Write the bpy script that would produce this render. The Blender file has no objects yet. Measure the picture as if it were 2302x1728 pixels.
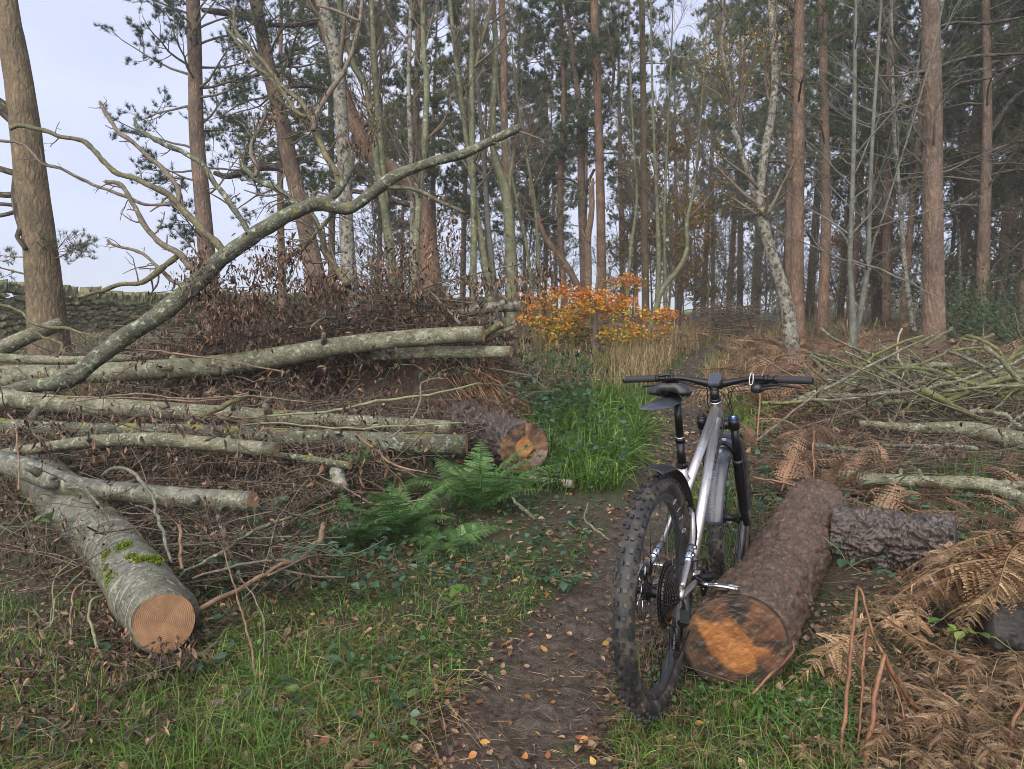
import bpy, math, random
import numpy as np
from mathutils import Matrix, Vector

# ------------------------------------------------------------------ camera, sky, sun, exposure
CAM_H, PITCH, FPX, PW, PH = 1.233, math.radians(5.5), 1590.0, 2302.0, 1728.0
scene = bpy.context.scene
col = scene.collection
cam_data = bpy.data.cameras.new('camera')
cam_data.sensor_width = 36.0
cam_data.sensor_fit = 'HORIZONTAL'
cam_data.lens = 36.0 * FPX / PW
cam_data.clip_start = 0.05
cam_data.clip_end = 3000
cam = bpy.data.objects.new('camera', cam_data)
cam.location = (0, 0, CAM_H)
cam.rotation_euler = (math.pi / 2 - PITCH, 0, 0)
col.objects.link(cam)
scene.camera = cam

world = bpy.data.worlds.new('World')
scene.world = world
world.use_nodes = True
SUN_EL, SUN_AZ = math.radians(38), math.radians(200)     # azimuth clockwise from +Y
wn = world.node_tree
wn.nodes.clear()
w_out = wn.nodes.new('ShaderNodeOutputWorld')
w_bg = wn.nodes.new('ShaderNodeBackground')
w_sky = wn.nodes.new('ShaderNodeTexSky')
w_sky.sky_type = 'NISHITA'
w_sky.sun_disc = False
w_sky.sun_elevation = SUN_EL
w_sky.sun_rotation = SUN_AZ
w_sky.air_density = 1.0
w_sky.dust_density = 4.0
w_sky.ozone_density = 1.5
# the blue sky is almost wholly behind an even layer of stratus
w_mix = wn.nodes.new('ShaderNodeMix')
w_mix.data_type = 'RGBA'
w_mix.inputs[0].default_value = 0.90
w_tc = wn.nodes.new('ShaderNodeTexCoord')
w_map = wn.nodes.new('ShaderNodeMapping')
w_map.inputs['Scale'].default_value = (1.0, 1.0, 2.6)
w_noise = wn.nodes.new('ShaderNodeTexNoise')
w_noise.inputs['Scale'].default_value = 1.7
w_noise.inputs['Detail'].default_value = 5.0
w_noise.inputs['Roughness'].default_value = 0.5
w_ramp = wn.nodes.new('ShaderNodeValToRGB')
w_ramp.color_ramp.elements[0].position = 0.30
w_ramp.color_ramp.elements[0].color = (3.7, 4.1, 5.8, 1)
w_ramp.color_ramp.elements[1].position = 0.72
w_ramp.color_ramp.elements[1].color = (5.3, 5.6, 7.0, 1)
wn.links.new(w_tc.outputs['Generated'], w_map.inputs['Vector'])
wn.links.new(w_map.outputs['Vector'], w_noise.inputs['Vector'])
wn.links.new(w_noise.outputs['Fac'], w_ramp.inputs['Fac'])
wn.links.new(w_sky.outputs['Color'], w_mix.inputs[6])
wn.links.new(w_ramp.outputs['Color'], w_mix.inputs[7])
wn.links.new(w_mix.outputs[2], w_bg.inputs['Color'])
w_bg.inputs['Strength'].default_value = 0.05
wn.links.new(w_bg.outputs['Background'], w_out.inputs['Surface'])

sun_data = bpy.data.lights.new('sun', 'SUN')
sun_data.energy = 1.5
sun_data.angle = math.radians(80)
sun_data.color = (1.0, 0.94, 0.85)
sun = bpy.data.objects.new('sun', sun_data)
sd_ = Vector((math.sin(SUN_AZ) * math.cos(SUN_EL), math.cos(SUN_AZ) * math.cos(SUN_EL), math.sin(SUN_EL)))
sun.rotation_euler = sd_.to_track_quat('Z', 'Y').to_euler()
sun.location = sd_ * 60
col.objects.link(sun)

scene.view_settings.view_transform = 'Standard'
scene.view_settings.look = 'None'
scene.view_settings.gamma = 1.0
scene.view_settings.exposure = 1.78
scene.cycles.use_denoising = True
scene.cycles.pixel_filter_type = 'BLACKMAN_HARRIS'
scene.cycles.filter_width = 0.95
scene.cycles.max_bounces = 6
scene.cycles.volume_bounces = 1
scene.cycles.diffuse_bounces = 3
scene.cycles.glossy_bounces = 2
scene.cycles.transmission_bounces = 2
scene.cycles.transparent_max_bounces = 4
scene.cycles.caustics_reflective = False
scene.cycles.caustics_refractive = False

# ------------------------------------------------------------------ numbers
rng = np.random.default_rng(7)
cp_, sp_ = math.cos(PITCH), math.sin(PITCH)

def at(u, v, Y):
    """the point of the place that stands at depth Y and that the photograph shows at u, v"""
    a, b = (u - PW / 2) / FPX, (PH / 2 - v) / FPX
    t = Y / (cp_ + b * sp_)
    return np.array([a * t, Y, CAM_H + t * (-sp_ + b * cp_)])

def px(n, Y):
    return n / FPX * Y

def _h(ix, iy, iz, s):
    n = (ix.astype(np.int64) * 374761393 + iy.astype(np.int64) * 668265263 + iz.astype(np.int64) * 2147483647 + s * 1274126177) & 0x7fffffff
    n = ((n ^ (n >> 13)) * 1274126177) & 0x7fffffff
    n = ((n ^ (n >> 16)) * 668265263) & 0x7fffffff
    return ((n ^ (n >> 15)) & 0xffff) / 65535.0

def vn(p, s=0):
    p = np.asarray(p, float)
    i = np.floor(p).astype(np.int64)
    f = p - i
    f = f * f * (3 - 2 * f)
    x, y, z = i[..., 0], i[..., 1], i[..., 2]
    r = 0
    for dx in (0, 1):
        for dy in (0, 1):
            for dz in (0, 1):
                w = (f[..., 0] if dx else 1 - f[..., 0]) * (f[..., 1] if dy else 1 - f[..., 1]) * (f[..., 2] if dz else 1 - f[..., 2])
                r = r + w * _h(x + dx, y + dy, z + dz, s)
    return r

def fbm(p, octv=4, s=0, rough=0.5):
    p = np.asarray(p, float)
    a, r, t = 1.0, 0, 0
    for k in range(octv):
        r = r + a * (vn(p * (2.03 ** k) + k * 17.3, s + k) - 0.5)
        t += a
        a *= rough
    return r / t * 2

def n2(x, y, sc, octv=4, s=0, rough=0.5):
    x, y = np.broadcast_arrays(np.asarray(x, float), np.asarray(y, float))
    return fbm(np.stack([x * sc, y * sc, np.full_like(x, 3.7)], -1), octv, s, rough)

def unit(a):
    return a / np.maximum(np.linalg.norm(a, axis=-1, keepdims=True), 1e-9)

# ------------------------------------------------------------------ the lie of the land
_zy = np.array([-60, 0, 2.6, 3.6, 5, 8, 12, 17, 20, 30, 45, 60, 100, 400, 1500.])
_zz = np.array([-.5, 0, 0, .02, .12, .30, .50, .69, .78, .98, 1.22, 1.45, 2.05, 4.6, 12.])
W0, W1 = np.array([-15.6, 10.0]), np.array([3.5, 66.0])        # the line of the dry stone wall
_wd = (W1 - W0) / np.linalg.norm(W1 - W0)
_wn = np.array([-_wd[1], _wd[0]])                              # points out of the wood

PATH = np.array([[-.06, -3], [-.03, 0.6], [-.02, 1.5], [.02, 1.95], [.18, 2.5], [.36, 3.0], [.60, 3.6], [.90, 4.3], [1.13, 5.0], [1.50, 6.2],
                 [1.86, 8.0], [2.3, 9.6], [3.1, 12.0], [4.0, 14.0], [6.0, 18.0], [8.2, 23.0], [12, 32.]])
PHW = np.array([.26, .26, .26, .255, .22, .19, .17, .18, .23, .26, .30, .30, .30, .3, .3, .3, .3])

def path_d(x, y):
    """signed fraction: distance from the middle of the track over its half width"""
    x, y = np.asarray(x, float), np.asarray(y, float)
    best = np.full(np.broadcast(x, y).shape, 1e9)
    for k in range(len(PATH) - 1):
        a, b = PATH[k], PATH[k + 1]
        d = b - a
        t = np.clip(((x - a[0]) * d[0] + (y - a[1]) * d[1]) / (d @ d), 0, 1)
        q = np.hypot(x - a[0] - t * d[0], y - a[1] - t * d[1]) / (PHW[k] * (1 - t) + PHW[k + 1] * t)
        best = np.minimum(best, q)
    return best

def gz0(x, y):
    x, y = np.broadcast_arrays(np.asarray(x, float), np.asarray(y, float))
    z = np.interp(y, _zy, _zz)
    s = (x - W0[0]) * _wn[0] + (y - W0[1]) * _wn[1]
    z = z - np.clip(s - .6, 0, 60) * .09 * np.clip((40 - y) / 20, 0.0, 1)
    far = np.clip((y - 4) / 6, 0, 1)
    z = z + .05 * n2(x, y, .9, 3, 1) * (.5 + far) + .14 * n2(x, y, .23, 2, 2) * far
    z = z + .022 * n2(x, y, 4.5, 3, 4)
    pd = path_d(x, y)
    z = z - .05 * np.clip(1.25 - pd, 0, 1) ** .7 * np.clip((9 - y) / 4, .25, 1)
    return z

# the ground is pressed level where the two wheels stand
_fix = []
for _x, _y, _z in ((.461, 2.114, 0.0), (1.035, 3.23, -.082)):
    _fix.append((_x, _y, _z - float(gz0(_x, _y))))
def gz(x, y):
    z = gz0(x, y)
    for a, b, c in _fix:
        z = z + c * np.exp(-((np.asarray(x) - a) ** 2 + (np.asarray(y) - b) ** 2) / .10)
    return z

def ghit(u, v):
    Y = 3.0
    lo, hi = 1.2, 60.0
    for _ in range(40):
        m = .5 * (lo + hi)
        p = at(u, v, m)
        if p[2] > gz(p[0], p[1]):
            lo = m
        else:
            hi = m
    p = at(u, v, .5 * (lo + hi))
    p[2] = gz(p[0], p[1])
    return p

# ------------------------------------------------------------------ meshes
class MB:
    """collects faces for one mesh object"""
    def __init__(self):
        self.v, self.f, self.tc, self.c, self.sm, self.n = [], [], [], [], [], 0
    def add(self, V, F, tc=None, c=None, smooth=True):
        V = np.asarray(V, float).reshape(-1, 3)
        self.v.append(V)
        self.tc.append(V if tc is None else np.asarray(tc, float).reshape(-1, 3))
        if c is None:
            c = np.ones((len(V), 3))
        c = np.asarray(c, float)
        if c.ndim == 1:
            c = np.broadcast_to(c, (len(V), 3))
        self.c.append(c)
        for q in (F if isinstance(F, list) else [F]):
            q = np.asarray(q, np.int64)
            if len(q):
                self.f.append(q + self.n)
                self.sm.append(np.full(len(q), smooth))
        self.n += len(V)
        return self
    def mesh(self, name, origin=(0, 0, 0)):
        me = bpy.data.meshes.new(name)
        V = np.concatenate(self.v) - np.asarray(origin, float)
        me.vertices.add(len(V))
        me.vertices.foreach_set('co', V.astype(np.float32).ravel())
        tot = np.concatenate([np.full(len(q), q.shape[1]) for q in self.f])
        idx = np.concatenate([q.ravel() for q in self.f])
        me.loops.add(len(idx))
        me.loops.foreach_set('vertex_index', idx.astype(np.int32))
        me.polygons.add(len(tot))
        st = np.concatenate([[0], np.cumsum(tot)[:-1]])
        me.polygons.foreach_set('loop_start', st.astype(np.int32))
        me.polygons.foreach_set('use_smooth', np.concatenate(self.sm))
        a = me.attributes.new('tc', 'FLOAT_VECTOR', 'POINT')
        a.data.foreach_set('vector', np.concatenate(self.tc).astype(np.float32).ravel())
        a = me.attributes.new('col', 'FLOAT_COLOR', 'POINT')
        C = np.concatenate(self.c)
        a.data.foreach_set('color', np.concatenate([C, np.ones((len(C), 1))], 1).astype(np.float32).ravel())
        me.update(calc_edges=True)
        return me
    def build(self, name, mat, parent=None, origin=None, kind=None, label=None):
        if origin is None:
            origin = parent.get('_o', (0, 0, 0)) if parent is not None else (0, 0, 0)
        me = self.mesh(name, origin)
        return put(name, me, mat, parent, origin, kind, label)

ORI = {}
def put(name, me, mat, parent=None, origin=(0, 0, 0), kind=None, label=None):
    if mat is not None and len(me.materials) == 0:
        me.materials.append(mat)
    o = bpy.data.objects.new(name, me)
    col.objects.link(o)
    if parent is not None:
        o.parent = parent
    else:
        o.location = origin
    ORI[o.name] = np.asarray(origin, float)
    if kind:
        o['kind'] = kind
    if label:
        o['label'] = label
    return o

def tag(o, label, cat, group=None, kind=None):
    o['label'] = label
    o['category'] = cat
    if group:
        o['group'] = group
    if kind:
        o['kind'] = kind
    return o

def thing(name, label, cat, loc, group=None):
    o = bpy.data.objects.new(name, None)
    o.empty_display_size = .1
    o.location = loc
    col.objects.link(o)
    ORI[o.name] = np.asarray(loc, float)
    return tag(o, label, cat, group)

def part(mb, name, mat, parent, kind=None, label=None):
    """a mesh in world coordinates that becomes a child of an unrotated thing (or of a part of it)"""
    org = ORI[parent.name]
    me = mb.mesh(name, org)
    return put(name, me, mat, parent, org, kind, label)

def struct(mb, name, mat):
    o = mb.build(name, mat)
    o['kind'] = 'structure'
    return o

def tubes(mb, P, R, k=6, c=None, caps=True, s0=0.0, smooth=True, wob=None):
    """swept tubes. P (N,m,3) or (m,3); R (N,m) or (m,)"""
    P = np.asarray(P, float)
    R = np.asarray(R, float)
    if P.ndim == 2:
        P, R = P[None], R[None]
    N, m, _ = P.shape
    T = np.empty_like(P)
    T[:, 1:-1] = P[:, 2:] - P[:, :-2]
    T[:, 0] = P[:, 1] - P[:, 0]
    T[:, -1] = P[:, -1] - P[:, -2]
    T = unit(T)
    main = unit(P[:, -1] - P[:, 0] + 1e-9)
    ref = np.where(np.abs(main[:, 2:3]) > .8, np.array([[0., 1, 0]]), np.array([[0, 0, 1.]]))
    A = np.empty_like(P)
    A[:, 0] = unit(np.cross(ref, T[:, 0]))
    for i in range(1, m):
        a = A[:, i - 1] - (A[:, i - 1] * T[:, i]).sum(-1, keepdims=True) * T[:, i]
        A[:, i] = unit(a)
    B = np.cross(T, A)
    th = np.arange(k) * 2 * np.pi / k
    ct, st = np.cos(th), np.sin(th)
    S = np.concatenate([np.zeros((N, 1)), np.cumsum(np.linalg.norm(np.diff(P, axis=1), axis=-1), 1)], 1) + s0
    Rk = np.repeat(R[:, :, None], k, 2)
    tcv = np.stack([Rk * ct, Rk * st, np.repeat(S[:, :, None], k, 2)], -1)
    if wob is not None:
        Rk = wob(Rk, tcv, th)
    V = P[:, :, None] + A[:, :, None] * (Rk * ct)[..., None] + B[:, :, None] * (Rk * st)[..., None]
    base = (np.arange(N) * m * k)[:, None, None]
    i = (np.arange(m - 1) * k)[None, :, None]
    j = np.arange(k)[None, None, :]
    j2 = (j + 1) % k
    F = np.stack([base + i + j, base + i + j2, base + i + k + j2, base + i + k + j], -1).reshape(-1, 4)
    Fs = [F]
    if caps:
        e = base[:, :, 0] + np.arange(k)[None]
        Fs.append(e[:, ::-1])
        Fs.append(e + (m - 1) * k)
    if c is not None:
        c = np.asarray(c, float)
        if c.ndim == 2:
            c = np.repeat(c, m * k, 0)
    mb.add(V.reshape(-1, 3), Fs, tcv.reshape(-1, 3), c, smooth)
    return A, B, T

def spline(pts, n):
    """Catmull-Rom through the points"""
    p = np.asarray(pts, float)
    if len(p) == 2:
        return p[0] + (p[1] - p[0]) * np.linspace(0, 1, n)[:, None]
    q = np.vstack([2 * p[0] - p[1], p, 2 * p[-1] - p[-2]])
    L = np.linalg.norm(np.diff(p[:, :3], axis=0), axis=1)
    kn = np.concatenate([[0], np.cumsum(L)])
    s = np.linspace(0, kn[-1], n)
    i = np.clip(np.searchsorted(kn, s, 'right') - 1, 0, len(p) - 2)
    t = ((s - kn[i]) / np.maximum(L[i], 1e-9))[:, None]
    a, b, c_, d = q[i], q[i + 1], q[i + 2], q[i + 3]
    return .5 * (2 * b + (c_ - a) * t + (2 * a - 5 * b + 4 * c_ - d) * t ** 2 + (3 * b - a - 3 * c_ + d) * t ** 3)

def pxline(pts, n):
    """pts: (u, v, Y, diameter in photograph pixels) -> points (n,3), radii (n,)"""
    q = []
    for u, v, Y, d in pts:
        p = at(u, v, Y)
        q.append([p[0], p[1], p[2], .5 * px(d, Y)])
    s = spline(q, n)
    return s[:, :3], np.maximum(s[:, 3], .0006)

def box(mb, c, s, M=None, col_=None, smooth=False):
    x, y, z = np.asarray(s) / 2
    V = np.array([[-x, -y, -z], [x, -y, -z], [x, y, -z], [-x, y, -z], [-x, -y, z], [x, -y, z], [x, y, z], [-x, y, z]])
    if M is not None:
        V = V @ np.asarray(M).T
    F = np.array([[0, 3, 2, 1], [4, 5, 6, 7], [0, 1, 5, 4], [1, 2, 6, 5], [2, 3, 7, 6], [3, 0, 4, 7]])
    mb.add(V + np.asarray(c), F, None, col_, smooth)

def leaves(mb, P, D, L, Wd, c, fold=.25, curl=.0, seg=2, side=None):
    """N pointed, folded and curled leaf blades: P base, D direction, L length, Wd width, c colour"""
    P, D = np.asarray(P, float), unit(np.asarray(D, float))
    N = len(P)
    if N == 0:
        return
    L = np.broadcast_to(np.asarray(L, float), (N,))
    Wd = np.broadcast_to(np.asarray(Wd, float), (N,))
    if side is None:
        side = rng.normal(size=(N, 3))
    S = unit(np.cross(D, side))
    U = np.cross(S, D)
    cu = np.broadcast_to(np.asarray(curl, float), (N,))
    if seg == 1:
        prof = [(.0, 0.0), (.45, 1.0), (1.0, 0.0)]
    elif seg == 2:
        prof = [(.0, .10), (.33, 1.0), (.68, .80), (1.0, 0.0)]
    else:
        prof = [(.0, .06), (.2, .75), (.45, 1.0), (.72, .72), (1.0, 0.0)]
    m = len(prof)
    V = np.empty((N, m, 3, 3))
    for i, (t, w) in enumerate(prof):
        mid = P + D * (L * t)[:, None] + U * (cu * L * t * t)[:, None]
        h = (Wd * .5 * w)[:, None]
        V[:, i, 1] = mid
        V[:, i, 0] = mid - S * h + U * (h * fold)
        V[:, i, 2] = mid + S * h + U * (h * fold)
    V = V.reshape(N, m * 3, 3)
    b = (np.arange(N) * m * 3)[:, None]
    F = []
    for i in range(m - 1):
        a = i * 3
        F.append(b + np.array([[a, a + 1, a + 4, a + 3]]))
        F.append(b + np.array([[a + 1, a + 2, a + 5, a + 4]]))
    c = np.asarray(c, float)
    if c.ndim == 2:
        c = np.repeat(c, m * 3, 0)
    mb.add(V.reshape(-1, 3), np.concatenate(F), None, c, False)

def blades(mb, P, H, Wd, lean, c, seg=3, droop=.5):
    """N grass blades: root P, height H, width, horizontal lean vector (N,3), colour (N,3)"""
    P = np.asarray(P, float)
    N = len(P)
    if N == 0:
        return
    H = np.broadcast_to(H, (N,))[:, None]
    Wd = np.broadcast_to(Wd, (N,))[:, None]
    lean = np.asarray(lean, float)
    S = unit(np.cross(lean + 1e-6, np.array([0, 0, 1.]) + rng.normal(size=(N, 3)) * .4))
    V = np.empty((N, seg * 2 + 1, 3))
    for i in range(seg + 1):
        t = i / seg
        q = P + lean * (t ** 1.6) * H + np.array([0, 0, 1.]) * H * (t - droop * t ** 2.5 * np.linalg.norm(lean, axis=1, keepdims=True))
        w = Wd * .5 * (1 - t ** 2)
        if i < seg:
            V[:, 2 * i] = q - S * w
            V[:, 2 * i + 1] = q + S * w
        else:
            V[:, 2 * i] = q
    b = (np.arange(N) * (2 * seg + 1))[:, None]
    Q = np.concatenate([b + np.array([[2 * i, 2 * i + 1, 2 * i + 3, 2 * i + 2]]) for i in range(seg - 1)])
    T = b + np.array([[2 * seg - 2, 2 * seg - 1, 2 * seg]])
    mb.add(V.reshape(-1, 3), [Q, T], None, np.repeat(np.asarray(c, float), 2 * seg + 1, 0), False)

def pick(cols, n, jit=.18):
    cols = np.asarray(cols, float)
    c = cols[rng.integers(0, len(cols), n)]
    return np.clip(c * (1 + rng.normal(size=(n, 1)) * jit), .004, 1)

def spawn(P, R, cnt, L0, L1, ang, m=5, t0=.25, t1=1.0, up=.3, wig=.12, rr=.5, rmin=.0015, taper=.3):
    """cnt child twigs on every parent polyline P (N,m,3)"""
    N, mp, _ = P.shape
    K = N * cnt
    par = np.repeat(np.arange(N), cnt)
    t = rng.uniform(t0, t1, K) * (mp - 1.001)
    i = t.astype(int)
    f = (t - i)[:, None]
    base = P[par, i] * (1 - f) + P[par, i + 1] * f
    d = unit(P[par, i + 1] - P[par, i])
    r0 = (R[par, i] * (1 - f[:, 0]) + R[par, i + 1] * f[:, 0]) * rr
    side = unit(np.cross(d, rng.normal(size=(K, 3))))
    a = np.radians(rng.normal(ang, ang * .3, K))[:, None]
    d = unit(d * np.cos(a) + side * np.sin(a))
    L = (rng.uniform(L0, L1, K) * (1.15 - .6 * t / (mp - 1)))[:, None]
    Q = np.empty((K, m, 3))
    Q[:, 0] = base
    for k in range(1, m):
        d = unit(d + np.array([0, 0, up]) / m + rng.normal(size=(K, 3)) * wig)
        Q[:, k] = Q[:, k - 1] + d * L / (m - 1)
    Rq = np.maximum(r0[:, None] * np.linspace(1, taper, m)[None], rmin)
    return Q, Rq

# ------------------------------------------------------------------ materials
def mk(name):
    m = bpy.data.materials.new(name)
    m.use_nodes = True
    nt = m.node_tree
    nt.nodes.clear()
    out = nt.nodes.new('ShaderNodeOutputMaterial')
    bs = nt.nodes.new('ShaderNodeBsdfPrincipled')
    nt.links.new(bs.outputs[0], out.inputs['Surface'])
    return m, nt, bs, out

def nd(nt, typ, **kw):
    n = nt.nodes.new(typ)
    for k, v in kw.items():
        if k in n.inputs:
            if isinstance(v, bpy.types.NodeSocket):
                nt.links.new(v, n.inputs[k])
            else:
                n.inputs[k].default_value = v
        else:
            setattr(n, k, v)
    return n

def attr(nt, name):
    return nd(nt, 'ShaderNodeAttribute', attribute_name=name)

def noise(nt, vec, sc, det=4.0, rough=.55, dist=0.0):
    n = nd(nt, 'ShaderNodeTexNoise', Scale=sc, Detail=det, Roughness=rough, Distortion=dist)
    if vec is not None:
        nt.links.new(vec, n.inputs['Vector'])
    return n.outputs['Fac']

def ramp(nt, fac, stops):
    r = nt.nodes.new('ShaderNodeValToRGB')
    e = r.color_ramp.elements
    while len(e) < len(stops):
        e.new(.5)
    for i, (p, c) in enumerate(stops):
        e[i].position = p
        e[i].color = (*c, 1) if len(c) == 3 else c
    nt.links.new(fac, r.inputs['Fac'])
    return r.outputs['Color']

def gray(nt, fac, lo, hi):
    return ramp(nt, fac, [(lo, (0, 0, 0)), (hi, (1, 1, 1))])

def mix(nt, fac, a, b, mode='MIX'):
    n = nt.nodes.new('ShaderNodeMix')
    n.data_type = 'RGBA'
    n.blend_type = mode
    for sock, v in ((n.inputs[0], fac), (n.inputs[6], a), (n.inputs[7], b)):
        if isinstance(v, bpy.types.NodeSocket):
            nt.links.new(v, sock)
        elif isinstance(v, tuple):
            sock.default_value = (*v, 1)
        else:
            sock.default_value = v
    return n.outputs[2]

def mth(nt, op, a, b=0.0):
    n = nt.nodes.new('ShaderNodeMath')
    n.operation = op
    for sock, v in zip(n.inputs, (a, b)):
        if isinstance(v, bpy.types.NodeSocket):
            nt.links.new(v, sock)
        else:
            sock.default_value = v
    return n.outputs[0]

def bump(nt, bs, h, strength, dist):
    b = nd(nt, 'ShaderNodeBump', Strength=strength, Distance=dist)
    nt.links.new(h, b.inputs['Height'])
    nt.links.new(b.outputs[0], bs.inputs['Normal'])

def scaled(nt, vec, s):
    n = nt.nodes.new('ShaderNodeMapping')
    n.inputs['Scale'].default_value = s
    nt.links.new(vec, n.inputs['Vector'])
    return n.outputs[0]

def m_bark(name, base, lich=None, la=.5, ls=18., moss=None, ma=.0, crack=None, cs=(20, 20, 7), rough=.8, bd=.006, fine=90., bands=None):
    m, nt, bs, out = mk(name)
    tc = attr(nt, 'tc').outputs['Vector']
    n1 = noise(nt, tc, 9, 6, .6)
    n2_ = noise(nt, scaled(nt, tc, (1, 1, .35)), fine, 3, .6)
    c = ramp(nt, mth(nt, 'ADD', mth(nt, 'MULTIPLY', n1, .55), mth(nt, 'MULTIPLY', n2_, .45)), [(.36, base[0]), (.5, base[1]), (.66, base[2])])
    h = mth(nt, 'MULTIPLY', n2_, .4)
    if crack is not None:
        wv = nd(nt, 'ShaderNodeVectorMath', operation='ADD')
        nz = nd(nt, 'ShaderNodeTexNoise', Scale=7.0, Detail=3.0)
        nt.links.new(tc, nz.inputs['Vector'])
        sc_ = nd(nt, 'ShaderNodeVectorMath', operation='SCALE')
        sc_.inputs[3].default_value = .10
        nt.links.new(nz.outputs['Color'], sc_.inputs[0])
        nt.links.new(tc, wv.inputs[0])
        nt.links.new(sc_.outputs[0], wv.inputs[1])
        v = nd(nt, 'ShaderNodeTexVoronoi', feature='DISTANCE_TO_EDGE', Scale=1.0)
        nt.links.new(scaled(nt, wv.outputs[0], cs), v.inputs['Vector'])
        e = gray(nt, v.outputs['Distance'], .0, .22)
        c = mix(nt, e, crack, c)
        h = mth(nt, 'ADD', h, e)
    if bands is not None:
        nb = noise(nt, scaled(nt, tc, (1.2, 1.2, 30)), 4, 3, .6)
        c = mix(nt, gray(nt, nb, .60, .68), c, bands)
    if lich is not None:
        nl = noise(nt, tc, ls, 5, .62)
        c = mix(nt, gray(nt, nl, .66 - .22 * la, .74 - .22 * la), c, lich[0])
        ns = noise(nt, tc, ls * 4.2, 3, .6)
        c = mix(nt, mth(nt, 'MULTIPLY', gray(nt, ns, .60, .66), .8), c, tuple(x * 1.25 for x in lich[0]))
        nk = noise(nt, tc, ls * .35, 4, .6)
        c = mix(nt, mth(nt, 'MULTIPLY', gray(nt, nk, .50, .66), .6), c, base[0])
        if len(lich) > 1:
            nl2 = noise(nt, tc, ls * .6, 5, .65, .3)
            c = mix(nt, gray(nt, nl2, .68 - .13 * la, .73 - .13 * la), c, lich[1])
        h = mth(nt, 'ADD', h, mth(nt, 'MULTIPLY', nl, .5))
    if moss is not None:
        g = nd(nt, 'ShaderNodeNewGeometry')
        sx = nd(nt, 'ShaderNodeSeparateXYZ')
        nt.links.new(g.outputs['Normal'], sx.inputs[0])
        nm = noise(nt, tc, 6, 5, .7)
        mm = mth(nt, 'ADD', mth(nt, 'MULTIPLY', sx.outputs[2], .28), nm)
        c = mix(nt, gray(nt, mm, .86 - .3 * ma, 1.0 - .3 * ma), c, moss)
    vc = attr(nt, 'col').outputs['Color']
    c = mix(nt, 1.0, c, vc, 'MULTIPLY')
    nt.links.new(c, bs.inputs['Base Color'])
    bs.inputs['Roughness'].default_value = rough
    bump(nt, bs, h, .9, bd)
    return m

def m_leaf(name, trans=.3, rough=.45, tint=None, var=.35, sc=30.):
    m, nt, bs, out = mk(name)
    vc = attr(nt, 'col').outputs['Color']
    nz = noise(nt, attr(nt, 'tc').outputs['Vector'], sc, 3)
    k = ramp(nt, nz, [(.3, (1 - var,) * 3), (.7, (1 + var,) * 3)])
    c = mix(nt, 1.0, vc, k, 'MULTIPLY')
    nt.links.new(c, bs.inputs['Base Color'])
    bs.inputs['Roughness'].default_value = rough
    bs.inputs['Specular IOR Level'].default_value = .35
    if trans > 0:
        tr = nd(nt, 'ShaderNodeBsdfTranslucent')
        nt.links.new(c, tr.inputs['Color'])
        ms = nt.nodes.new('ShaderNodeMixShader')
        ms.inputs[0].default_value = trans
        nt.links.new(bs.outputs[0], ms.inputs[1])
        nt.links.new(tr.outputs[0], ms.inputs[2])
        nt.links.new(ms.outputs[0], out.inputs['Surface'])
    return m

def m_plain(name, c, rough=.5, metal=0.0, var=.12, sc=40., bd=.0, dirt=None, da=.4, spec=.5):
    m, nt, bs, out = mk(name)
    tc = nd(nt, 'ShaderNodeTexCoord').outputs['Object']
    nz = noise(nt, tc, sc, 4)
    cc = ramp(nt, nz, [(.3, tuple(x * (1 - var) for x in c)), (.7, tuple(min(1, x * (1 + var)) for x in c))])
    if dirt is not None:
        nd_ = noise(nt, tc, 14, 5, .7)
        f = gray(nt, nd_, .62 - .25 * da, .78 - .25 * da)
        cc = mix(nt, f, cc, dirt)
        rg = mth(nt, 'ADD', mth(nt, 'MULTIPLY', f, .45), rough)
        nt.links.new(rg, bs.inputs['Roughness'])
    else:
        bs.inputs['Roughness'].default_value = rough
    nt.links.new(cc, bs.inputs['Base Color'])
    bs.inputs['Metallic'].default_value = metal
    bs.inputs['Specular IOR Level'].default_value = spec
    if bd:
        bump(nt, bs, nz, .6, bd)
    return m

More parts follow.
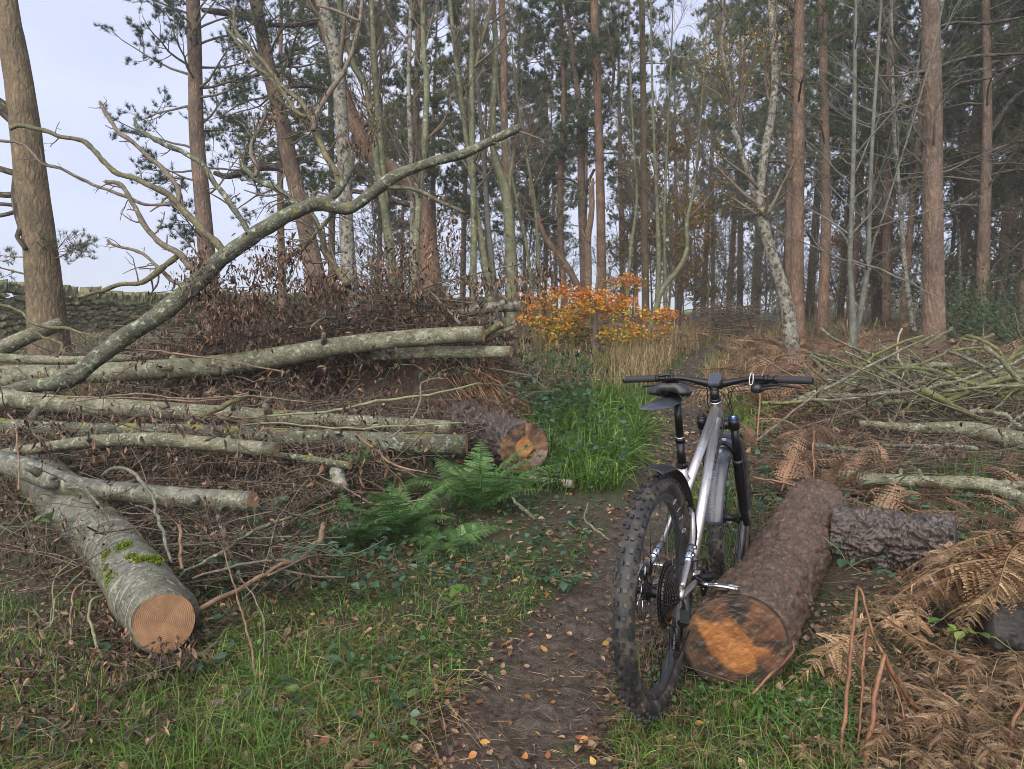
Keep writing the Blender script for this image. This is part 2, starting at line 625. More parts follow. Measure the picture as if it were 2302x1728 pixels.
def m_rings(name, heart, pale, line, n=70., rough=.6, off=(0, 0), bs_=.35, lk=.42):
    """end grain: tc.xy is the place on the cut in metres"""
    m, nt, bs, out = mk(name)
    tc = attr(nt, 'tc').outputs['Vector']
    ofs = nd(nt, 'ShaderNodeVectorMath', operation='ADD')
    nt.links.new(tc, ofs.inputs[0])
    ofs.inputs[1].default_value = (off[0], off[1], 0)
    w = nd(nt, 'ShaderNodeTexWave', wave_type='RINGS', rings_direction='Z', wave_profile='SIN')
    w.inputs['Scale'].default_value = n
    w.inputs['Distortion'].default_value = 5.0
    w.inputs['Detail'].default_value = 2.0
    w.inputs['Detail Scale'].default_value = .25
    nt.links.new(ofs.outputs[0], w.inputs['Vector'])
    nz = noise(nt, tc, 22, 5, .6)
    c = ramp(nt, nz, [(.3, heart), (.68, pale)])
    wk = mth(nt, 'MULTIPLY', gray(nt, w.outputs['Fac'], .35, .9), mth(nt, 'MULTIPLY', gray(nt, noise(nt, tc, 14, 3), .3, .75), lk))
    c = mix(nt, wk, c, line)
    saw = noise(nt, scaled(nt, tc, (30, 420, 1)), 1.0, 2, .6)
    c = mix(nt, mth(nt, 'MULTIPLY', gray(nt, saw, .5, .75), .22), c, line)
    blot = ramp(nt, noise(nt, tc, 9, 5, .65), [(.3, (.62, .6, .58)), (.68, (1.12, 1.12, 1.1))])
    c = mix(nt, 1.0, c, blot, 'MULTIPLY')
    vc = attr(nt, 'col').outputs['Color']
    c = mix(nt, 1.0, c, vc, 'MULTIPLY')
    nt.links.new(c, bs.inputs['Base Color'])
    bs.inputs['Roughness'].default_value = rough
    bump(nt, bs, mth(nt, 'ADD', w.outputs['Fac'], noise(nt, scaled(nt, tc, (1, .15, 1)), 160, 2)), bs_, .002)
    return m
# ------------------------------------------------------------------ ground and track
def graded(a0, a1, fine0, fine1, step, grow):
    out = list(np.arange(fine0, fine1, step))
    s, x = step, out[-1]
    while x < a1:
        s = min(s * grow, 60)
        x += s
        out.append(x)
    s, x, pre = step, out[0], []
    while x > a0:
        s = min(s * grow, 60)
        x -= s
        pre.append(x)
    return np.array(pre[::-1] + out)

def sheet(xs, ys, zf, mb):
    X, Y = np.meshgrid(xs, ys)
    Z = zf(X, Y)
    n, m = X.shape
    V = np.stack([X, Y, Z], -1).reshape(-1, 3)
    i = np.arange(n - 1)[:, None] * m + np.arange(m - 1)[None]
    F = np.stack([i, i + 1, i + m + 1, i + m], -1).reshape(-1, 4)
    mb.add(V, F)
    return V

def m_ground():
    m, nt, bs, out = mk('forest floor')
    tc = nd(nt, 'ShaderNodeTexCoord').outputs['Object']
    n1 = noise(nt, tc, 60, 6, .7)
    soil = ramp(nt, n1, [(.3, (.020, .014, .010)), (.5, (.065, .046, .029)), (.7, (.15, .108, .068))])
    n3 = noise(nt, tc, 140, 3, .6)
    soil = mix(nt, gray(nt, n3, .6, .68), soil, (.17, .12, .07))
    g = noise(nt, tc, 2.6, 5, .65)
    green = ramp(nt, noise(nt, tc, 75, 4, .6), [(.35, (.024, .042, .010)), (.6, (.065, .115, .022)), (.75, (.12, .15, .04))])
    c = mix(nt, mth(nt, 'MULTIPLY', gray(nt, g, .42, .58), .8), soil, green)
    sx = nd(nt, 'ShaderNodeSeparateXYZ')
    nt.links.new(tc, sx.inputs[0])
    field = ramp(nt, noise(nt, tc, .08, 3), [(.3, (.10, .17, .035)), (.7, (.14, .22, .05))])
    c = mix(nt, gray(nt, mth(nt, 'DIVIDE', sx.outputs[1], 200.0), .30, .325), c, field)
    nt.links.new(c, bs.inputs['Base Color'])
    bs.inputs['Roughness'].default_value = .85
    bump(nt, bs, mth(nt, 'ADD', n1, n3), 1.0, .02)
    return m

def m_mud():
    m, nt, bs, out = mk('wet mud')
    tc = nd(nt, 'ShaderNodeTexCoord').outputs['Object']
    n1 = noise(nt, tc, 28, 7, .7)
    n0 = noise(nt, tc, 3.2, 4, .6)
    c = ramp(nt, n1, [(.30, (.024, .018, .013)), (.5, (.058, .044, .033)), (.70, (.105, .083, .064))])
    c = mix(nt, mth(nt, 'MULTIPLY', gray(nt, n0, .42, .62), .5), c, (.075, .050, .032))
    nt.links.new(c, bs.inputs['Base Color'])
    r = ramp(nt, noise(nt, tc, 16, 4), [(.35, (.10,) * 3), (.65, (.42,) * 3)])
    nt.links.new(r, bs.inputs['Roughness'])
    bs.inputs['Specular IOR Level'].default_value = .45
    bump(nt, bs, mth(nt, 'ADD', n1, mth(nt, 'MULTIPLY', noise(nt, tc, 120, 3), .5)), .9, .014)
    return m

xs = graded(-260, 300, -1.8, 3.0, .035, 1.055)
ys = graded(-25, 700, 1.4, 5.5, .035, 1.028)
g = MB()
def g_z(X, Y):
    near = np.clip((9 - Y) / 4, 0, 1)
    return gz(X, Y) + near * .012 * n2(X, Y, 14, 3, 9)
sheet(xs, ys, g_z, g)
struct(g, 'ground', m_ground())

def mud_rel(X, Y):
    pd = path_d(X, Y)
    edge = .28 * n2(X, Y, 3.0, 3, 21) + .22 * n2(X, Y, 11, 2, 22)
    k = 1.0 - (pd + edge) ** 2
    return .016 * np.clip(k, -1.8, 1.0) + np.clip(k, 0, 1) * (.055 * n2(X, Y, 6, 3, 5, .6) + .022 * n2(X, Y, 18, 3, 6, .6) + .010 * n2(X, Y, 60, 2, 8))
pm = MB()
# the track is one long sheet swept along its middle line, its edges sink below the litter
cl = spline(np.column_stack([PATH, PHW]), 3200)
cl = np.concatenate([cl[cl[:, 1] < 5.5], cl[cl[:, 1] >= 5.5][::4]])
cl = cl[(cl[:, 1] > .6)]
dd = np.gradient(cl[:, :2], axis=0)
nr = unit(np.column_stack([dd[:, 1], -dd[:, 0]]))
wv = np.linspace(-1.7, 1.7, 64)
PX = cl[:, None, 0] + nr[:, None, 0] * wv[None] * cl[:, None, 2]
PY = cl[:, None, 1] + nr[:, None, 1] * wv[None] * cl[:, None, 2]
PZ = gz(PX, PY) + mud_rel(PX, PY)
nn_, mm_ = PX.shape
ii = np.arange(nn_ - 1)[:, None] * mm_ + np.arange(mm_ - 1)[None]
pm.add(np.stack([PX, PY, PZ], -1).reshape(-1, 3), np.stack([ii, ii + 1, ii + mm_ + 1, ii + mm_], -1).reshape(-1, 4))
struct(pm, 'path', m_mud())

# ------------------------------------------------------------------ materials of the wood
PINE = m_bark('pine bark', [(.075, .050, .038), (.165, .105, .078), (.27, .185, .145)], crack=(.035, .024, .019), cs=(26, 26, 7), bd=.012, fine=60)
PINE_UP = m_bark('orange pine bark', [(.13, .075, .05), (.27, .145, .09), (.38, .22, .14)], crack=(.09, .045, .03), cs=(20, 20, 7), bd=.006, fine=60)
PINE_GREEN = m_bark('algae dusted pine bark', [(.075, .062, .034), (.15, .125, .065), (.235, .195, .105)], crack=(.04, .03, .018), cs=(24, 24, 7), bd=.012, fine=60)
BIRCH = m_bark('birch bark', [(.085, .078, .058), (.225, .210, .165), (.40, .38, .32)], lich=[(.040, .036, .028), (.105, .105, .055)], la=.70, ls=15, bd=.006)
GREEN_STEM = m_bark('green grey bark', [(.06, .065, .035), (.13, .135, .070), (.21, .205, .12)], lich=[(.26, .27, .20), (.07, .085, .03)], la=.35, ls=10, bd=.003)
GREY_STEM = m_bark('grey bark', [(.065, .065, .050), (.135, .135, .110), (.23, .23, .195)], lich=[(.075, .08, .045)], la=.4, ls=9, bd=.003)
SNAG = m_bark('bare snag wood', [(.15, .10, .06), (.30, .21, .13), (.42, .32, .21)], crack=(.08, .05, .03), cs=(60, 60, 5), bd=.008)
ASH = m_bark('lichened grey bark', [(.048, .046, .026), (.130, .124, .076), (.270, .260, .185)], lich=[(.32, .335, .235), (.042, .044, .020)], la=.42, ls=22, moss=(.105, .105, .018), ma=.30, bd=.008)
BEECH = m_bark('smooth silver bark', [(.042, .040, .026), (.105, .100, .068), (.215, .205, .150)], lich=[(.22, .24, .165), (.040, .042, .022)], la=.50, ls=24, moss=(.07, .085, .02), ma=.12, bands=(.34, .335, .27), bd=.006, rough=.5)
LICHEN = m_bark('lichen crusted bark', [(.030, .030, .019), (.070, .070, .044), (.140, .142, .096)], lich=[(.28, .32, .225), (.17, .150, .018)], la=.46, ls=20, moss=(.17, .155, .018), ma=.42, bd=.012)
GREENMOSS = m_bark('moss sleeved bark', [(.050, .052, .022), (.115, .118, .045), (.21, .205, .085)], lich=[(.20, .195, .035), (.30, .33, .24)], la=.5, ls=24, moss=(.15, .155, .02), ma=.4, bd=.010)
MOSSY = m_bark('mossy twig bark', [(.045, .040, .024), (.095, .085, .050), (.17, .155, .09)], lich=[(.235, .205, .022), (.05, .042, .026)], la=.42, ls=40, bd=.005)
TWIG = m_bark('twig bark', [(.058, .044, .030), (.130, .102, .072), (.235, .190, .140)], lich=[(.21, .20, .13), (.05, .04, .03)], la=.35, ls=26, bd=.003)
WET_PINE = m_bark('wet plated pine bark', [(.024, .018, .015), (.062, .049, .041), (.130, .106, .092)], lich=[(.12, .07, .045)], la=.2, ls=25, crack=None, bd=.008, rough=.42, fine=120)
RED_PINE = m_bark('flaking red pine bark', [(.036, .024, .016), (.092, .060, .040), (.175, .122, .086)], lich=[(.175, .085, .042), (.22, .185, .145)], la=.34, ls=26, crack=None, bd=.009, rough=.5, fine=120)
NEEDLE = m_leaf('pine needles', .35, .5, var=.3, sc=.8)
LEAF = m_leaf('leaf', .35, .45, var=.3)
DRYLEAF = m_leaf('withered leaf', .15, .6, var=.4)
WETLEAF = m_leaf('fallen leaf', .1, .32, var=.35, sc=60)
GRASSM = m_leaf('grass blade', .3, .4, var=.25, sc=3)
FERNM = m_leaf('fern frond', .3, .45, var=.25, sc=12)
BRACKEN = m_leaf('dead bracken', .2, .7, var=.3, sc=12)
STALK = m_bark('dead bracken stalk', [(.075, .032, .015), (.175, .080, .034), (.29, .155, .070)], bd=.0015, rough=.45, lich=[(.05, .025, .014)], la=.4, ls=12)
CUT = m_rings('fresh end grain', (.28, .155, .072), (.42, .26, .135), (.22, .11, .05), 110)
CUTBIG = m_rings('ash end grain', (.21, .108, .045), (.32, .172, .078), (.080, .034, .013), 50, off=(-.012, -.015))
CUTPINE = m_rings('pine end grain', (.9, .9, .9), (1.05, 1.05, 1.05), (.62, .52, .44), 62, rough=.42, bs_=.10, lk=.28)
MOSS = m_leaf('moss cushion', .1, .8, var=.4, sc=200)

# ------------------------------------------------------------------ dry stone wall
def m_stone():
    m, nt, bs, out = mk('mossy sandstone')
    tc = nd(nt, 'ShaderNodeTexCoord').outputs['Object']
    oi = nd(nt, 'ShaderNodeObjectInfo')
    n1 = noise(nt, tc, 9, 6, .65)
    c = ramp(nt, n1, [(.3, (.07, .068, .036)), (.5, (.19, .18, .11)), (.7, (.34, .32, .22))])
    c = mix(nt, gray(nt, noise(nt, tc, 4, 4, .7), .5, .66), c, (.115, .125, .035))
    k = ramp(nt, oi.outputs['Random'], [(0, (.6, .6, .6)), (1, (1.3, 1.25, 1.15))])
    c = mix(nt, 1.0, c, k, 'MULTIPLY')
    g = nd(nt, 'ShaderNodeNewGeometry')
    sx = nd(nt, 'ShaderNodeSeparateXYZ')
    nt.links.new(g.outputs['Normal'], sx.inputs[0])
    c = mix(nt, gray(nt, mth(nt, 'ADD', sx.outputs[2], noise(nt, tc, 6, 4)), .95, 1.25), c, (.060, .085, .016))
    nt.links.new(c, bs.inputs['Base Color'])
    bs.inputs['Roughness'].default_value = .9
    bump(nt, bs, n1, .8, .03)
    return m
STONE = m_stone()

def stone_mesh(seed, sx, sy, sz):
    r = np.random.default_rng(seed)
    V = np.array([[a, b, c] for c in (-1, 0, 1) for b in (-1, 1) for a in (-1, -.35, .35, 1)], float)
    q = V.copy()
    rnd = 1 - .16 * (np.abs(V[:, 0]) > .9) * (np.abs(V[:, 2]) > .9)
    q *= rnd[:, None]
    q += r.normal(size=q.shape) * np.array([.07, .10, .10])
    q *= np.array([sx, sy, sz]) / 2
    F = []
    for k in range(2):
        o = k * 8
        for i in range(3):
            F.append([o + i, o + i + 1, o + 8 + i + 1, o + 8 + i])
            F.append([o + 4 + i + 1, o + 4 + i, o + 12 + i, o + 12 + i + 1])
        F.append([o + 3, o + 7, o + 15, o + 11])
        F.append([o + 4, o, o + 8, o + 12])
    for i in range(3):
        F.append([i + 1, i, 4 + i, 5 + i])
        F.append([16 + i, 17 + i, 21 + i, 20 + i])
    return q, np.array(F)

wall = thing('dry_stone_wall', 'mossy dry stone wall with upright coping stones running behind the felled logs', 'wall', (W0[0], W0[1], gz(*W0)))
Lw = np.linalg.norm(W1 - W0)
wrg = np.random.default_rng(3)
protos = []
for k in range(8):
    q, F = stone_mesh(50 + k, 1, 1, 1)
    me = MB().add(q, F, smooth=False).mesh('stone')
    me.materials.append(STONE)
    protos.append((me, q, F))
yaw_w = math.atan2(_wd[1], _wd[0])
stones = []
def wall_h(s):
    return 1.02 + .06 * math.sin(s * .31) + .05 * math.sin(s * .83 + 1)
course_h = [.17, .15, .15, .13, .13, .12, .11, .10, .1, .1]
s_seen0, s_seen1 = 3.0, Lw
for side in (-1,):
    zc = 0.0
    for ci, ch in enumerate(course_h):
        s = wrg.uniform(0, .2)
        while s < s_seen1:
            w = wrg.uniform(.16, .46) * (1 + s / 60)
            if zc + ch < wall_h(s) + .06:
                stones.append((s + w / 2, zc + ch / 2 + .03 * math.sin(s * 1.3 + ci) + wrg.normal() * .012, side * (.22 - .05 * zc) + wrg.normal() * .03, w * .96, .3, ch * wrg.uniform(.75, 1.15), wrg.normal() * .09, 0))
            s += w
        zc += ch
s = 0
while s < s_seen1:                                   # copes set on edge, leaning on each other
    w = wrg.uniform(.09, .2) * (1 + s / 80)
    stones.append((s + w / 2, wall_h(s) + .15, 0, w * .95, .42, wrg.uniform(.16, .46), wrg.normal() * .25 + .14, 1))
    s += w * (1 if wrg.uniform() < .93 else 2.5)
def stone_M(sv, zv, ov, w, d, h, tilt, kind):
    b = W0 + _wd * sv - _wn * (-ov)
    R_ = Matrix.Rotation(yaw_w, 4, 'Z') @ Matrix.Rotation(tilt, 4, 'Y')
    z = float(gz(b[0] - _wn[0] * .5, b[1] - _wn[1] * .5)) - .08 + zv
    return Matrix.Translation((b[0], b[1], z)) @ R_ @ Matrix.Diagonal((w, d, h, 1))
stones.sort(key=lambda t: -t[3] * t[5] / (np.linalg.norm(W0 + _wd * t[0]) ** 2) * (1 if 4.5 < t[0] < 26 else .01))
wall_inv = Matrix.Translation(wall.location).inverted()
rest = MB()
for i, st in enumerate(stones):
    M = stone_M(*st)
    me, q, F = protos[i % 8]
    if i < 298:
        o = bpy.data.objects.new('coping_stone' if st[7] else 'stone', me)
        col.objects.link(o)
        o.parent = wall
        o.matrix_parent_inverse = Matrix.Identity(4)
        o.matrix_basis = wall_inv @ M
    else:
        A = np.array(M)
        rest.add(q @ A[:3, :3].T + A[:3, 3], F, smooth=False)
part(rest, 'smaller_stones', STONE, wall, kind='stuff')
core = MB()                                          # the packed hearting between the two faces
for k in range(60):
    s0, s1 = Lw * k / 60, Lw * (k + 1) / 60
    b = W0 + _wd * (s0 + s1) / 2
    zb = float(gz(b[0] - _wn[0] * .5, b[1] - _wn[1] * .5))
    Mz = np.array(Matrix.Rotation(yaw_w, 3, 'Z'))
    box(core, (b[0], b[1], zb + .40), ((s1 - s0) * .998, .40, 1.1), Mz)
part(core, 'hearting', STONE, wall, kind='stuff')
# ------------------------------------------------------------------ felled logs
def disc(mb, c, A, B, nrm, R, nr=6, nth=28, colf=None, rough=.0, edge=None):
    """a cut face: centre, axes, radius (or radius per angle)"""
    th = np.arange(nth) * 2 * np.pi / nth
    rr = np.linspace(0, 1, nr + 1)[1:]
    Rr = np.broadcast_to(R if edge is None else edge, (nth,))
    a = rr[:, None] * (Rr * np.cos(th))[None]
    b = rr[:, None] * (Rr * np.sin(th))[None]
    V = c + a[..., None] * A + b[..., None] * B
    V = np.concatenate([[c], V.reshape(-1, 3)])
    if rough:
        V = V + np.asarray(nrm) * (fbm(V * 60, 3, 4) * rough)[:, None]
    tc = np.concatenate([[[0, 0, 0]], np.stack([a, b, np.zeros_like(a)], -1).reshape(-1, 3)])
    j = np.arange(nth)
    j2 = (j + 1) % nth
    tri = np.stack([np.zeros(nth, int), 1 + j, 1 + j2], -1)
    Q = np.concatenate([np.stack([1 + k * nth + j, 1 + (k + 1) * nth + j, 1 + (k + 1) * nth + j2, 1 + k * nth + j2], -1) for k in range(nr - 1)]) if nr > 1 else np.zeros((0, 4), int)
    cc = None
    if colf is not None:
        cc = colf(tc[:, 0] / np.max(Rr), tc[:, 1] / np.max(Rr))
    mb.add(V, [tri, Q], tc, cc, smooth=False)

def worley(p, s=0):
    i = np.floor(p).astype(np.int64)
    f1 = np.full(len(p), 9.0)
    f2 = np.full(len(p), 9.0)
    idn = np.zeros(len(p))
    for dx in (-1, 0, 1):
        for dy in (-1, 0, 1):
            for dz in (-1, 0, 1):
                c = i + np.array([dx, dy, dz])
                o = np.stack([_h(c[:, 0], c[:, 1], c[:, 2], s + k) for k in (1, 2, 3)], -1)
                d = np.linalg.norm(c + o - p, axis=1)
                nearer = d < f1
                f2 = np.where(nearer, f1, np.minimum(f2, d))
                idn = np.where(nearer, o[:, 0], idn)
                f1 = np.where(nearer, d, f1)
    return f1, f2, idn

LOGS = {}
def log(name, label, cat, pts, mat, n=26, k=18, cut=(0, 1), group=None, cutmat=None, wob=.05, cutcol=None, lump=None):
    P, R = pxline(pts, n)
    if cat != 'log':                                # thin wood is never straight
        w_ = np.minimum(np.arange(n), np.arange(n)[::-1]) / n
        P = P + np.stack([fbm(P * 16 + 3 * j, 3, j) for j in range(3)], -1) * (.006 + .9 * R.mean()) * np.clip(w_ * 6, 0, 1)[:, None]
        R = R * .82 * (1 + .18 * fbm(P * 30, 2, 4))
    if lump:
        R = R * (1 + lump * n2(np.arange(n) * .35, R * 0, 1, 2, int(pts[0][0]) % 97))
    mb = MB()
    sd = int(abs(pts[0][0] * 7 + pts[-1][1])) % 1000
    def wf(Rk, tcv, th):
        q = np.stack([np.cos(th)[None, None] * 1.2 + 0 * Rk, np.sin(th)[None, None] * 1.2 + 0 * Rk, tcv[..., 2] * 5 + sd], -1)
        return Rk * (1 + wob * fbm(q, 2, sd) + wob * .4 * fbm(q * 4, 2, sd))
    A, B, T = tubes(mb, P, R, k, caps=True, wob=wf, s0=sd * .37)
    org = P[n // 2].copy()
    o = mb.build(name, mat, None, org)
    tag(o, label, cat, group)
    for e, on in zip((0, -1), cut):
        if on:
            f = MB()
            nr = T[0, e] * (-1 if e == 0 else 1)
            disc(f, P[e] + nr * .0035, A[0, e], B[0, e], nr, R[e] * .93, 3, 20, cutcol)
            ring = f.build('cut_face', cutmat or CUT, o, org)
    if cat == 'log' and mat in (ASH, BEECH, LICHEN) and n > 24:       # sawn side shoots and knots
        for j in range(int(rng.integers(3, 6))):
            i = int(rng.uniform(.12, .92) * n)
            a_ = rng.uniform(-.2, 3.3)
            d_ = unit(A[0, i] * math.cos(a_) + B[0, i] * math.sin(a_) + T[0, i] * rng.normal() * .5)
            q_ = P[i] + d_ * R[i] * .6
            L_ = R[i] * rng.uniform(.7, 2.2)
            sb = MB(); tubes(sb, np.array([q_, q_ + d_ * L_ * .6, q_ + d_ * L_ * 1.0 + rng.normal(size=3) * .004]), R[i] * rng.uniform(.2, .42) * np.array([1.5, 1.0, .85]), 9)
            sb.build('stub', mat, o, org)
    LOGS[label] = (P, R, o)
    return o

GL = 'cut trunks stacked beside the track'
# the silver trunk in front, its end grain towards the track
Pb, Rb = pxline([(368, 1398, 2.38, 132), (338, 1352, 2.56, 146), (298, 1290, 2.85, 134), (238, 1215, 3.25, 122), (165, 1140, 3.75, 112), (95, 1075, 4.25, 103), (40, 1030, 4.8, 95)], 110)
mb = MB()
def wf(Rk, tcv, th):
    s = tcv[..., 2]
    q = np.stack([np.cos(th)[None, None] + 0 * Rk, np.sin(th)[None, None] + 0 * Rk, s * 4], -1)
    r = Rk * (1 + .05 * fbm(q, 3, 5) + .02 * fbm(q * 5, 3, 6))
    for s0, t0, am, w in ((.13, 3.4, .34, .07), (.30, .35, .12, .07), (.05, 5.6, .10, .05)):      # swollen collar and knots
        dth = np.angle(np.exp(1j * (th[None, None] - t0)))
        r = r + am * Rk * np.exp(-((s - s0) / w) ** 2 - (dth / .6) ** 2)
    return r
A, B, T = tubes(mb, Pb, Rb, 56, wob=wf)
V = mb.v[0].reshape(110, 56, 3)                     # sawn at a slant
V += T[0, :, None] * (((V - Pb[:, None]) * B[0, :, None]).sum(-1) * .38 * np.clip(1 - np.arange(110) / 22, 0, 1)[:, None])[..., None]
front_log = mb.build('felled_log', BEECH, None, Pb[40])
tag(front_log, 'thick silver grey trunk with moss tufts, its sawn end showing fine growth rings', 'log')
f = MB()
edge = .5 * px(132, 2.38) * (1 + .05 * np.sin(np.arange(48) / 48 * 2 * np.pi * 2 + 1) + .03 * np.sin(np.arange(48) / 48 * 2 * np.pi * 3))
disc(f, Pb[0] - T[0, 0] * .006, A[0, 0], B[0, 0] + T[0, 0] * .38, -T[0, 0], None, 10, 48, lambda a, b: np.where((np.hypot(a, b) > .97)[:, None], np.array([.25, .2, .16]), np.array([1., 1, 1])), edge=edge * .98)
f.build('cut_face', CUTBIG, front_log, Pb[40])
# moss cushions sitting on it
for (u, v, Y, r) in ((285, 1250, 2.86, 17), (262, 1262, 2.86, 12), (340, 1270, 2.70, 20), (320, 1283, 2.68, 18), (344, 1279, 2.66, 13), (272, 1316, 2.62, 17), (231, 1292, 2.66, 14), (224, 1314, 2.60, 10), (254, 1283, 2.76, 10), (303, 1278, 2.74, 11)):
    tgt = at(u, v, Y)
    i = np.argmin(np.linalg.norm(Pb - tgt, axis=1))
    up = unit(tgt - Pb[i])
    c0 = Pb[i] + up * Rb[i] * 1.03
    nmo = 260
    d = rng.normal(size=(nmo, 3))
    d[np.einsum('ij,j->i', d, up) < 0] *= -1
    d = unit(d + up * .4)
    rr = px(r, Y) * .8
    tn = unit(np.cross(up, [.3, 1, .2]))
    bt = np.cross(up, tn)
    pp = c0 + (tn * rng.normal(size=(nmo, 1)) + bt * rng.normal(size=(nmo, 1))) * rr * .55 - up * .004
    mm = MB()
    leaves(mm, pp, d, rng.uniform(.5, 1.2, nmo) * rr * .75, .007, pick([(.10, .16, .01), (.15, .20, .015), (.20, .23, .02), (.06, .10, .008)], nmo), seg=1)
    mm.build('moss_tuft', MOSS, front_log, Pb[40], label='bright green moss tuft')

log('felled_log', 'curved silver log lying across the thick trunk with the growth rings', 'log', [(-60, 1015, 3.95, 52), (0, 1036, 3.85, 50), (70, 1058, 3.75, 50), (135, 1084, 3.65, 49), (205, 1099, 3.58, 47), (300, 1108, 3.5, 46), (430, 1119, 3.4, 46), (567, 1127, 3.3, 47)], BEECH, 40, 24, group=GL)
log('felled_log', 'thin grey log with a pale sawn end just behind the curved silver log', 'log', [(-30, 1030, 4.1, 22), (25, 1017, 4.15, 24), (120, 1003, 4.2, 26), (221, 991, 4.2, 29), (348, 988, 4.2, 33), (480, 998, 4.15, 33), (620, 1011, 4.1, 33)], ASH, 36, 20, group=GL)
log('felled_log', 'long lichen covered log ending beside the dark pine log, yellow crust near its end', 'log', [(-80, 955, 4.9, 50), (0, 964, 4.85, 49), (200, 972, 4.8, 46), (430, 976, 4.75, 46), (700, 988, 4.7, 47), (880, 996, 4.65, 48), (1048, 1000, 4.6, 47)], LICHEN, 44, 24, group=GL)
log('felled_log', 'pale lichened log just behind the long log with yellow crust', 'log', [(-60, 878, 5.4, 40), (0, 893, 5.35, 40), (160, 910, 5.3, 41), (330, 920, 5.25, 40), (520, 932, 5.2, 38), (760, 948, 5.15, 36), (1014, 962, 5.1, 34)], ASH, 40, 22, group=GL)
log('felled_log', 'long mossy log rising over the earth bank, sawn end above the dry grass', 'log', [(-120, 862, 6.5, 40), (0, 851, 6.45, 42), (316, 833, 6.35, 46), (475, 822, 6.25, 45), (620, 802, 6.15, 46), (760, 778, 6.1, 42), (920, 760, 6.05, 40), (1020, 753, 6.0, 38), (1086, 751, 5.95, 37)], ASH, 48, 22, group=GL)
log('felled_log', 'short grey log tucked under the long mossy log, pale end over the dry grass', 'log', [(840, 798, 6.3, 26), (950, 793, 6.2, 27), (1060, 791, 6.1, 28), (1148, 791, 6.0, 28)], ASH, 20, 18, group=GL)
birch_log = log('felled_log', 'white birch log with a side stub on top of the brush heap', 'log', [(1000, 715, 6.9, 24), (1070, 697, 6.8, 25), (1120, 690, 6.7, 24), (1172, 688, 6.6, 23)], BIRCH, 20, 16)
P, R = pxline([(1128, 695, 6.7, 14), (1130, 678, 6.62, 13)], 5)
m_ = MB(); tubes(m_, P, R, 12); stub_o = m_.build('stub', BIRCH, birch_log, ORI[birch_log.name])
P, R = pxline([(1088, 752, 6.3, 16), (1108, 739, 6.25, 16), (1126, 727, 6.2, 14)], 8)
log('felled_log', 'dark mossy stub beside the sawn end of the long mossy log', 'log', [(1070, 765, 6.35, 16), (1106, 741, 6.25, 16), (1126, 727, 6.2, 14)], MOSSY, 10, 12)
log('felled_log', 'dark wet stick under the mossy stub', 'branch', [(1060, 772, 6.4, 10), (1110, 757, 6.3, 11), (1155, 736, 6.2, 9)], TWIG, 10, 10)
log('felled_log', 'pale green log leaning toward the foot of the lone pine by the wall', 'log', [(-70, 812, 7.1, 36), (0, 785, 7.2, 36), (60, 757, 7.3, 33), (139, 727, 7.5, 30)], ASH, 18, 18)
log('felled_log', 'slender log lying level below the pale green log', 'log', [(-40, 800, 6.9, 20), (32, 806, 6.9, 21), (190, 809, 6.8, 19), (330, 800, 6.7, 15)], ASH, 18, 14, group=GL)
log('felled_log', 'slender log lying against the long mossy log', 'log', [(-40, 832, 6.75, 20), (80, 830, 6.7, 20), (200, 828, 6.6, 17)], ASH, 14, 14, group=GL)
log('felled_log', 'thin mossy stick propped on the pale lichened log', 'branch', [(392, 966, 4.9, 14), (440, 941, 4.95, 15), (500, 915, 5.0, 15), (560, 888, 5.05, 14)], MOSSY, 14, 12)
log('felled_log', 'small lichened log with a sawn orange end above the ferns', 'log', [(600, 1020, 4.3, 13), (690, 1031, 4.2, 16), (787, 1047, 4.1, 17)], LICHEN, 14, 14)
log('felled_log', 'short birch piece pointing out of the brush above the ferns', 'log', [(765, 1098, 3.95, 36), (758, 1062, 4.15, 35), (752, 1030, 4.4, 30)], BIRCH, 10, 16)
log('felled_log', 'thin stick with a sawn end beside the track', 'branch', [(1140, 1062, 4.75, 9), (1205, 1067, 4.7, 9), (1277, 1068, 4.65, 10)], BIRCH, 10, 10)
log('felled_log', 'small birch log on the grass below the dark pine log', 'log', [(1190, 1078, 4.6, 19), (1245, 1084, 4.55, 20), (1287, 1088, 4.5, 21)], BIRCH, 10, 16)
log('felled_log', 'slim birch pole standing in the brush behind the thick silver trunk', 'branch', [(487, 1150, 3.4, 14), (508, 1225, 3.15, 15), (540, 1305, 2.95, 15)], BIRCH, 12, 12)
log('felled_log', 'small sawn branch end in the leaves below the growth rings', 'log', [(334, 1524, 2.30, 26), (340, 1505, 2.42, 27), (352, 1480, 2.6, 25)], ASH, 8, 14)

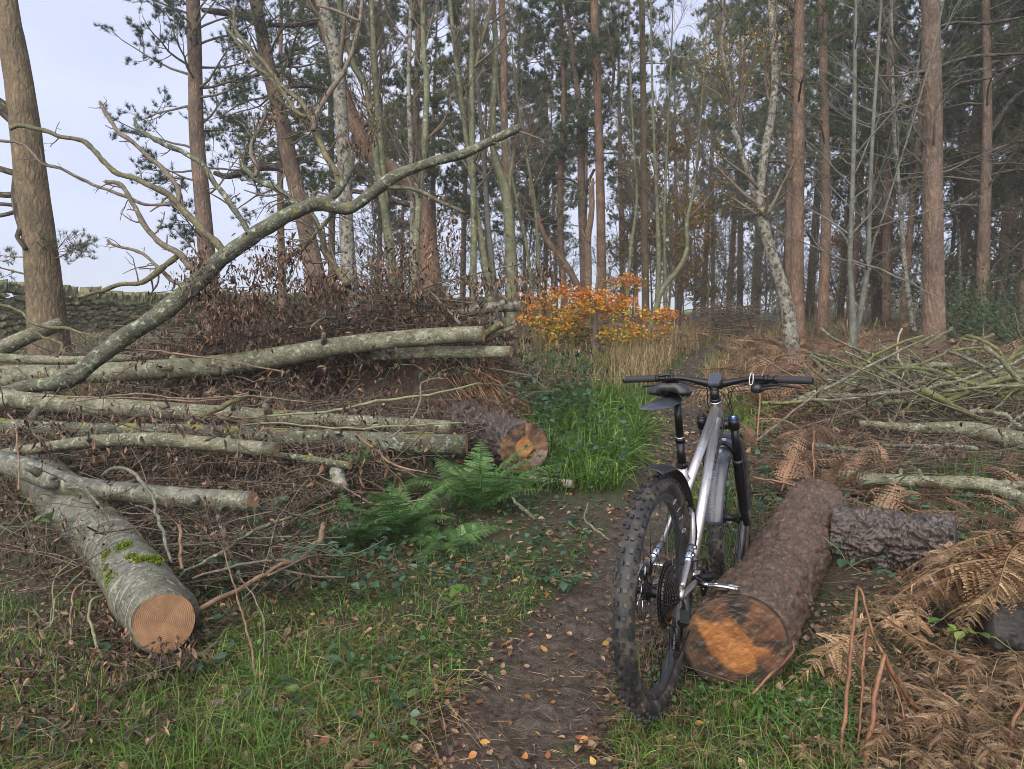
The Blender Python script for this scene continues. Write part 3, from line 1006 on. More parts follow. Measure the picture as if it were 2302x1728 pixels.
# big pine logs: real plated bark
def pine_log(name, label, P, R, mat, cellx, cellz, depth, colf, k=150, edge_w=.35, nth=90, cut=True, skew=0.0):
    n = len(P)
    mb = MB()
    def wf(Rk, tcv, th):
        q = tcv.reshape(-1, 3).copy()
        q = q + .035 * np.stack([fbm(q * 9, 2, 1), fbm(q * 9, 2, 2), 1.6 * fbm(q * 9, 2, 3)], -1)
        f1, f2, idn = worley(q * np.array([cellx, cellx, cellz]), 11)
        e = np.clip((f2 - f1) / edge_w, 0, 1)
        e = e * e * (3 - 2 * e)
        d = depth * (e - .6) + depth * .5 * (idn - .5) * e + depth * .55 * fbm(q * 70, 3, 5)
        g1, g2, gi = worley(q * np.array([cellx, cellx, cellz * 1.3]) * 2.3 + 5, 17)
        d = d + depth * .55 * (np.clip((g2 - g1) / .3, 0, 1) - .6 + .5 * (gi - .5))
        d = d + .010 * fbm(q * 6, 3, 8) + depth * .25 * fbm(q * 160, 2, 9)
        return Rk + d.reshape(Rk.shape)
    A, B, T = tubes(mb, P, R, k, wob=wf)
    if skew:                                        # the saw went through at a slant
        V = mb.v[0].reshape(n, k, 3)
        side = ((V - P[:, None]) * A[0, :, None]).sum(-1)
        V += T[0, :, None] * (side * skew * np.clip(1 - np.arange(n) / (n * .3), 0, 1)[:, None])[..., None]
    o = mb.build(name, mat, None, P[n // 2])
    tag(o, label, 'log')
    if cut:
        f = MB()
        disc(f, P[0] - T[0, 0] * .010, -A[0, 0] - T[0, 0] * skew, B[0, 0], -T[0, 0], R[0] * .985, 70, nth, colf, rough=.003)
        f.build('cut_face', CUTPINE, o, P[n // 2])
    return o

STAR = (np.array([(620, 945), (650, 955), (690, 985), (745, 990), (790, 1000), (805, 978), (830, 975), (850, 990), (880, 1035), (925, 1090), (955, 1140), (985, 1150), (1050, 1165), (1030, 1185), (965, 1197), (950, 1240), (945, 1270), (900, 1297), (860, 1292), (800, 1262), (740, 1215), (700, 1170), (672, 1110), (655, 1060), (640, 1010)], float) - np.array([848, 1108])) / np.array([312., -268.])
_r = math.radians(9)
STAR = STAR @ np.array([[math.cos(_r), math.sin(_r)], [-math.sin(_r), math.cos(_r)]])
def in_poly(x, y, poly):
    r = np.zeros(len(x), bool)
    for k in range(len(poly)):
        x1, y1 = poly[k]
        x2, y2 = poly[(k + 1) % len(poly)]
        c = (y1 > y) != (y2 > y)
        xi = (x2 - x1) * (y - y1) / (y2 - y1 + 1e-12) + x1
        r ^= c & (x < xi)
    return r
def star_col(a, b):
    r, t = np.hypot(a, b), np.arctan2(b, a)
    nz = fbm(np.stack([a * 3, b * 3, a * 0], -1), 4, 3)
    wed = fbm(np.stack([np.cos(t) * 2.2, np.sin(t) * 2.2, r * .7], -1), 3, 12)
    stk = fbm(np.stack([np.cos(t) * 14, np.sin(t) * 14, r * 1.3], -1), 3, 15)
    dark = np.array([.030, .022, .016])
    red = np.array([.135, .062, .030])
    w = np.clip(.42 + 1.25 * wed + .5 * stk + .35 * nz, 0, 1)[:, None]
    c = dark * (1 - w) + red * w
    olive = np.clip((r - .82) * 6, 0, 1)[:, None] * .5
    c = c * (1 - olive) + np.array([.10, .07, .035]) * olive
    s = 0
    for jx, jy in ((0, 0), (.03, 0), (-.03, 0), (0, .03), (0, -.03), (.02, .02), (-.02, .02), (.02, -.02), (-.02, -.02)):
        s = s + in_poly(a + jx + .05 * nz + .02 * stk, b + jy + .05 * nz - .02 * stk, STAR) / 9
    heart = np.array([.32, .128, .034]) * (1 + .35 * nz[:, None]) + np.array([.05, .04, .02]) * stk[:, None]
    kn = np.zeros(len(a))
    for kx, ky, kr in ((-.3, -.42, .10), (.04, .20, .16), (.42, -.20, .13), (.2, -.62, .16), (-.5, .42, .10)):
        kn = np.maximum(kn, np.exp(-(((a - kx) ** 2 + (b - ky) ** 2) / kr ** 2) ** 2))
    heart = heart * (1 - .55 * kn[:, None]) + np.array([.20, .07, .025]) * .55 * kn[:, None]
    c = c * (1 - s[:, None]) + heart * s[:, None]
    rim = (r > .955)[:, None]
    c = np.where(rim, np.array([.035, .022, .016]), c)
    return np.clip(c * (1 + .25 * fbm(np.stack([a * 9, b * 9, a * 0], -1), 3, 8))[:, None], .01, 1)
def lp(u0, v0, Y0, d0, u1, v1, Y1, d1, n):
    return pxline([(u0, v0, Y0, d0), ((u0 + u1) / 2 + 6, (v0 + v1) / 2 + 4, (Y0 + Y1) / 2, (d0 + d1) / 2), (u1, v1, Y1, d1)], n)
P, R = lp(1655, 1440, 2.28, 212, 1836, 1140, 3.95, 140, 170)
R[:] = np.linspace(.163, .168, len(R))
log_a = pine_log('pine_log', 'thick red barked pine log beside the bicycle, star shaped orange heartwood in its sawn end', P, R, RED_PINE, 15, 6.5, .012, star_col, skew=-.42, edge_w=.22)
PLOG = (P, R)
P, R = lp(1872, 1205, 3.50, 140, 2150, 1232, 3.22, 128, 150)
R[:] = np.linspace(.150, .140, len(R))
log_b = pine_log('pine_log', 'dark furrowed pine log lying behind the red barked log under dead bracken', P, R, WET_PINE, 22, 6, .024, None, cut=False, edge_w=.3)
# a shelf of small pale fungi on it
fm = MB()
ny = 44
ts = rng.uniform(.38, .72, ny)
ip = (ts * (len(P) - 1)).astype(int)
an = rng.uniform(-.55, -.15, ny)
c0 = P[ip] + np.stack([0 * an, -np.cos(an), np.sin(an)], -1) * (R[ip] * 1.0)[:, None]
leaves(fm, c0, np.stack([rng.normal(size=ny) * .6, -np.ones(ny), rng.normal(size=ny) * .2], -1), rng.uniform(.012, .026, ny), rng.uniform(.014, .03, ny), pick([(.55, .42, .25), (.62, .50, .32), (.45, .33, .19)], ny), side=np.tile([1., 0, 0], (ny, 1)))
fm.build('bracket_fungi', LEAF, log_b, P[len(P) // 2], kind='stuff', label='rows of small cream bracket fungi')
def dark_col(a, b):
    r, t = np.hypot(a, b), np.arctan2(b, a)
    nz = fbm(np.stack([a * 3, b * 3, a * 0], -1), 4, 31)
    st = fbm(np.stack([np.cos(t) * 6, np.sin(t) * 6, r * .6], -1), 3, 33)
    w = np.clip(.4 + .9 * st + .6 * nz, 0, 1)[:, None]
    c = np.array([.045, .030, .02]) * (1 - w) + np.array([.25, .135, .07]) * w
    h = np.clip((.42 - np.hypot(a + .05, b - .05) + .1 * nz) * 9, 0, 1)[:, None]
    c = c * (1 - h) + np.array([.40, .18, .06]) * h
    pk = ((t > -1.25) & (t < -.15) & (r > .5))[:, None]
    c = np.where(pk, np.array([.26, .17, .14]), c)
    return np.clip(c * (1 + .3 * nz[:, None]), .01, 1)
P, R = lp(1178, 1007, 4.72, 116, 1040, 948, 5.75, 100, 120)
R[:] = .176
log_d = pine_log('pine_log', 'dark wet pine log with orange heart poking out beside the grassy track', P, R, WET_PINE, 20, 6, .02, dark_col, k=120, nth=60)
P, R = lp(2210, 1415, 2.55, 130, 2480, 1440, 2.45, 130, 80)
pine_log('pine_log', 'black log half hidden under the dead bracken', P, R, m_bark('near black bark', [(.012, .010, .009), (.03, .025, .022), (.06, .05, .045)], bd=.01), 20, 8, .016, None, k=70, cut=False)  # this log is coloured near black all over, darker than the other pine logs

# ------------------------------------------------------------------ branches lying on the right
GR = 'branches dragged into the brush on the right'
log('cut_branch', 'straight green grey log just behind the two pine logs', 'log', [(1846, 1066, 4.45, 26), (1950, 1074, 4.4, 27), (2080, 1083, 4.35, 29), (2190, 1085, 4.3, 31), (2245, 1098, 4.25, 33), (2310, 1130, 4.15, 34), (2380, 1165, 4.05, 34)], ASH, 30, 18, cut=(1, 0))
log('cut_branch', 'forked grey limb joining the straight green grey log', 'branch', [(2230, 1088, 4.32, 22), (2290, 1090, 4.38, 22), (2400, 1098, 4.5, 22)], ASH, 12, 14)
log('cut_branch', 'thick pale lichened log sloping into the brush past the straight log', 'log', [(1930, 950, 5.6, 12), (2000, 957, 5.55, 18), (2070, 962, 5.5, 24), (2164, 963, 5.4, 32), (2232, 975, 5.3, 38), (2310, 994, 5.2, 42), (2400, 1015, 5.05, 44)], ASH, 28, 18)
BR = [
 ('diagonal mossy branch crossing the brush heap', LICHEN, [(2005, 914, 6.3, 20), (2098, 889, 6.3, 20), (2150, 872, 6.35, 20), (2217, 852, 6.4, 20), (2310, 835, 6.5, 19), (2400, 815, 6.6, 18)]),
 ('thin mossy branch with a blunt green end', MOSSY, [(1860, 884, 6.6, 9), (1915, 876, 6.6, 12), (1970, 868, 6.55, 13), (2031, 862, 6.5, 14), (2066, 873, 6.45, 15)]),
 ('pale crusted branch sloping down towards the handlebar', LICHEN, [(1827, 806, 7.3, 8), (1845, 822, 7.2, 10), (1862, 836, 7.1, 10), (1895, 853, 7.0, 10), (1945, 868, 6.9, 10)]),
 ('pale crusted branch lying along the far edge of the brush', LICHEN, [(1790, 842, 7.4, 14), (1840, 852, 7.3, 15), (1890, 862, 7.2, 15), (1936, 852, 7.1, 13), (1998, 838, 7.1, 12), (2040, 826, 7.1, 10)]),
 ('bright mossy stick tilting up out of the heap', MOSSY, [(2070, 783, 8.6, 9), (2114, 754, 8.6, 10), (2142, 737, 8.6, 10)]),
 ('mossy elbow branch poking up behind the heap', MOSSY, [(2172, 797, 8.2, 9), (2178, 788, 8.2, 10), (2192, 769, 8.3, 11), (2232, 752, 8.4, 11)]),
 ('short mossy stick beside the elbow branch', MOSSY, [(2168, 800, 8.0, 11), (2190, 795, 8.0, 11), (2213, 789, 8.0, 11)]),
 ('stubby cut limb in the middle of the heap', ASH, [(2075, 824, 7.2, 16), (2105, 819, 7.2, 17), (2138, 824, 7.2, 16)]),
 ('short cut limb pointing down out of the heap', LICHEN, [(1984, 886, 6.4, 16), (2000, 905, 6.2, 17), (2022, 927, 6.0, 18)]),
 ('long thin grey branch stretched over the heap', ASH, [(2055, 858, 6.9, 9), (2130, 866, 6.8, 10), (2197, 866, 6.8, 10), (2310, 880, 6.7, 11), (2400, 885, 6.6, 11)]),
 ('grey branch climbing out of the heap', ASH, [(2190, 855, 7.0, 10), (2263, 823, 7.1, 10), (2310, 800, 7.2, 9), (2400, 770, 7.4, 8)]),
 ('pale upright twig standing in the heap', m_bark('pale twig', [(.26, .19, .14), (.38, .29, .22), (.5, .4, .32)]), [(2027, 860, 7.0, 6), (2029, 829, 7.0, 6), (2017, 795, 7.0, 6), (2021, 756, 7.0, 5), (2028, 738, 7.0, 4)]),
 ('thin bare twig slanting beside the pale upright twig', TWIG, [(1995, 833, 7.2, 5), (1978, 795, 7.2, 5), (1972, 762, 7.2, 3)]),
 ('crooked mossy limb hanging below the diagonal branch', MOSSY, [(2122, 930, 6.1, 9), (2130, 912, 6.2, 10), (2145, 888, 6.3, 12), (2147, 866, 6.35, 9)]),
 ('pale stick at the edge of the heap', BIRCH, [(2255, 970, 5.7, 12), (2290, 940, 5.8, 12), (2340, 905, 5.9, 12)]),
 ('rotten green log sunk in the bracken', LICHEN, [(1830, 1003, 5.0, 17), (1890, 1008, 5.0, 20), (1945, 1010, 5.0, 19), (2000, 1020, 4.95, 14)]),
 ('white flaking stick under the red twigs', BIRCH, [(1985, 1000, 5.2, 9), (2060, 1003, 5.2, 11), (2135, 1002, 5.2, 12), (2200, 1010, 5.15, 9)]),
 ('crooked grey limb with a stump of bark', ASH, [(2300, 960, 5.5, 13), (2230, 925, 5.7, 13), (2165, 930, 5.8, 22), (2150, 926, 5.85, 22)]),
 ('long twisted green branch lying low in the heap', ASH, [(1845, 868, 6.8, 10), (1900, 895, 6.6, 11), (1960, 906, 6.5, 11), (2050, 900, 6.5, 9), (2140, 876, 6.5, 7)]),
 ('thin branch bowing across the heap', TWIG, [(1800, 960, 5.6, 4), (1900, 930, 5.7, 5), (2010, 880, 5.9, 5), (2110, 850, 6.1, 5), (2200, 845, 6.3, 4)]),
]
for lab, mt, pts in BR:
    log('cut_branch', lab, 'branch', pts, mt, 20, 12, cut=(1, 1), group=GR, lump=.35)
# ------------------------------------------------------------------ the great bough propped over the stack
def dep(v):            # the bough leans a little away as it rises
    return 5.55 + (880 - v) / 600 * .75
MAINB = [(-70, 895, 34), (0, 880, 33), (60, 868, 35), (130, 859, 42), (172, 842, 44), (205, 816, 46), (272, 763, 46), (370, 699, 46), (458, 622, 45), (500, 580, 42), (549, 544, 41), (617, 499, 39), (677, 469, 37), (722, 458, 40), (762, 470, 31), (792, 467, 30), (836, 434, 29), (882, 400, 29), (949, 370, 26), (1037, 345, 24), (1122, 307, 22), (1171, 286, 20)]
bp0 = at(0, 880, dep(880))
bough = thing('fallen_bough', 'great lichened bough propped up slantwise over the log stack', 'bough', bp0)
mb = MB()
P, R = pxline([(u, v, dep(v), d * .84) for u, v, d in MAINB], 160)
P = P + np.stack([fbm(P * 5 + 3, 2, 1), fbm(P * 5 + 9, 2, 2), fbm(P * 5 + 5, 2, 3)], -1) * .012
R = R * (1 + .10 * fbm(P * 8, 3, 7))
def wfb(Rk, tcv, th):
    q = np.stack([np.cos(th)[None, None] + 0 * Rk, np.sin(th)[None, None] + 0 * Rk, tcv[..., 2] * 7], -1)
    return Rk * (1 + .16 * fbm(q, 3, 8) + .10 * fbm(q * 4, 3, 9))
tubes(mb, P, R, 28, wob=wfb)
part(mb, 'main_stem', LICHEN, bough)
LIMBS = [
 (MOSSY, [(506, 566, 17), (464, 523, 15), (434, 493, 14), (396, 455, 14), (380, 439, 14), (350, 422, 13), (304, 401, 12), (261, 388, 12), (236, 367, 11), (211, 337, 11), (186, 316, 11), (139, 306, 10), (84, 289, 10), (42, 282, 10), (21, 291, 8)], 0),
 (TWIG, [(394, 458, 6), (337, 460, 6), (295, 447, 7), (253, 430, 7), (211, 415, 7), (169, 396, 7), (139, 379, 7), (97, 367, 7), (67, 337, 6), (38, 320, 6), (-20, 314, 6)], .1),
 (TWIG, [(450, 614, 15), (422, 590, 14), (405, 571, 13), (367, 552, 12), (329, 514, 12), (308, 476, 11), (287, 438, 10), (270, 413, 10), (238, 407, 8)], -.15),
 (MOSSY, [(405, 571, 12), (367, 600, 13), (337, 624, 12), (312, 637, 10), (270, 639, 10), (228, 654, 9), (177, 668, 8)], -.2),
 (TWIG, [(420, 640, 9), (388, 632, 9), (365, 610, 8), (346, 590, 7), (320, 569, 7), (295, 561, 7), (257, 552, 6), (243, 540, 6)], .15),
 (LICHEN, [(563, 528, 12), (531, 476, 12), (498, 430, 12), (476, 401, 12), (455, 371, 11), (434, 354, 11), (401, 337, 11), (371, 325, 11), (346, 312, 10), (316, 295, 9), (308, 282, 8), (301, 266, 7)], .2),
 (TWIG, [(402, 458, 11), (398, 422, 10), (367, 379, 10), (329, 350, 9), (295, 316, 9), (270, 299, 9), (242, 261, 9), (226, 230, 7)], .25),
 (LICHEN, [(682, 470, 15), (632, 430, 13), (590, 409, 13), (573, 396, 14), (552, 379, 10), (540, 350, 9), (533, 335, 8)], .2),
 (TWIG, [(575, 395, 9), (578, 379, 8), (566, 350, 8), (565, 325, 8), (582, 290, 8), (594, 262, 8), (598, 235, 6)], .3),
 (LICHEN, [(724, 466, 20), (745, 444, 19), (766, 420, 17), (783, 386, 17), (792, 352, 14), (790, 340, 9)], .05),
 (MOSSY, [(764, 420, 13), (757, 391, 13), (737, 359, 12), (720, 318, 12), (701, 282, 12), (684, 236, 10), (641, 200, 9), (612, 166, 9), (588, 135, 9), (557, 101, 8), (530, 67, 8), (525, 14, 6)], .35),
 (TWIG, [(705, 292, 11), (713, 255, 10), (742, 205, 10), (771, 164, 9), (790, 120, 9), (807, 53, 8), (814, 0, 7), (818, -60, 6)], .4),
 (MOSSY, [(688, 262, 8), (665, 248, 8), (617, 183, 8), (569, 142, 7), (535, 96, 7), (501, 55, 6)], .5),
 (TWIG, [(807, 47, 6), (757, 24, 6), (713, 12, 5)], .45),
 (MOSSY, [(781, 640, 16), (760, 610, 15), (737, 581, 14), (725, 540, 13), (716, 514, 12), (701, 480, 12)], .6),
 (MOSSY, [(719, 514, 9), (745, 486, 8), (770, 465, 7)], .4),
 (MOSSY, [(712, 520, 8), (690, 550, 7), (652, 578, 7), (640, 588, 8)], .35),
 (ASH, [(858, 420, 9), (930, 424, 8), (985, 452, 8), (1045, 478, 6)], .3),
 (MOSSY, [(1112, 312, 9), (1100, 300, 7), (1096, 287, 5)], -.02),
 (MOSSY, [(1100, 318, 7), (1112, 322, 5), (1120, 323, 4)], -.05),
 (TWIG, [(1165, 292, 4), (1195, 305, 4), (1220, 316, 3)], -.05),
 (TWIG, [(698, 462, 8), (704, 440, 7), (708, 432, 8)], -.05),
]
twP, twR = [], []
for mt, pts, off in LIMBS:
    n = max(10, len(pts) * 5)
    P, R = pxline([(u, v, dep(v) + off * (i / (len(pts) - 1)), d) for i, (u, v, d) in enumerate(pts)], n)
    P = P + fbm(P * 9, 2, 3)[:, None] * .008
    R = R * (1 + .22 * fbm(np.stack([np.arange(n) * .7, R, R], -1), 2, 5))
    m_ = MB(); tubes(m_, P, R, 10); part(m_, 'limb', mt, bough)
    twP.append(spline(P, 12)); twR.append(np.interp(np.linspace(0, 1, 12), np.linspace(0, 1, n), R))
twP, twR = np.array(twP), np.array(twR)
q1, r1 = spawn(twP, twR, 7, .10, .32, 55, 5, .15, 1, .1, .22, .35, .0022, .5)
q2, r2 = spawn(q1, r1, 1, .05, .14, 45, 4, .4, 1, .0, .2, .7, .0018, .6)
q3, r3 = spawn(twP[[7, 8, 10, 12, 14, 16]], twR[[7, 8, 10, 12, 14, 16]], 16, .15, .5, 50, 6, .1, .8, .1, .2, .35, .0022, .5)
m_ = MB()
tubes(m_, q1, r1, 4, caps=False); tubes(m_, q2, r2, 3, caps=False); tubes(m_, q3, r3, 4, caps=False)
part(m_, 'twigs', TWIG, bough, kind='stuff')

# ------------------------------------------------------------------ loose sticks in front of the stack
ORANGE = m_bark('peeled orange twig', [(.10, .058, .032), (.20, .118, .066), (.31, .205, .125)], lich=[(.07, .05, .035), (.24, .21, .14)], la=.4, ls=22, bd=.002, rough=.55)
GREENT = m_bark('green twig', [(.09, .10, .045), (.17, .175, .085), (.26, .255, .15)], bd=.0015)
ST = [
 ('grey sapling stem arched over the thick silver trunk', BEECH, [(228, 1070, 3.5, 7), (250, 1054, 3.45, 9), (280, 1054, 3.4, 10), (310, 1072, 3.3, 10), (342, 1114, 3.15, 10), (364, 1197, 2.95, 9), (386, 1265, 2.8, 8)]),
 ('grey curved stem hugging the side of the thick silver trunk', BEECH, [(150, 1096, 3.55, 7), (189, 1100, 3.45, 10), (228, 1140, 3.3, 10), (262, 1185, 3.15, 9), (292, 1220, 3.0, 8)]),
 ('straight grey stick fanning out behind the sawn rings', ASH, [(412, 1285, 2.85, 9), (504, 1237, 2.95, 10), (570, 1193, 3.1, 9), (653, 1162, 3.25, 8)]),
 ('orange peeled branch running from the sawn rings toward the ferns', ORANGE, [(420, 1385, 2.55, 15), (470, 1355, 2.6, 15), (526, 1330, 2.68, 14), (614, 1281, 2.85, 13), (690, 1245, 3.0, 15), (718, 1215, 3.1, 16), (724, 1190, 3.2, 15), (727, 1178, 3.25, 13)]),
 ('thin grey stick lying along the orange peeled branch', TWIG, [(432, 1300, 2.75, 7), (500, 1278, 2.8, 8), (560, 1266, 2.85, 7), (620, 1262, 2.9, 7), (690, 1258, 2.95, 6)]),
 ('short upright stub beside the sawn rings', ORANGE, [(410, 1280, 2.75, 9), (408, 1230, 2.78, 9), (402, 1178, 2.8, 10)]),
 ('orange shoot hanging bent from the thick silver trunk', ORANGE, [(198, 1302, 2.75, 6), (168, 1325, 2.7, 6), (158, 1370, 2.6, 6), (160, 1450, 2.45, 6), (168, 1530, 2.32, 5)]),
 ('green bark shoot curling below the thick silver trunk', GREENT, [(232, 1338, 2.6, 7), (208, 1352, 2.55, 8), (202, 1385, 2.5, 8), (215, 1440, 2.4, 8), (230, 1480, 2.32, 7)]),
 ('slim green shoot beside the bent orange shoot', GREENT, [(190, 1280, 2.8, 4), (150, 1320, 2.7, 4), (124, 1350, 2.6, 4), (116, 1400, 2.5, 4), (90, 1420, 2.45, 3)]),
 ('slim green shoot arching from the silver trunk', GREENT, [(162, 1262, 2.9, 4), (124, 1300, 2.8, 4), (118, 1360, 2.65, 4), (112, 1410, 2.5, 4)]),
 ('forked stick stuck in the leaves below the sawn rings', ASH, [(250, 1512, 2.3, 6), (268, 1552, 2.2, 8), (280, 1610, 2.1, 9), (280, 1690, 2.0, 8)]),
 ('thin stick sloping down from the forked stick', TWIG, [(268, 1545, 2.25, 5), (300, 1585, 2.15, 6), (340, 1635, 2.05, 5), (415, 1722, 1.95, 5)]),
 ('green stick sloping left from the forked stick', GREENT, [(268, 1540, 2.28, 4), (240, 1600, 2.15, 5), (214, 1665, 2.05, 5), (198, 1730, 1.95, 5)]),
 ('dark broken stump of a shoot in the leaves', TWIG, [(229, 1495, 2.33, 14), (228, 1540, 2.28, 13), (226, 1585, 2.22, 12)]),
 ('thin curved twig hanging in the grass right of the sawn rings', ORANGE, [(504, 1237, 2.85, 4), (526, 1316, 2.7, 5), (548, 1395, 2.5, 6), (568, 1470, 2.35, 6), (572, 1538, 2.25, 5)]),
 ('thin bent twig beside the curved twig in the grass', TWIG, [(540, 1300, 2.7, 4), (575, 1350, 2.6, 5), (592, 1400, 2.5, 5), (592, 1480, 2.38, 4)]),
 ('long bramble cane looping along the front of the stack', GREENT, [(600, 935, 4.9, 5), (735, 926, 4.8, 7), (830, 905, 4.8, 8), (900, 895, 4.8, 8), (990, 882, 4.8, 6), (1080, 860, 4.9, 4)]),
 ('thin cane running along the long log with yellow crust', GREENT, [(540, 956, 4.5, 4), (620, 950, 4.5, 5), (760, 962, 4.45, 6), (880, 958, 4.45, 5), (1040, 950, 4.5, 4)]),
 ('dark branching twig standing in front of the earth bank', TWIG, [(875, 985, 4.3, 5), (925, 945, 4.35, 6), (945, 900, 4.4, 6), (948, 862, 4.45, 5), (980, 850, 4.5, 4), (1005, 852, 4.5, 3)]),
 ('pale cane dangling over the ferns', ORANGE, [(800, 975, 4.25, 4), (850, 1015, 4.15, 6), (885, 1045, 4.05, 6), (960, 1062, 3.95, 4)]),
 ('bare twig reaching down from the short birch piece', TWIG, [(715, 1068, 4.0, 4), (780, 1098, 3.85, 5), (850, 1135, 3.7, 6), (960, 1122, 3.7, 4)]),
 ('pale stick leaning on the brush heap', ASH, [(962, 648, 6.7, 5), (1000, 690, 6.6, 7), (1035, 728, 6.5, 8)]),
 ('long wiry stem arching above the brush heap', TWIG, [(640, 735, 6.6, 4), (800, 700, 6.7, 5), (930, 655, 6.8, 6), (1050, 620, 6.9, 5), (1180, 590, 7.0, 4)]),
 ('reddish stem lying over the long mossy log', ORANGE, [(270, 786, 5.75, 6), (350, 788, 5.8, 6), (430, 800, 5.8, 6), (520, 812, 5.85, 5), (640, 836, 5.85, 4)]),
 ('orange stem lying level above the pale lichened log', ORANGE, [(80, 890, 5.1, 4), (200, 892, 5.1, 5), (330, 896, 5.05, 5), (470, 900, 5.0, 5), (560, 882, 5.0, 4)]),
 ('grey stem lying level above the pale lichened log', TWIG, [(150, 905, 5.0, 4), (300, 886, 5.0, 5), (420, 896, 4.95, 5), (560, 890, 5.0, 4), (700, 905, 5.0, 3)]),
 ('mossy forked twig at the foot of the lone pine', MOSSY, [(-20, 678, 7.3, 7), (41, 698, 7.3, 8), (82, 730, 7.2, 9), (158, 739, 7.2, 8), (220, 760, 7.1, 5)]),
 ('yellow mossy twig below the forked one', MOSSY, [(70, 742, 7.0, 6), (110, 762, 7.0, 7), (140, 772, 6.95, 8), (128, 800, 6.9, 7), (96, 823, 6.85, 6)]),
 ('red brown stem standing in front of the curved silver log', ORANGE, [(18, 930, 3.5, 4), (36, 960, 3.4, 5), (40, 1040, 3.2, 5), (42, 1100, 3.05, 5)]),
 ('straw coloured cane lying across the bracken by the front wheel', ORANGE, [(1690, 1072, 4.2, 5), (1740, 1080, 4.1, 6), (1795, 1092, 4.0, 6), (1860, 1105, 3.9, 5)]),
 ('grey stick lying in the ferns by the track', LICHEN, [(1152, 1118, 3.9, 8), (1180, 1145, 3.8, 10), (1203, 1168, 3.72, 9)]),
 ('crooked twig lying at the edge of the track', TWIG, [(1322, 1130, 3.75, 5), (1318, 1170, 3.6, 6), (1350, 1200, 3.5, 7), (1372, 1215, 3.45, 6)]),
 ('long thin stick leaning through the bracken behind the bicycle', TWIG, [(1700, 990, 4.6, 5), (1760, 945, 4.8, 6), (1820, 895, 5.0, 6), (1860, 862, 5.2, 5)]),
]
for lab, mt, pts in ST:
    cc = 'branch'
    log('stick', lab, cc, pts, mt, 22, 9, cut=(0, 0), wob=.08, lump=.25)

# ------------------------------------------------------------------ brash: twigs and withered leaves heaped between the logs
def mound_z(x, y):
    """earth bank and brush heap behind the stack (height over the ground)"""
    z = .62 * np.exp(-(((x + 1.05) / .80) ** 2 + ((y - 6.9) / .75) ** 2) ** 1.3)
    z = z + .34 * np.exp(-(((x + 2.6) / 1.3) ** 2 + ((y - 7.2) / .7) ** 2) ** 1.2)
    z = z + .40 * np.exp(-(((x + .45) / .50) ** 2 + ((y - 6.6) / .5) ** 2) ** 1.5)
    return z
mx, my = np.linspace(-4.8, .6, 150), np.linspace(5.6, 8.6, 100)
mb = MB()
X, Y = np.meshgrid(mx, my)
Zm = mound_z(X, Y)
Z = gz(X, Y) - .03 + Zm * (1 + .35 * n2(X, Y, 2.2, 4, 61)) + np.clip(Zm, 0, .3) * .35 * n2(X, Y, 9, 4, 62, .6)
i = np.arange(99)[:, None] * 150 + np.arange(149)[None]
mb.add(np.stack([X, Y, Z], -1).reshape(-1, 3), np.stack([i, i + 1, i + 151, i + 150], -1).reshape(-1, 4))
m, nt, bs, out = mk('crumbling earth')
tcn = nd(nt, 'ShaderNodeTexCoord').outputs['Object']
e1 = noise(nt, tcn, 22, 7, .7)
nt.links.new(ramp(nt, e1, [(.3, (.018, .011, .008)), (.5, (.055, .034, .022)), (.7, (.115, .070, .044))]), bs.inputs['Base Color'])
bs.inputs['Roughness'].default_value = .9
bump(nt, bs, e1, 1.0, .03)
o = mb.build('earth_mound', m, None, (-1.0, 7.0, .2))
tag(o, 'crumbling dark brown earth bank under the long mossy log', 'mound')

def scatter_region(n, u0, u1, Y0, Y1, h, hf=None, pw=1.0):
    """points over a patch of ground given by picture columns and depth"""
    Y = rng.uniform(Y0, Y1, n)
    u = rng.uniform(u0, u1, n)
    x = (u - PW / 2) / FPX * Y * 1.0
    z = gz(x, Y)
    hh = h if hf is None else hf(x, Y)
    return np.stack([x, Y, z + hh * rng.uniform(0, 1, n) ** pw], -1)

def twig_heap(mb, C, L0, L1, r0, r1, flat=.35, k=4, m=6, wig=.16, cols=None, dirx=0.0):
    N = len(C)
    d = rng.normal(size=(N, 3)) * np.array([1 + dirx, 1, flat])
    d = unit(d)
    L = rng.uniform(L0, L1, N)[:, None]
    Q = np.empty((N, m, 3))
    p = C - d * L / 2
    for j in range(m):
        Q[:, j] = p
        d = unit(d + rng.normal(size=(N, 3)) * wig * np.array([1, 1, .6]))
        p = p + d * L / (m - 1)
    Q[:, :, 2] = np.maximum(Q[:, :, 2], gz(Q[:, :, 0], Q[:, :, 1]) + .004)
    R = rng.uniform(r0, r1, N)[:, None] * np.linspace(1, .45, m)[None]
    tubes(mb, Q, R, k, c=None if cols is None else pick(cols, N, .25), caps=False)
    return Q, R

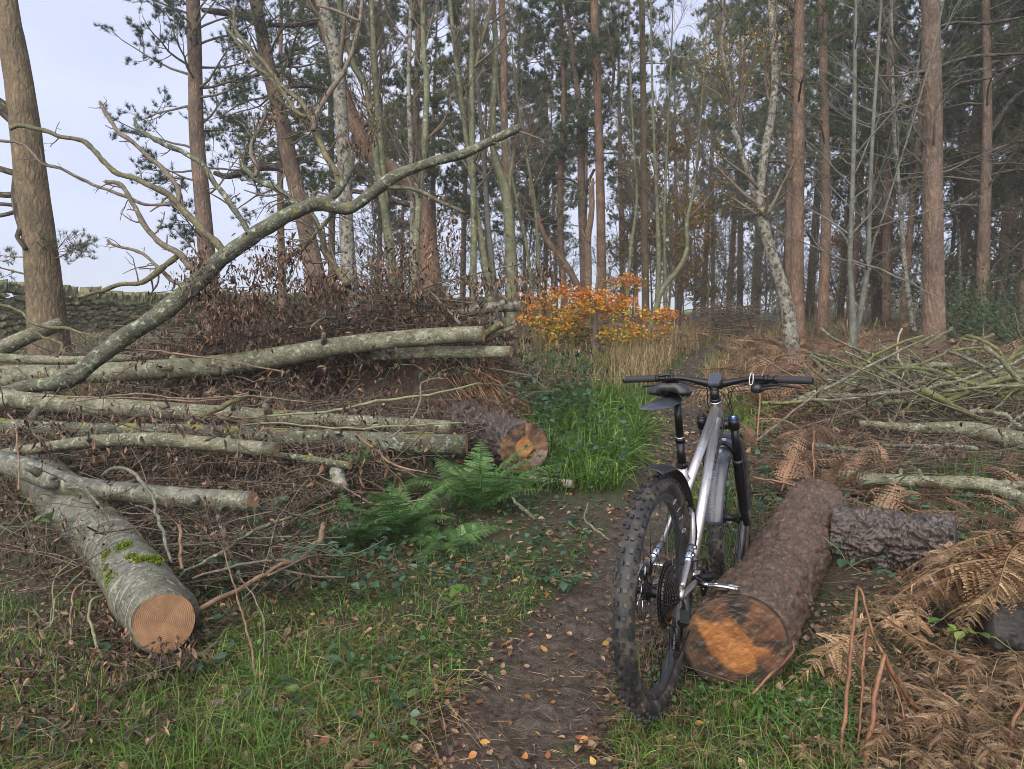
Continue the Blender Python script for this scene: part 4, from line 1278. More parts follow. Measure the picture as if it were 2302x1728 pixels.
DEADC = [(.060, .036, .024), (.110, .066, .042), (.17, .10, .06), (.036, .025, .020), (.25, .155, .095), (.085, .055, .044)]
TWC = [(.8, .8, .8), (1.6, 1.45, 1.15), (2.2, 1.6, 1.05), (.6, .6, .6), (2.1, 2.1, 1.6), (2.6, 2.1, 1.6)]
def brash(label, regions, base_uY, dens=1.0, droop=1.0):
    bx = (base_uY[0] - PW / 2) / FPX * base_uY[1]
    t = thing('brushwood', label, 'brushwood', (bx, base_uY[1], float(gz(bx, base_uY[1]))))
    tw, lv = MB(), MB()
    for (u0, u1, Y0, Y1, h, ntw, nlf, L0, L1, r0, r1, mound) in regions:
        hf = (lambda x, y: mound_z(x, y) + h) if mound else None
        C = scatter_region(int(ntw * dens), u0, u1, Y0, Y1, h, hf, .8)
        if mound:
            C[:, 2] = np.maximum(C[:, 2], gz(C[:, 0], C[:, 1]) + mound_z(C[:, 0], C[:, 1]) * .85 + rng.uniform(0, h, len(C)))
        Q, R = twig_heap(tw, C, L0, L1, r0, r1, cols=TWC, dirx=.5)
        qq, rr = spawn(Q, R, 2, L0 * .3, L1 * .4, 45, 4, .2, 1, .05, .2, .6, .0012, .5)
        tubes(tw, qq, rr, 3, c=pick(TWC, len(qq), .25), caps=False)
        n = int(nlf * dens)
        src = np.concatenate([Q.reshape(-1, 3), qq.reshape(-1, 3)])
        p = src[rng.integers(0, len(src), n)] + rng.normal(size=(n, 3)) * .018
        p[:, 2] = np.maximum(p[:, 2], gz(p[:, 0], p[:, 1]) + .006)
        d = rng.normal(size=(n, 3)) * .55 + np.array([0, 0, -droop])
        near = .55 if Y1 < 4.3 else 1.0
        leaves(lv, p, d, rng.uniform(.025, .075, n) * near, rng.uniform(.010, .026, n) * near, pick(DEADC, n, .3), fold=rng.uniform(.2, 1.0), curl=rng.uniform(-.5, .5, n))
    part(tw, 'twigs', TWIG, t, kind='stuff')
    part(lv, 'withered_leaves', DRYLEAF, t, kind='stuff')
    return t
brash('brown withered brushwood heaped over the earth bank behind the stack',
      [(360, 1000, 6.4, 7.8, .50, 420, 9500, .3, 1.2, .0022, .006, True), (640, 1160, 6.3, 7.2, .35, 220, 5200, .2, .9, .002, .005, True), (380, 800, 6.3, 7.4, .95, 170, 3600, .4, 1.4, .002, .005, False), (900, 1150, 6.5, 7.2, .95, 60, 2200, .3, 1.0, .002, .005, False), (420, 1060, 6.4, 7.5, 1.35, 240, 5200, .3, 1.2, .002, .005, False), (60, 480, 8.0, 12, .35, 240, 1200, .4, 1.4, .003, .008, False), (850, 1330, 6.6, 7.6, .75, 40, 900, .4, 1.2, .002, .005, False)], (800, 7.0), 1.2)
brash('dark brushwood and dead leaves packed under the long mossy log',
      [(-60, 700, 5.35, 6.2, .40, 300, 4200, .3, 1.0, .002, .006, False), (560, 1150, 5.0, 6.1, .36, 220, 2600, .2, .9, .002, .005, False)], (400, 5.8), 1.35)
brash('dark brushwood and dead leaves packed under the lichened logs',
      [(-60, 900, 4.1, 5.1, .38, 380, 3800, .25, .9, .0016, .005, False)], (400, 4.6), 1.35)
brash('tangle of twigs and dead leaves beside the thick silver trunk',
      [(150, 700, 2.9, 4.1, .30, 280, 3000, .2, .75, .0014, .0042, False), (-40, 140, 2.9, 4.2, .2, 50, 700, .15, .6, .0015, .004, False), (180, 420, 2.15, 2.7, .10, 60, 1300, .1, .35, .0012, .003, False), (-60, 330, 1.85, 2.5, .06, 60, 1100, .1, .4, .001, .0026, False)], (430, 3.5), 1.3)
brash('grey tangle of twigs among the branches heaped on the right',
      [(1830, 2400, 5.6, 8.2, .40, 320, 900, .4, 1.5, .002, .008, False), (1780, 2360, 4.7, 6.0, .20, 210, 900, .3, 1.1, .0015, .004, False), (1950, 2400, 7.6, 9.2, .6, 130, 600, .3, 1.2, .002, .006, False)], (2080, 6.5))
brash('dark brush heap beside the far end of the track',
      [(1585, 1690, 16, 18.5, .75, 120, 1500, .5, 1.4, .006, .015, False)], (1635, 17))
# withered foliage still hanging on the bough
lv = MB()
for (u, v, su, sv, n) in ((445, 590, 28, 28, 190), (430, 640, 40, 30, 170), (500, 690, 60, 50, 420), (600, 600, 60, 50, 260), (650, 570, 40, 40, 160), (690, 250, 30, 40, 60), (830, 270, 25, 60, 90), (610, 265, 25, 25, 60), (800, 330, 30, 30, 80), (740, 640, 70, 40, 320), (880, 600, 60, 60, 260), (1010, 520, 50, 60, 130), (560, 700, 60, 40, 300), (1180, 640, 50, 40, 150), (1230, 600, 30, 25, 90), (1080, 640, 50, 30, 120), (950, 560, 60, 40, 90)):
    Yd = dep(v) + rng.normal(size=n) * .22 + (.5 if u > 800 else .1)
    uu, vv = u + rng.normal(size=n) * su * .6, v + rng.normal(size=n) * sv * .6
    p = np.array([at(a, b, y) for a, b, y in zip(uu, vv, Yd)])
    leaves(lv, p, rng.normal(size=(n, 3)) * .45 + np.array([0, 0, -1.]), rng.uniform(.03, .075, n), rng.uniform(.010, .024, n), pick(DEADC, n, .3), fold=.7, curl=rng.uniform(-.5, .5, n))
part(lv, 'withered_leaves', DRYLEAF, bough, kind='stuff')
# dry grass tumbling down the right shoulder of the bank
dg = MB()
n = 2600
xx = rng.normal(-.12, .22, n); yy = rng.normal(6.35, .25, n)
zz = gz(xx, yy) + mound_z(xx, yy) * rng.uniform(.7, 1.25, n) + .02
leanv = np.stack([rng.normal(.8, .5, n), rng.normal(-.8, .4, n), -rng.uniform(.5, 1.6, n)], -1)
leaves(dg, np.stack([xx, yy, zz], -1), leanv, rng.uniform(.12, .34, n), rng.uniform(.004, .009, n), pick([(.20, .115, .06), (.27, .165, .09), (.14, .08, .045), (.33, .21, .12)], n), fold=.3, curl=rng.uniform(-.3, .1, n))
o = dg.build('dry_grass', DRYLEAF, None, (0, 6.4, .3))
tag(o, 'curtain of tan dead grass hanging off the end of the earth bank', 'dead grass', kind='stuff')

# ------------------------------------------------------------------ crooked limbs tossed on the heaps
def limb_protos(mats, r, L):
    out = []
    for k, mt in enumerate(mats):
        d = np.array([1., 0, 0]); P = [np.zeros(3)]
        for j in range(11):
            d = unit(d + rng.normal(size=3) * .16); P.append(P[-1] + d * L / 11)
        P = np.array(P) - P[5]
        R = r * np.linspace(1.1, .45, 12) * (1 + .15 * rng.normal(size=12))
        mb = MB(); tubes(mb, P, R, 9)
        q, rr = spawn(P[None], R[None], 4, L * .15, L * .4, 48, 5, .15, .9, .1, .18, .55, .003, .4); tubes(mb, q, rr, 6)
        q2, r2 = spawn(q, rr, 3, L * .06, L * .16, 45, 4, .3, 1, .1, .18, .6, .0018, .5); tubes(mb, q2, r2, 4, caps=False)
        me = mb.mesh('brush_limb'); me.materials.append(mt); out.append(me)
    return out
def toss(meshes, n, u0, u1, Y0, Y1, hf, label, group, yaw=(0, .5), tilt=.2, sc=(.6, 1.2)):
    for k in range(n):
        Y = rng.uniform(Y0, Y1); x = (rng.uniform(u0, u1) - PW / 2) / FPX * Y
        o = bpy.data.objects.new('brush_limb', meshes[k % len(meshes)]); col.objects.link(o)
        o.location = (x, Y, float(gz(x, Y)) + hf(x, Y) * rng.uniform(.25, 1))
        o.rotation_euler = (rng.uniform(0, 6.28), rng.normal() * tilt, rng.normal(yaw[0], yaw[1]) + (math.pi if rng.uniform() < .5 else 0))
        s_ = rng.uniform(*sc); o.scale = (s_, s_, s_)
        tag(o, label, 'branch', group)
pr = limb_protos([LICHEN, GREENMOSS, ASH, GREENMOSS, GREENMOSS, ASH], .021, 1.5)
toss(pr, 64, 1850, 2440, 5.8, 8.6, lambda x, y: .52, 'crooked grey green limb tossed on the right hand brush heap', 'crooked limbs on the right hand heap')
pb = limb_protos([TWIG, ASH, TWIG, ORANGE], .010, 1.5)
toss(pb, 34, 400, 1080, 6.3, 7.6, lambda x, y: float(mound_z(x, y)) * 1.1 + .45, 'thin brown limb poking from the brush heap over the earth bank', 'thin limbs in the left hand heap', (0, .9), .35)
toss(pb, 26, -20, 900, 4.2, 6.0, lambda x, y: .42, 'thin limb lying between the stacked logs', 'thin limbs between the stacked logs', (0, .5), .15, (.4, .9))
toss(pb, 14, 420, 760, 2.9, 3.9, lambda x, y: .25, 'thin limb in the tangle beside the thick silver trunk', 'thin limbs beside the silver trunk', (.4, .7), .25, (.25, .5))
# ------------------------------------------------------------------ trees
NEEDC = [(.078, .112, .055), (.100, .140, .064), (.125, .165, .072), (.068, .095, .055), (.145, .175, .075)]
NEEDBROWN = [(.11, .075, .035), (.085, .07, .035), (.05, .06, .03), (.14, .09, .045)]

def needles(mb, C, D, ln, wd, per, cols, spread=.75):
    """tufts of needles: centres C, axis D"""
    N = len(C)
    C = np.repeat(C, per, 0)
    D = np.repeat(unit(D), per, 0)
    K = len(C)
    d = unit(D + rng.normal(size=(K, 3)) * spread)
    L = (rng.uniform(.6, 1.15, K) * ln)[:, None]
    s = unit(np.cross(d, rng.normal(size=(K, 3)))) * wd * .5
    V = np.stack([C - s, C + s, C + d * L], 1).reshape(-1, 3)
    F = np.arange(K * 3).reshape(-1, 3)
    c = np.repeat(np.repeat(pick(cols, N, .22), per, 0), 3, 0)
    mb.add(V, F, None, c, False)

def crown_pine(axis, z0, z1, Lmax, nl, mbB, mbN, ln=.10, wd=.012, per=7, sec=5, ter=4, tuft=2, cols=NEEDC, az=None, lo=.5, hi=.35, r=.03, upb=.25, mid=.55, dead=0):
    """limbs, branchlets and needle tufts round a trunk axis (function of height)"""
    t = np.sort(rng.uniform(0, 1, nl))
    base = np.array([axis(z0 + (z1 - z0) * a) for a in t])
    a = rng.uniform(0, 2 * np.pi, nl) if az is None else rng.uniform(az[0], az[1], nl)
    prof = np.where(t < mid, lo + (1 - lo) * t / mid, 1 - (1 - hi) * (t - mid) / (1 - mid))
    L = Lmax * prof * rng.uniform(.6, 1.1, nl)
    d = unit(np.stack([np.cos(a), np.sin(a), rng.uniform(-.25, .45, nl) + .5 * t * t], -1))
    m = 8
    Q = np.empty((nl, m, 3)); Q[:, 0] = base
    for j in range(1, m):
        d = unit(d + np.array([0, 0, upb]) / m + rng.normal(size=(nl, 3)) * .13)
        Q[:, j] = Q[:, j - 1] + d * (L / (m - 1))[:, None]
    R = (r * (.4 + .6 * prof))[:, None] * np.linspace(1, .2, m)[None]
    tubes(mbB, Q, R, 5, caps=False)
    q2, r2 = spawn(Q, R, sec, Lmax * .14, Lmax * .34, 50, 5, .3, 1, .25, .15, .6, .004, .4)
    tubes(mbB, q2, r2, 3, caps=False)
    q3, r3 = spawn(q2, r2, ter, Lmax * .06, Lmax * .16, 45, 4, .3, 1, .35, .15, .7, .003, .5)
    tubes(mbB, q3, r3, 3, caps=False)
    if dead < 1 and tuft:
        K = len(q3)
        for b in range(tuft):
            f = rng.uniform(.45, 1, (K, 1)) * 2.999
            i = f.astype(int)[:, 0]
            ff = f - i[:, None]
            c = q3[np.arange(K), i] * (1 - ff) + q3[np.arange(K), np.minimum(i + 1, 3)] * ff
            dd = unit(q3[:, -1] - q3[:, -2] + np.array([0, 0, .12]))
            keep = rng.uniform(size=K) > dead
            needles(mbN, c[keep], dd[keep], ln, wd, per, cols)
    return Q, R

def stem(pts, Y, top=None, toff=(0, 0), n=40, lean_y=0.0, flare=1.35):
    """stem seen at pts (u, v, diameter px), carried down to the ground and up out of the picture"""
    q = []
    for u, v, d in pts:
        p = at(u, v, Y)
        q.append([*p, .5 * px(d, Y)])
    q = np.array(q)
    q = q[np.argsort(q[:, 2])]
    b = q[0].copy()
    dirv = q[1] - q[0]
    gzv = float(gz(b[0], Y))
    if b[2] > gzv - .05:
        k = (b[2] - gzv + .12) / max(dirv[2], .05)
        k2 = min(k, 1.5)
        nb = b - dirv * k2
        nb[2] = gzv - .12
        nb[3] = b[3] * flare
        mid = b * .45 + nb * .55
        mid[3] = b[3] * 1.06
        q = np.vstack([nb, mid, q]) if (b[2] - gzv) > .3 else np.vstack([nb, q])
    if top and top > q[-1, 2]:
        e = q[-1].copy()
        dv = q[-1, :2] - q[-2, :2]
        dv = dv / max(q[-1, 2] - q[-2, 2], .1)
        dz = top - e[2]
        q = np.vstack([q, [e[0] + dv[0] * dz * .4 + toff[0] * .5, e[1] + toff[1] * .5, e[2] + dz * .5, e[3] * .7], [e[0] + dv[0] * dz * .6 + toff[0], e[1] + toff[1], top, e[3] * .15]])
    s = spline(q, n)
    return s[:, :3], np.maximum(s[:, 3], .004)

def axis_of(P):
    return lambda z: np.array([np.interp(z, P[:, 2], P[:, 0]), np.interp(z, P[:, 2], P[:, 1]), z])

def trunk_part(t, P, R, mat, k=16, name='trunk', wob=.05, seed=0):
    mb = MB()
    def wf(Rk, tcv, th):
        q = np.stack([np.cos(th)[None, None] * 1.5 + 0 * Rk, np.sin(th)[None, None] * 1.5 + 0 * Rk, tcv[..., 2] * 3 + seed], -1)
        return Rk * (1 + wob * fbm(q, 3, 3))
    tubes(mb, P, R, k, wob=wf, s0=seed * 1.7)
    return part(mb, name, mat, t)

def limb_px(t, pts, Y, mat, off=0.0, n=16, k=9, name='limb', twigs=0):
    P, R = pxline([(u, v, Y + off * i / (len(pts) - 1), d) for i, (u, v, d) in enumerate(pts)], n)
    mb = MB(); tubes(mb, P, R, k)
    o = part(mb, name, mat, t)
    return P, R

# a pine whose lower trunk is plated and upper trunk orange shows both in one bark
def m_pine2(name, zlo, zhi, lo, hi, crack):
    m, nt, bs, out = mk(name)
    tc = attr(nt, 'tc').outputs['Vector']
    sx = nd(nt, 'ShaderNodeSeparateXYZ'); nt.links.new(tc, sx.inputs[0])
    n1 = noise(nt, tc, 7, 5, .6)
    fine = noise(nt, scaled(nt, tc, (1, 1, .3)), 55, 4, .65)
    v = nd(nt, 'ShaderNodeTexVoronoi', feature='DISTANCE_TO_EDGE', Scale=1.0)
    nz = nd(nt, 'ShaderNodeTexNoise', Scale=6.0, Detail=3.0); nt.links.new(tc, nz.inputs['Vector'])
    sc_ = nd(nt, 'ShaderNodeVectorMath', operation='SCALE'); sc_.inputs[3].default_value = .14
    nt.links.new(nz.outputs['Color'], sc_.inputs[0])
    ad = nd(nt, 'ShaderNodeVectorMath', operation='ADD'); nt.links.new(tc, ad.inputs[0]); nt.links.new(sc_.outputs[0], ad.inputs[1])
    nt.links.new(scaled(nt, ad.outputs[0], (15, 15, 3.4)), v.inputs['Vector'])
    e = gray(nt, v.outputs['Distance'], .02, .34)
    f = mth(nt, 'ADD', mth(nt, 'MULTIPLY', n1, .4), mth(nt, 'MULTIPLY', fine, .6))
    cl_ = ramp(nt, f, [(.36, lo[0]), (.64, lo[1])])
    cl_ = mix(nt, e, crack, cl_)
    ch_ = ramp(nt, f, [(.36, hi[0]), (.64, hi[1])])
    ch_ = mix(nt, mth(nt, 'ADD', mth(nt, 'MULTIPLY', e, .5), .5), (crack[0] * 2.5, crack[1] * 2, crack[2] * 2), ch_)
    hgt = mth(nt, 'ADD', mth(nt, 'DIVIDE', mth(nt, 'SUBTRACT', sx.outputs[2], zlo), zhi - zlo), mth(nt, 'MULTIPLY', mth(nt, 'SUBTRACT', n1, .5), .8))
    c = mix(nt, gray(nt, hgt, 0, 1), cl_, ch_)
    blot = ramp(nt, noise(nt, tc, 2.6, 4, .6), [(.32, (.62, .62, .60)), (.66, (1.2, 1.18, 1.14))])
    c = mix(nt, 1.0, c, blot, 'MULTIPLY')
    nt.links.new(c, bs.inputs['Base Color'])
    bs.inputs['Roughness'].default_value = .85
    bump(nt, bs, mth(nt, 'ADD', e, mth(nt, 'MULTIPLY', fine, .5)), .9, .012)
    return m
PINE2 = m_pine2('two tone pine bark', 3.0, 9.0, [(.070, .058, .048), (.205, .170, .140)], [(.11, .078, .054), (.285, .205, .145)], (.028, .020, .017))
PINE3 = m_pine2('warm pine bark', 1.5, 5.0, [(.080, .063, .048), (.21, .165, .125)], [(.135, .086, .054), (.32, .210, .135)], (.03, .02, .016))
PINEG = m_pine2('greenish pine bark', 2.0, 8.0, [(.080, .070, .042), (.195, .165, .100)], [(.11, .085, .045), (.25, .19, .11)], (.035, .028, .018))

def pine(label, pts, Y, mat, top=14, crown=None, group=None, k=18, seed=1, limbs=(), name='pine_tree'):
    P, R = stem(pts, Y, top)
    t = thing(name, label, 'pine tree', P[0] + np.array([0, 0, .12]), group)
    trunk_part(t, P, R, mat, k, seed=seed)
    for lp_, off in limbs:
        limb_px(t, lp_, Y, mat, off)
    # knots and dead stubs along the trunk
    ax = axis_of(P)
    if crown:
        b, nn = MB(), MB()
        cl = crown if isinstance(crown, list) else [crown]
        for c in cl:
            crown_pine(ax, mbB=b, mbN=nn, **c)
        part(b, 'branches', TWIG, t, kind='stuff')
        if nn.n:
            part(nn, 'crown', NEEDLE, t, kind='stuff')
    return t, P, R

pine('lone pine with olive green bark leaning in front of the dry stone wall',
     [(12, 0, 46), (22, 60, 50), (52, 250, 58), (72, 420, 63), (92, 570, 68), (103, 680, 75), (107, 725, 80)], 10.5, PINEG, 13,
     [dict(z0=8.2, z1=13, Lmax=2.2, nl=26, ln=.09, wd=.006, per=9, tuft=3), dict(z0=1.6, z1=2.1, Lmax=1.1, nl=3, az=(2.6, 3.6), ln=.08, wd=.005, per=9, tuft=3, r=.02), dict(z0=1.95, z1=2.1, Lmax=1.35, nl=3, az=(-.15, .2), ln=.08, wd=.005, per=9, tuft=3, r=.016, sec=7)], seed=3,
     limbs=[([(40, 268, 40), (15, 250, 34), (-40, 205, 26), (-90, 150, 20)], -.2), ([(62, 396, 14), (30, 388, 14), (-30, 370, 12)], .1), ([(44, 395, 26), (38, 440, 22), (40, 480, 16), (48, 515, 14), (38, 530, 10), (58, 560, 10)], -.25), ([(42, 435, 14), (10, 438, 13), (-40, 430, 10)], .0), ([(44, 462, 9), (0, 458, 8), (-40, 455, 7)], .0), ([(44, 470, 10), (20, 480, 9), (-30, 490, 8)], .1)])
pine('straight slim pine rising behind the great bough, blue green sprays on its left',
     [(434, 0, 28), (438, 130, 29), (442, 300, 31), (453, 430, 33), (463, 550, 36), (472, 640, 38)], 14.5, PINE2, 15,
     [dict(z0=2.2, z1=8.5, Lmax=2.3, nl=34, ln=.10, wd=.009, per=10, sec=6, ter=5, tuft=5, cols=[(.045, .075, .055), (.062, .098, .066), (.082, .12, .075), (.04, .062, .05)]), dict(z0=8, z1=14.5, Lmax=2.4, nl=26, ln=.13, wd=.014, per=8, tuft=3)], seed=5)
pine('leaning pine with a bare crooked limb behind the great bough',
     [(574, 0, 25), (590, 80, 27), (610, 180, 30), (632, 265, 32), (655, 375, 34), (682, 490, 36), (704, 590, 40), (712, 640, 46)], 15.5, PINE2, 16,
     [dict(z0=3.2, z1=9, Lmax=2.8, nl=30, ln=.10, wd=.009, per=10, sec=6, ter=5, tuft=4), dict(z0=8, z1=15.5, Lmax=2.6, nl=24, ln=.13, wd=.014, per=8, tuft=3)], seed=7,
     limbs=[([(650, 388, 20), (630, 377, 17), (590, 375, 17), (550, 386, 17), (510, 396, 13), (482, 388, 10)], .2), ([(588, 45, 14), (540, 32, 14), (500, 28, 14), (455, 22, 10)], .3), ([(602, 55, 10), (660, 57, 9), (735, 46, 7)], .2), ([(636, 196, 10), (690, 192, 9), (740, 202, 8)], .2), ([(655, 255, 12), (700, 280, 12), (760, 320, 10)], .2)])
pine('big pine trunk that leans far to the left out of the brush',
     [(700, -40, 20), (740, 90, 24), (775, 215, 28), (797, 274, 32), (829, 335, 36), (869, 378, 38), (917, 406, 40), (943, 450, 40), (957, 530, 42), (968, 630, 50)], 14.0, PINE3, 12,
     dict(z0=6.5, z1=11.5, Lmax=2.2, nl=18, ln=.10, wd=.008, per=8), seed=9,
     limbs=[([(925, 462, 12), (880, 450, 11), (800, 430, 10), (735, 440, 7)], .2)])
pine('slender reddish pine behind the pale crooked trunk', [(1128, -10, 14), (1133, 127, 15), (1134, 295, 16), (1142, 422, 17), (1152, 560, 18), (1158, 670, 20)], 19, PINE3, 17,
     [dict(z0=7, z1=16, Lmax=2.6, nl=34, ln=.17, wd=.020, per=8, tuft=3)], seed=11)
pine('thin dark pine with a slight bow, left of the orange sapling', [(1262, 60, 9), (1268, 169, 11), (1267, 260, 12), (1261, 380, 13), (1261, 548, 14), (1268, 670, 16)], 24, PINE3, 15,
     [dict(z0=6, z1=14, Lmax=2.4, nl=36, ln=.20, wd=.024, per=8, tuft=3)], seed=12)
pine('grey brown pine dividing near the top, left of the pale snag', [(1285, 100, 9), (1297, 190, 12), (1306, 295, 16), (1307, 422, 17), (1311, 548, 18), (1315, 660, 20)], 23, PINE2, 15,
     [dict(z0=6, z1=14.5, Lmax=2.6, nl=34, ln=.20, wd=.024, per=8, tuft=3)], seed=13, limbs=[([(1308, 330, 9), (1318, 260, 8), (1322, 180, 7), (1318, 90, 5)], .2), ([(1308, 430, 7), (1285, 405, 6), (1240, 400, 5)], .2), ([(1312, 440, 8), (1322, 410, 7), (1336, 380, 6)], .1)])
pine('tall orange stemmed pine right behind the orange sapling', [(1336, -10, 17), (1337, 60, 17), (1342, 169, 18), (1347, 337, 19), (1351, 506, 20), (1352, 670, 22)], 22, PINE3, 19,
     [dict(z0=8.5, z1=18, Lmax=3.0, nl=44, ln=.20, wd=.024, per=8, tuft=3), dict(z0=5.5, z1=8.5, Lmax=2.0, nl=6, ln=.12, wd=.012, per=5)], seed=14, limbs=[([(1355, 262, 8), (1372, 225, 7), (1380, 150, 6), (1368, 70, 5), (1360, 40, 4)], .2)])
pine('crooked pine leaning left from behind the pale snag', [(1190, 400, 6), (1196, 440, 8), (1207, 480, 10), (1227, 535, 12), (1269, 590, 14), (1306, 655, 16)], 22, PINE3, None,
     dict(z0=3.8, z1=4.6, Lmax=2.6, nl=10, ln=.12, wd=.010, per=7, tuft=3), seed=15)
pine('straight pine rising beside the bent green stem', [(1443, -10, 12), (1446, 211, 13), (1448, 422, 15), (1450, 560, 16), (1451, 660, 17)], 25, PINEG, 20,
     [dict(z0=9, z1=19, Lmax=3.0, nl=40, ln=.2, wd=.024, per=8, tuft=3)], seed=16)
pine('stout pine with orange upper bark behind the white forked birch', [(1797, -20, 21), (1796, 150, 22), (1795, 337, 25), (1793, 506, 26), (1792, 640, 28), (1792, 720, 33)], 15, PINE3, 19,
     [dict(z0=7.5, z1=18, Lmax=3.0, nl=40, ln=.17, wd=.020, per=8, tuft=3), dict(z0=4, z1=7.5, Lmax=2.2, nl=7, dead=.6, ln=.1, wd=.01, per=8)], seed=17, limbs=[([(1790, 225, 8), (1770, 200, 7), (1740, 190, 5)], .1), ([(1780, 375, 8), (1755, 362, 7), (1725, 365, 5)], .1), ([(1795, 30, 11), (1770, 8, 10), (1740, -10, 8)], .1)])
pine('grey pine half hidden behind the stout orange pine', [(1776, -10, 12), (1777, 300, 14), (1774, 500, 15), (1773, 700, 17)], 19, PINE2, 18, [dict(z0=7, z1=17.5, Lmax=2.8, nl=34, ln=.18, wd=.020, per=8, tuft=3)], seed=18)
pine('straight pine with orange bark between the forked birch and the grey twin stems', [(1849, -10, 17), (1850, 97, 17), (1854, 295, 19), (1857, 506, 20), (1852, 640, 22), (1850, 735, 27)], 18, PINE3, 19,
     [dict(z0=7.5, z1=18.5, Lmax=3.2, nl=42, ln=.18, wd=.020, per=8, tuft=3), dict(z0=3.5, z1=7.5, Lmax=2.4, nl=8, dead=.55, ln=.17, wd=.020, per=8, tuft=3)], seed=19, limbs=[([(1858, 100, 9), (1885, 80, 8), (1935, 62, 6)], .2), ([(1852, 570, 6), (1830, 545, 5), (1812, 520, 4)], -.1)])
pine('thick purple brown pine trunk standing over the brush heap on the right', [(2092, -20, 36), (2095, 170, 38), (2097, 337, 39), (2097, 500, 41), (2098, 640, 44), (2098, 740, 50)], 12.5, PINE2, 17,
     [dict(z0=7.4, z1=16.5, Lmax=3.2, nl=34, ln=.14, wd=.016, per=8, tuft=3), dict(z0=3.0, z1=7.4, Lmax=2.6, nl=12, dead=.75, ln=.08, wd=.008, per=8, upb=.5)], seed=20,
     limbs=[([(2078, 168, 8), (2050, 150, 8), (2020, 110, 7), (1990, 60, 5), (1960, 20, 4)], .3), ([(2080, 170, 7), (2060, 230, 6), (2050, 270, 5), (2078, 330, 5)], -.2), ([(2113, 60, 8), (2150, 50, 7), (2220, 52, 6), (2290, 40, 5)], .3), ([(2115, 150, 9), (2145, 137, 9), (2200, 125, 7), (2302, 120, 6)], -.3), ([(2112, 240, 6), (2150, 190, 5), (2230, 175, 4)], .2)])
pine('pine with a raised side limb near the right edge, smaller than the purple brown one', [(2216, -20, 15), (2219, 130, 16), (2220, 253, 18), (2216, 422, 22), (2211, 560, 25), (2208, 680, 27), (2206, 740, 31)], 16, PINE2, 18,
     [dict(z0=6.5, z1=17.5, Lmax=3.0, nl=40, ln=.17, wd=.020, per=8, tuft=3), dict(z0=3.0, z1=7, Lmax=2.6, nl=14, dead=.5, ln=.1, wd=.01, per=8, cols=NEEDBROWN)], seed=21,
     limbs=[([(2222, 303, 12), (2240, 275, 11), (2275, 225, 10), (2320, 190, 9)], .2), ([(2222, 196, 12), (2250, 170, 12), (2290, 135, 10), (2340, 90, 8)], .2)])

# ---- bare broadleaves: stems with a haze of twigs
def bare(label, stems, Y, mat, cat='tree', group=None, top=None, nb=16, L=(.5, 1.5), tw=5, name='bare_tree', ang=38, up=.9, leafc=None, nleaf=0, t0=.3, k=12, twm=None, lsz=(.03, .05)):
    t = None
    bP, bR = [], []
    for si, pts in enumerate(stems):
        P, R = stem(pts, Y + si * .12, top, flare=1.25) if pts[-1][1] > 560 or si == 0 else (None, None)
        if P is None:
            P, R = pxline([(u, v, Y + .05, d) for u, v, d in pts[::-1]], 30)
        if t is None:
            t = thing(name, label, cat, P[0] + np.array([0, 0, .12]), group)
        trunk_part(t, P, R, mat, k, 'trunk' if si == 0 else 'stem', seed=si + int(Y))
        bP.append(spline(P, 16)); bR.append(np.interp(np.linspace(0, 1, 16), np.linspace(0, 1, len(R)), R))
    bP, bR = np.array(bP), np.array(bR)
    mb = MB()
    q1, r1 = spawn(bP, bR, nb, L[0], L[1], ang, 7, t0, 1, up, .10, .45, .006, .3)
    q2, r2 = spawn(q1, r1, tw, L[0] * .4, L[1] * .5, 40, 5, .2, 1, up * .6, .12, .6, .004, .4)
    q3, r3 = spawn(q2, r2, 4, L[0] * .2, L[1] * .26, 40, 4, .2, 1, up * .5, .12, .7, .0028, .6)
    tubes(mb, q1, r1, 5, caps=False); tubes(mb, q2, r2, 3, caps=False); tubes(mb, q3, r3, 3, caps=False)
    part(mb, 'branches', twm or TWIG, t, kind='stuff')
    if nleaf:
        lv = MB()
        src = np.concatenate([q3.reshape(-1, 3), q2.reshape(-1, 3)])
        p = src[rng.integers(0, len(src), nleaf)]
        leaves(lv, p + rng.normal(size=p.shape) * .03, rng.normal(size=(nleaf, 3)) + np.array([0, 0, -.5]), rng.uniform(lsz[0], lsz[1], nleaf), rng.uniform(lsz[0] * .7, lsz[1] * .8, nleaf), pick(leafc, nleaf, .2), seg=1)
        part(lv, 'crown', LEAF, t, kind='stuff')
    return t

bare('white birch trunk standing behind the broken stub of the great bough', [[(706, -60, 22), (722, 0, 25), (745, 80, 28), (756, 140, 29), (766, 240, 29), (772, 337, 30), (776, 430, 31), (781, 560, 33), (789, 650, 36)]], 12.8, BIRCH, top=11, nb=12, name='birch_tree')
bare('twin stemmed mossy birch beside the white birch trunk', [[(759, -40, 10), (764, 20, 11), (776, 72, 12), (798, 157, 13), (824, 193, 14), (834, 265, 14), (846, 361, 15), (858, 434, 16), (872, 519, 18), (884, 620, 21)], [(834, -20, 10), (841, 120, 12), (846, 217, 13), (855, 313, 14), (862, 400, 14), (868, 470, 14)]], 13.6, GREEN_STEM, top=10, nb=14, name='birch_tree')
bare('slim birch stem in front of the leaning pine butt', [[(925, -40, 8), (921, 100, 9), (919, 211, 10), (925, 380, 11), (928, 500, 12), (928, 640, 14)]], 12.9, BIRCH, top=9, nb=12, name='birch_tree')
bare('mossy green stem with a kink beside the slim birch stem', [[(950, -30, 10), (953, 127, 12), (960, 190, 13), (953, 337, 14), (945, 422, 14), (937, 527, 15), (931, 640, 18)]], 12.4, GREEN_STEM, top=9.5, nb=14)
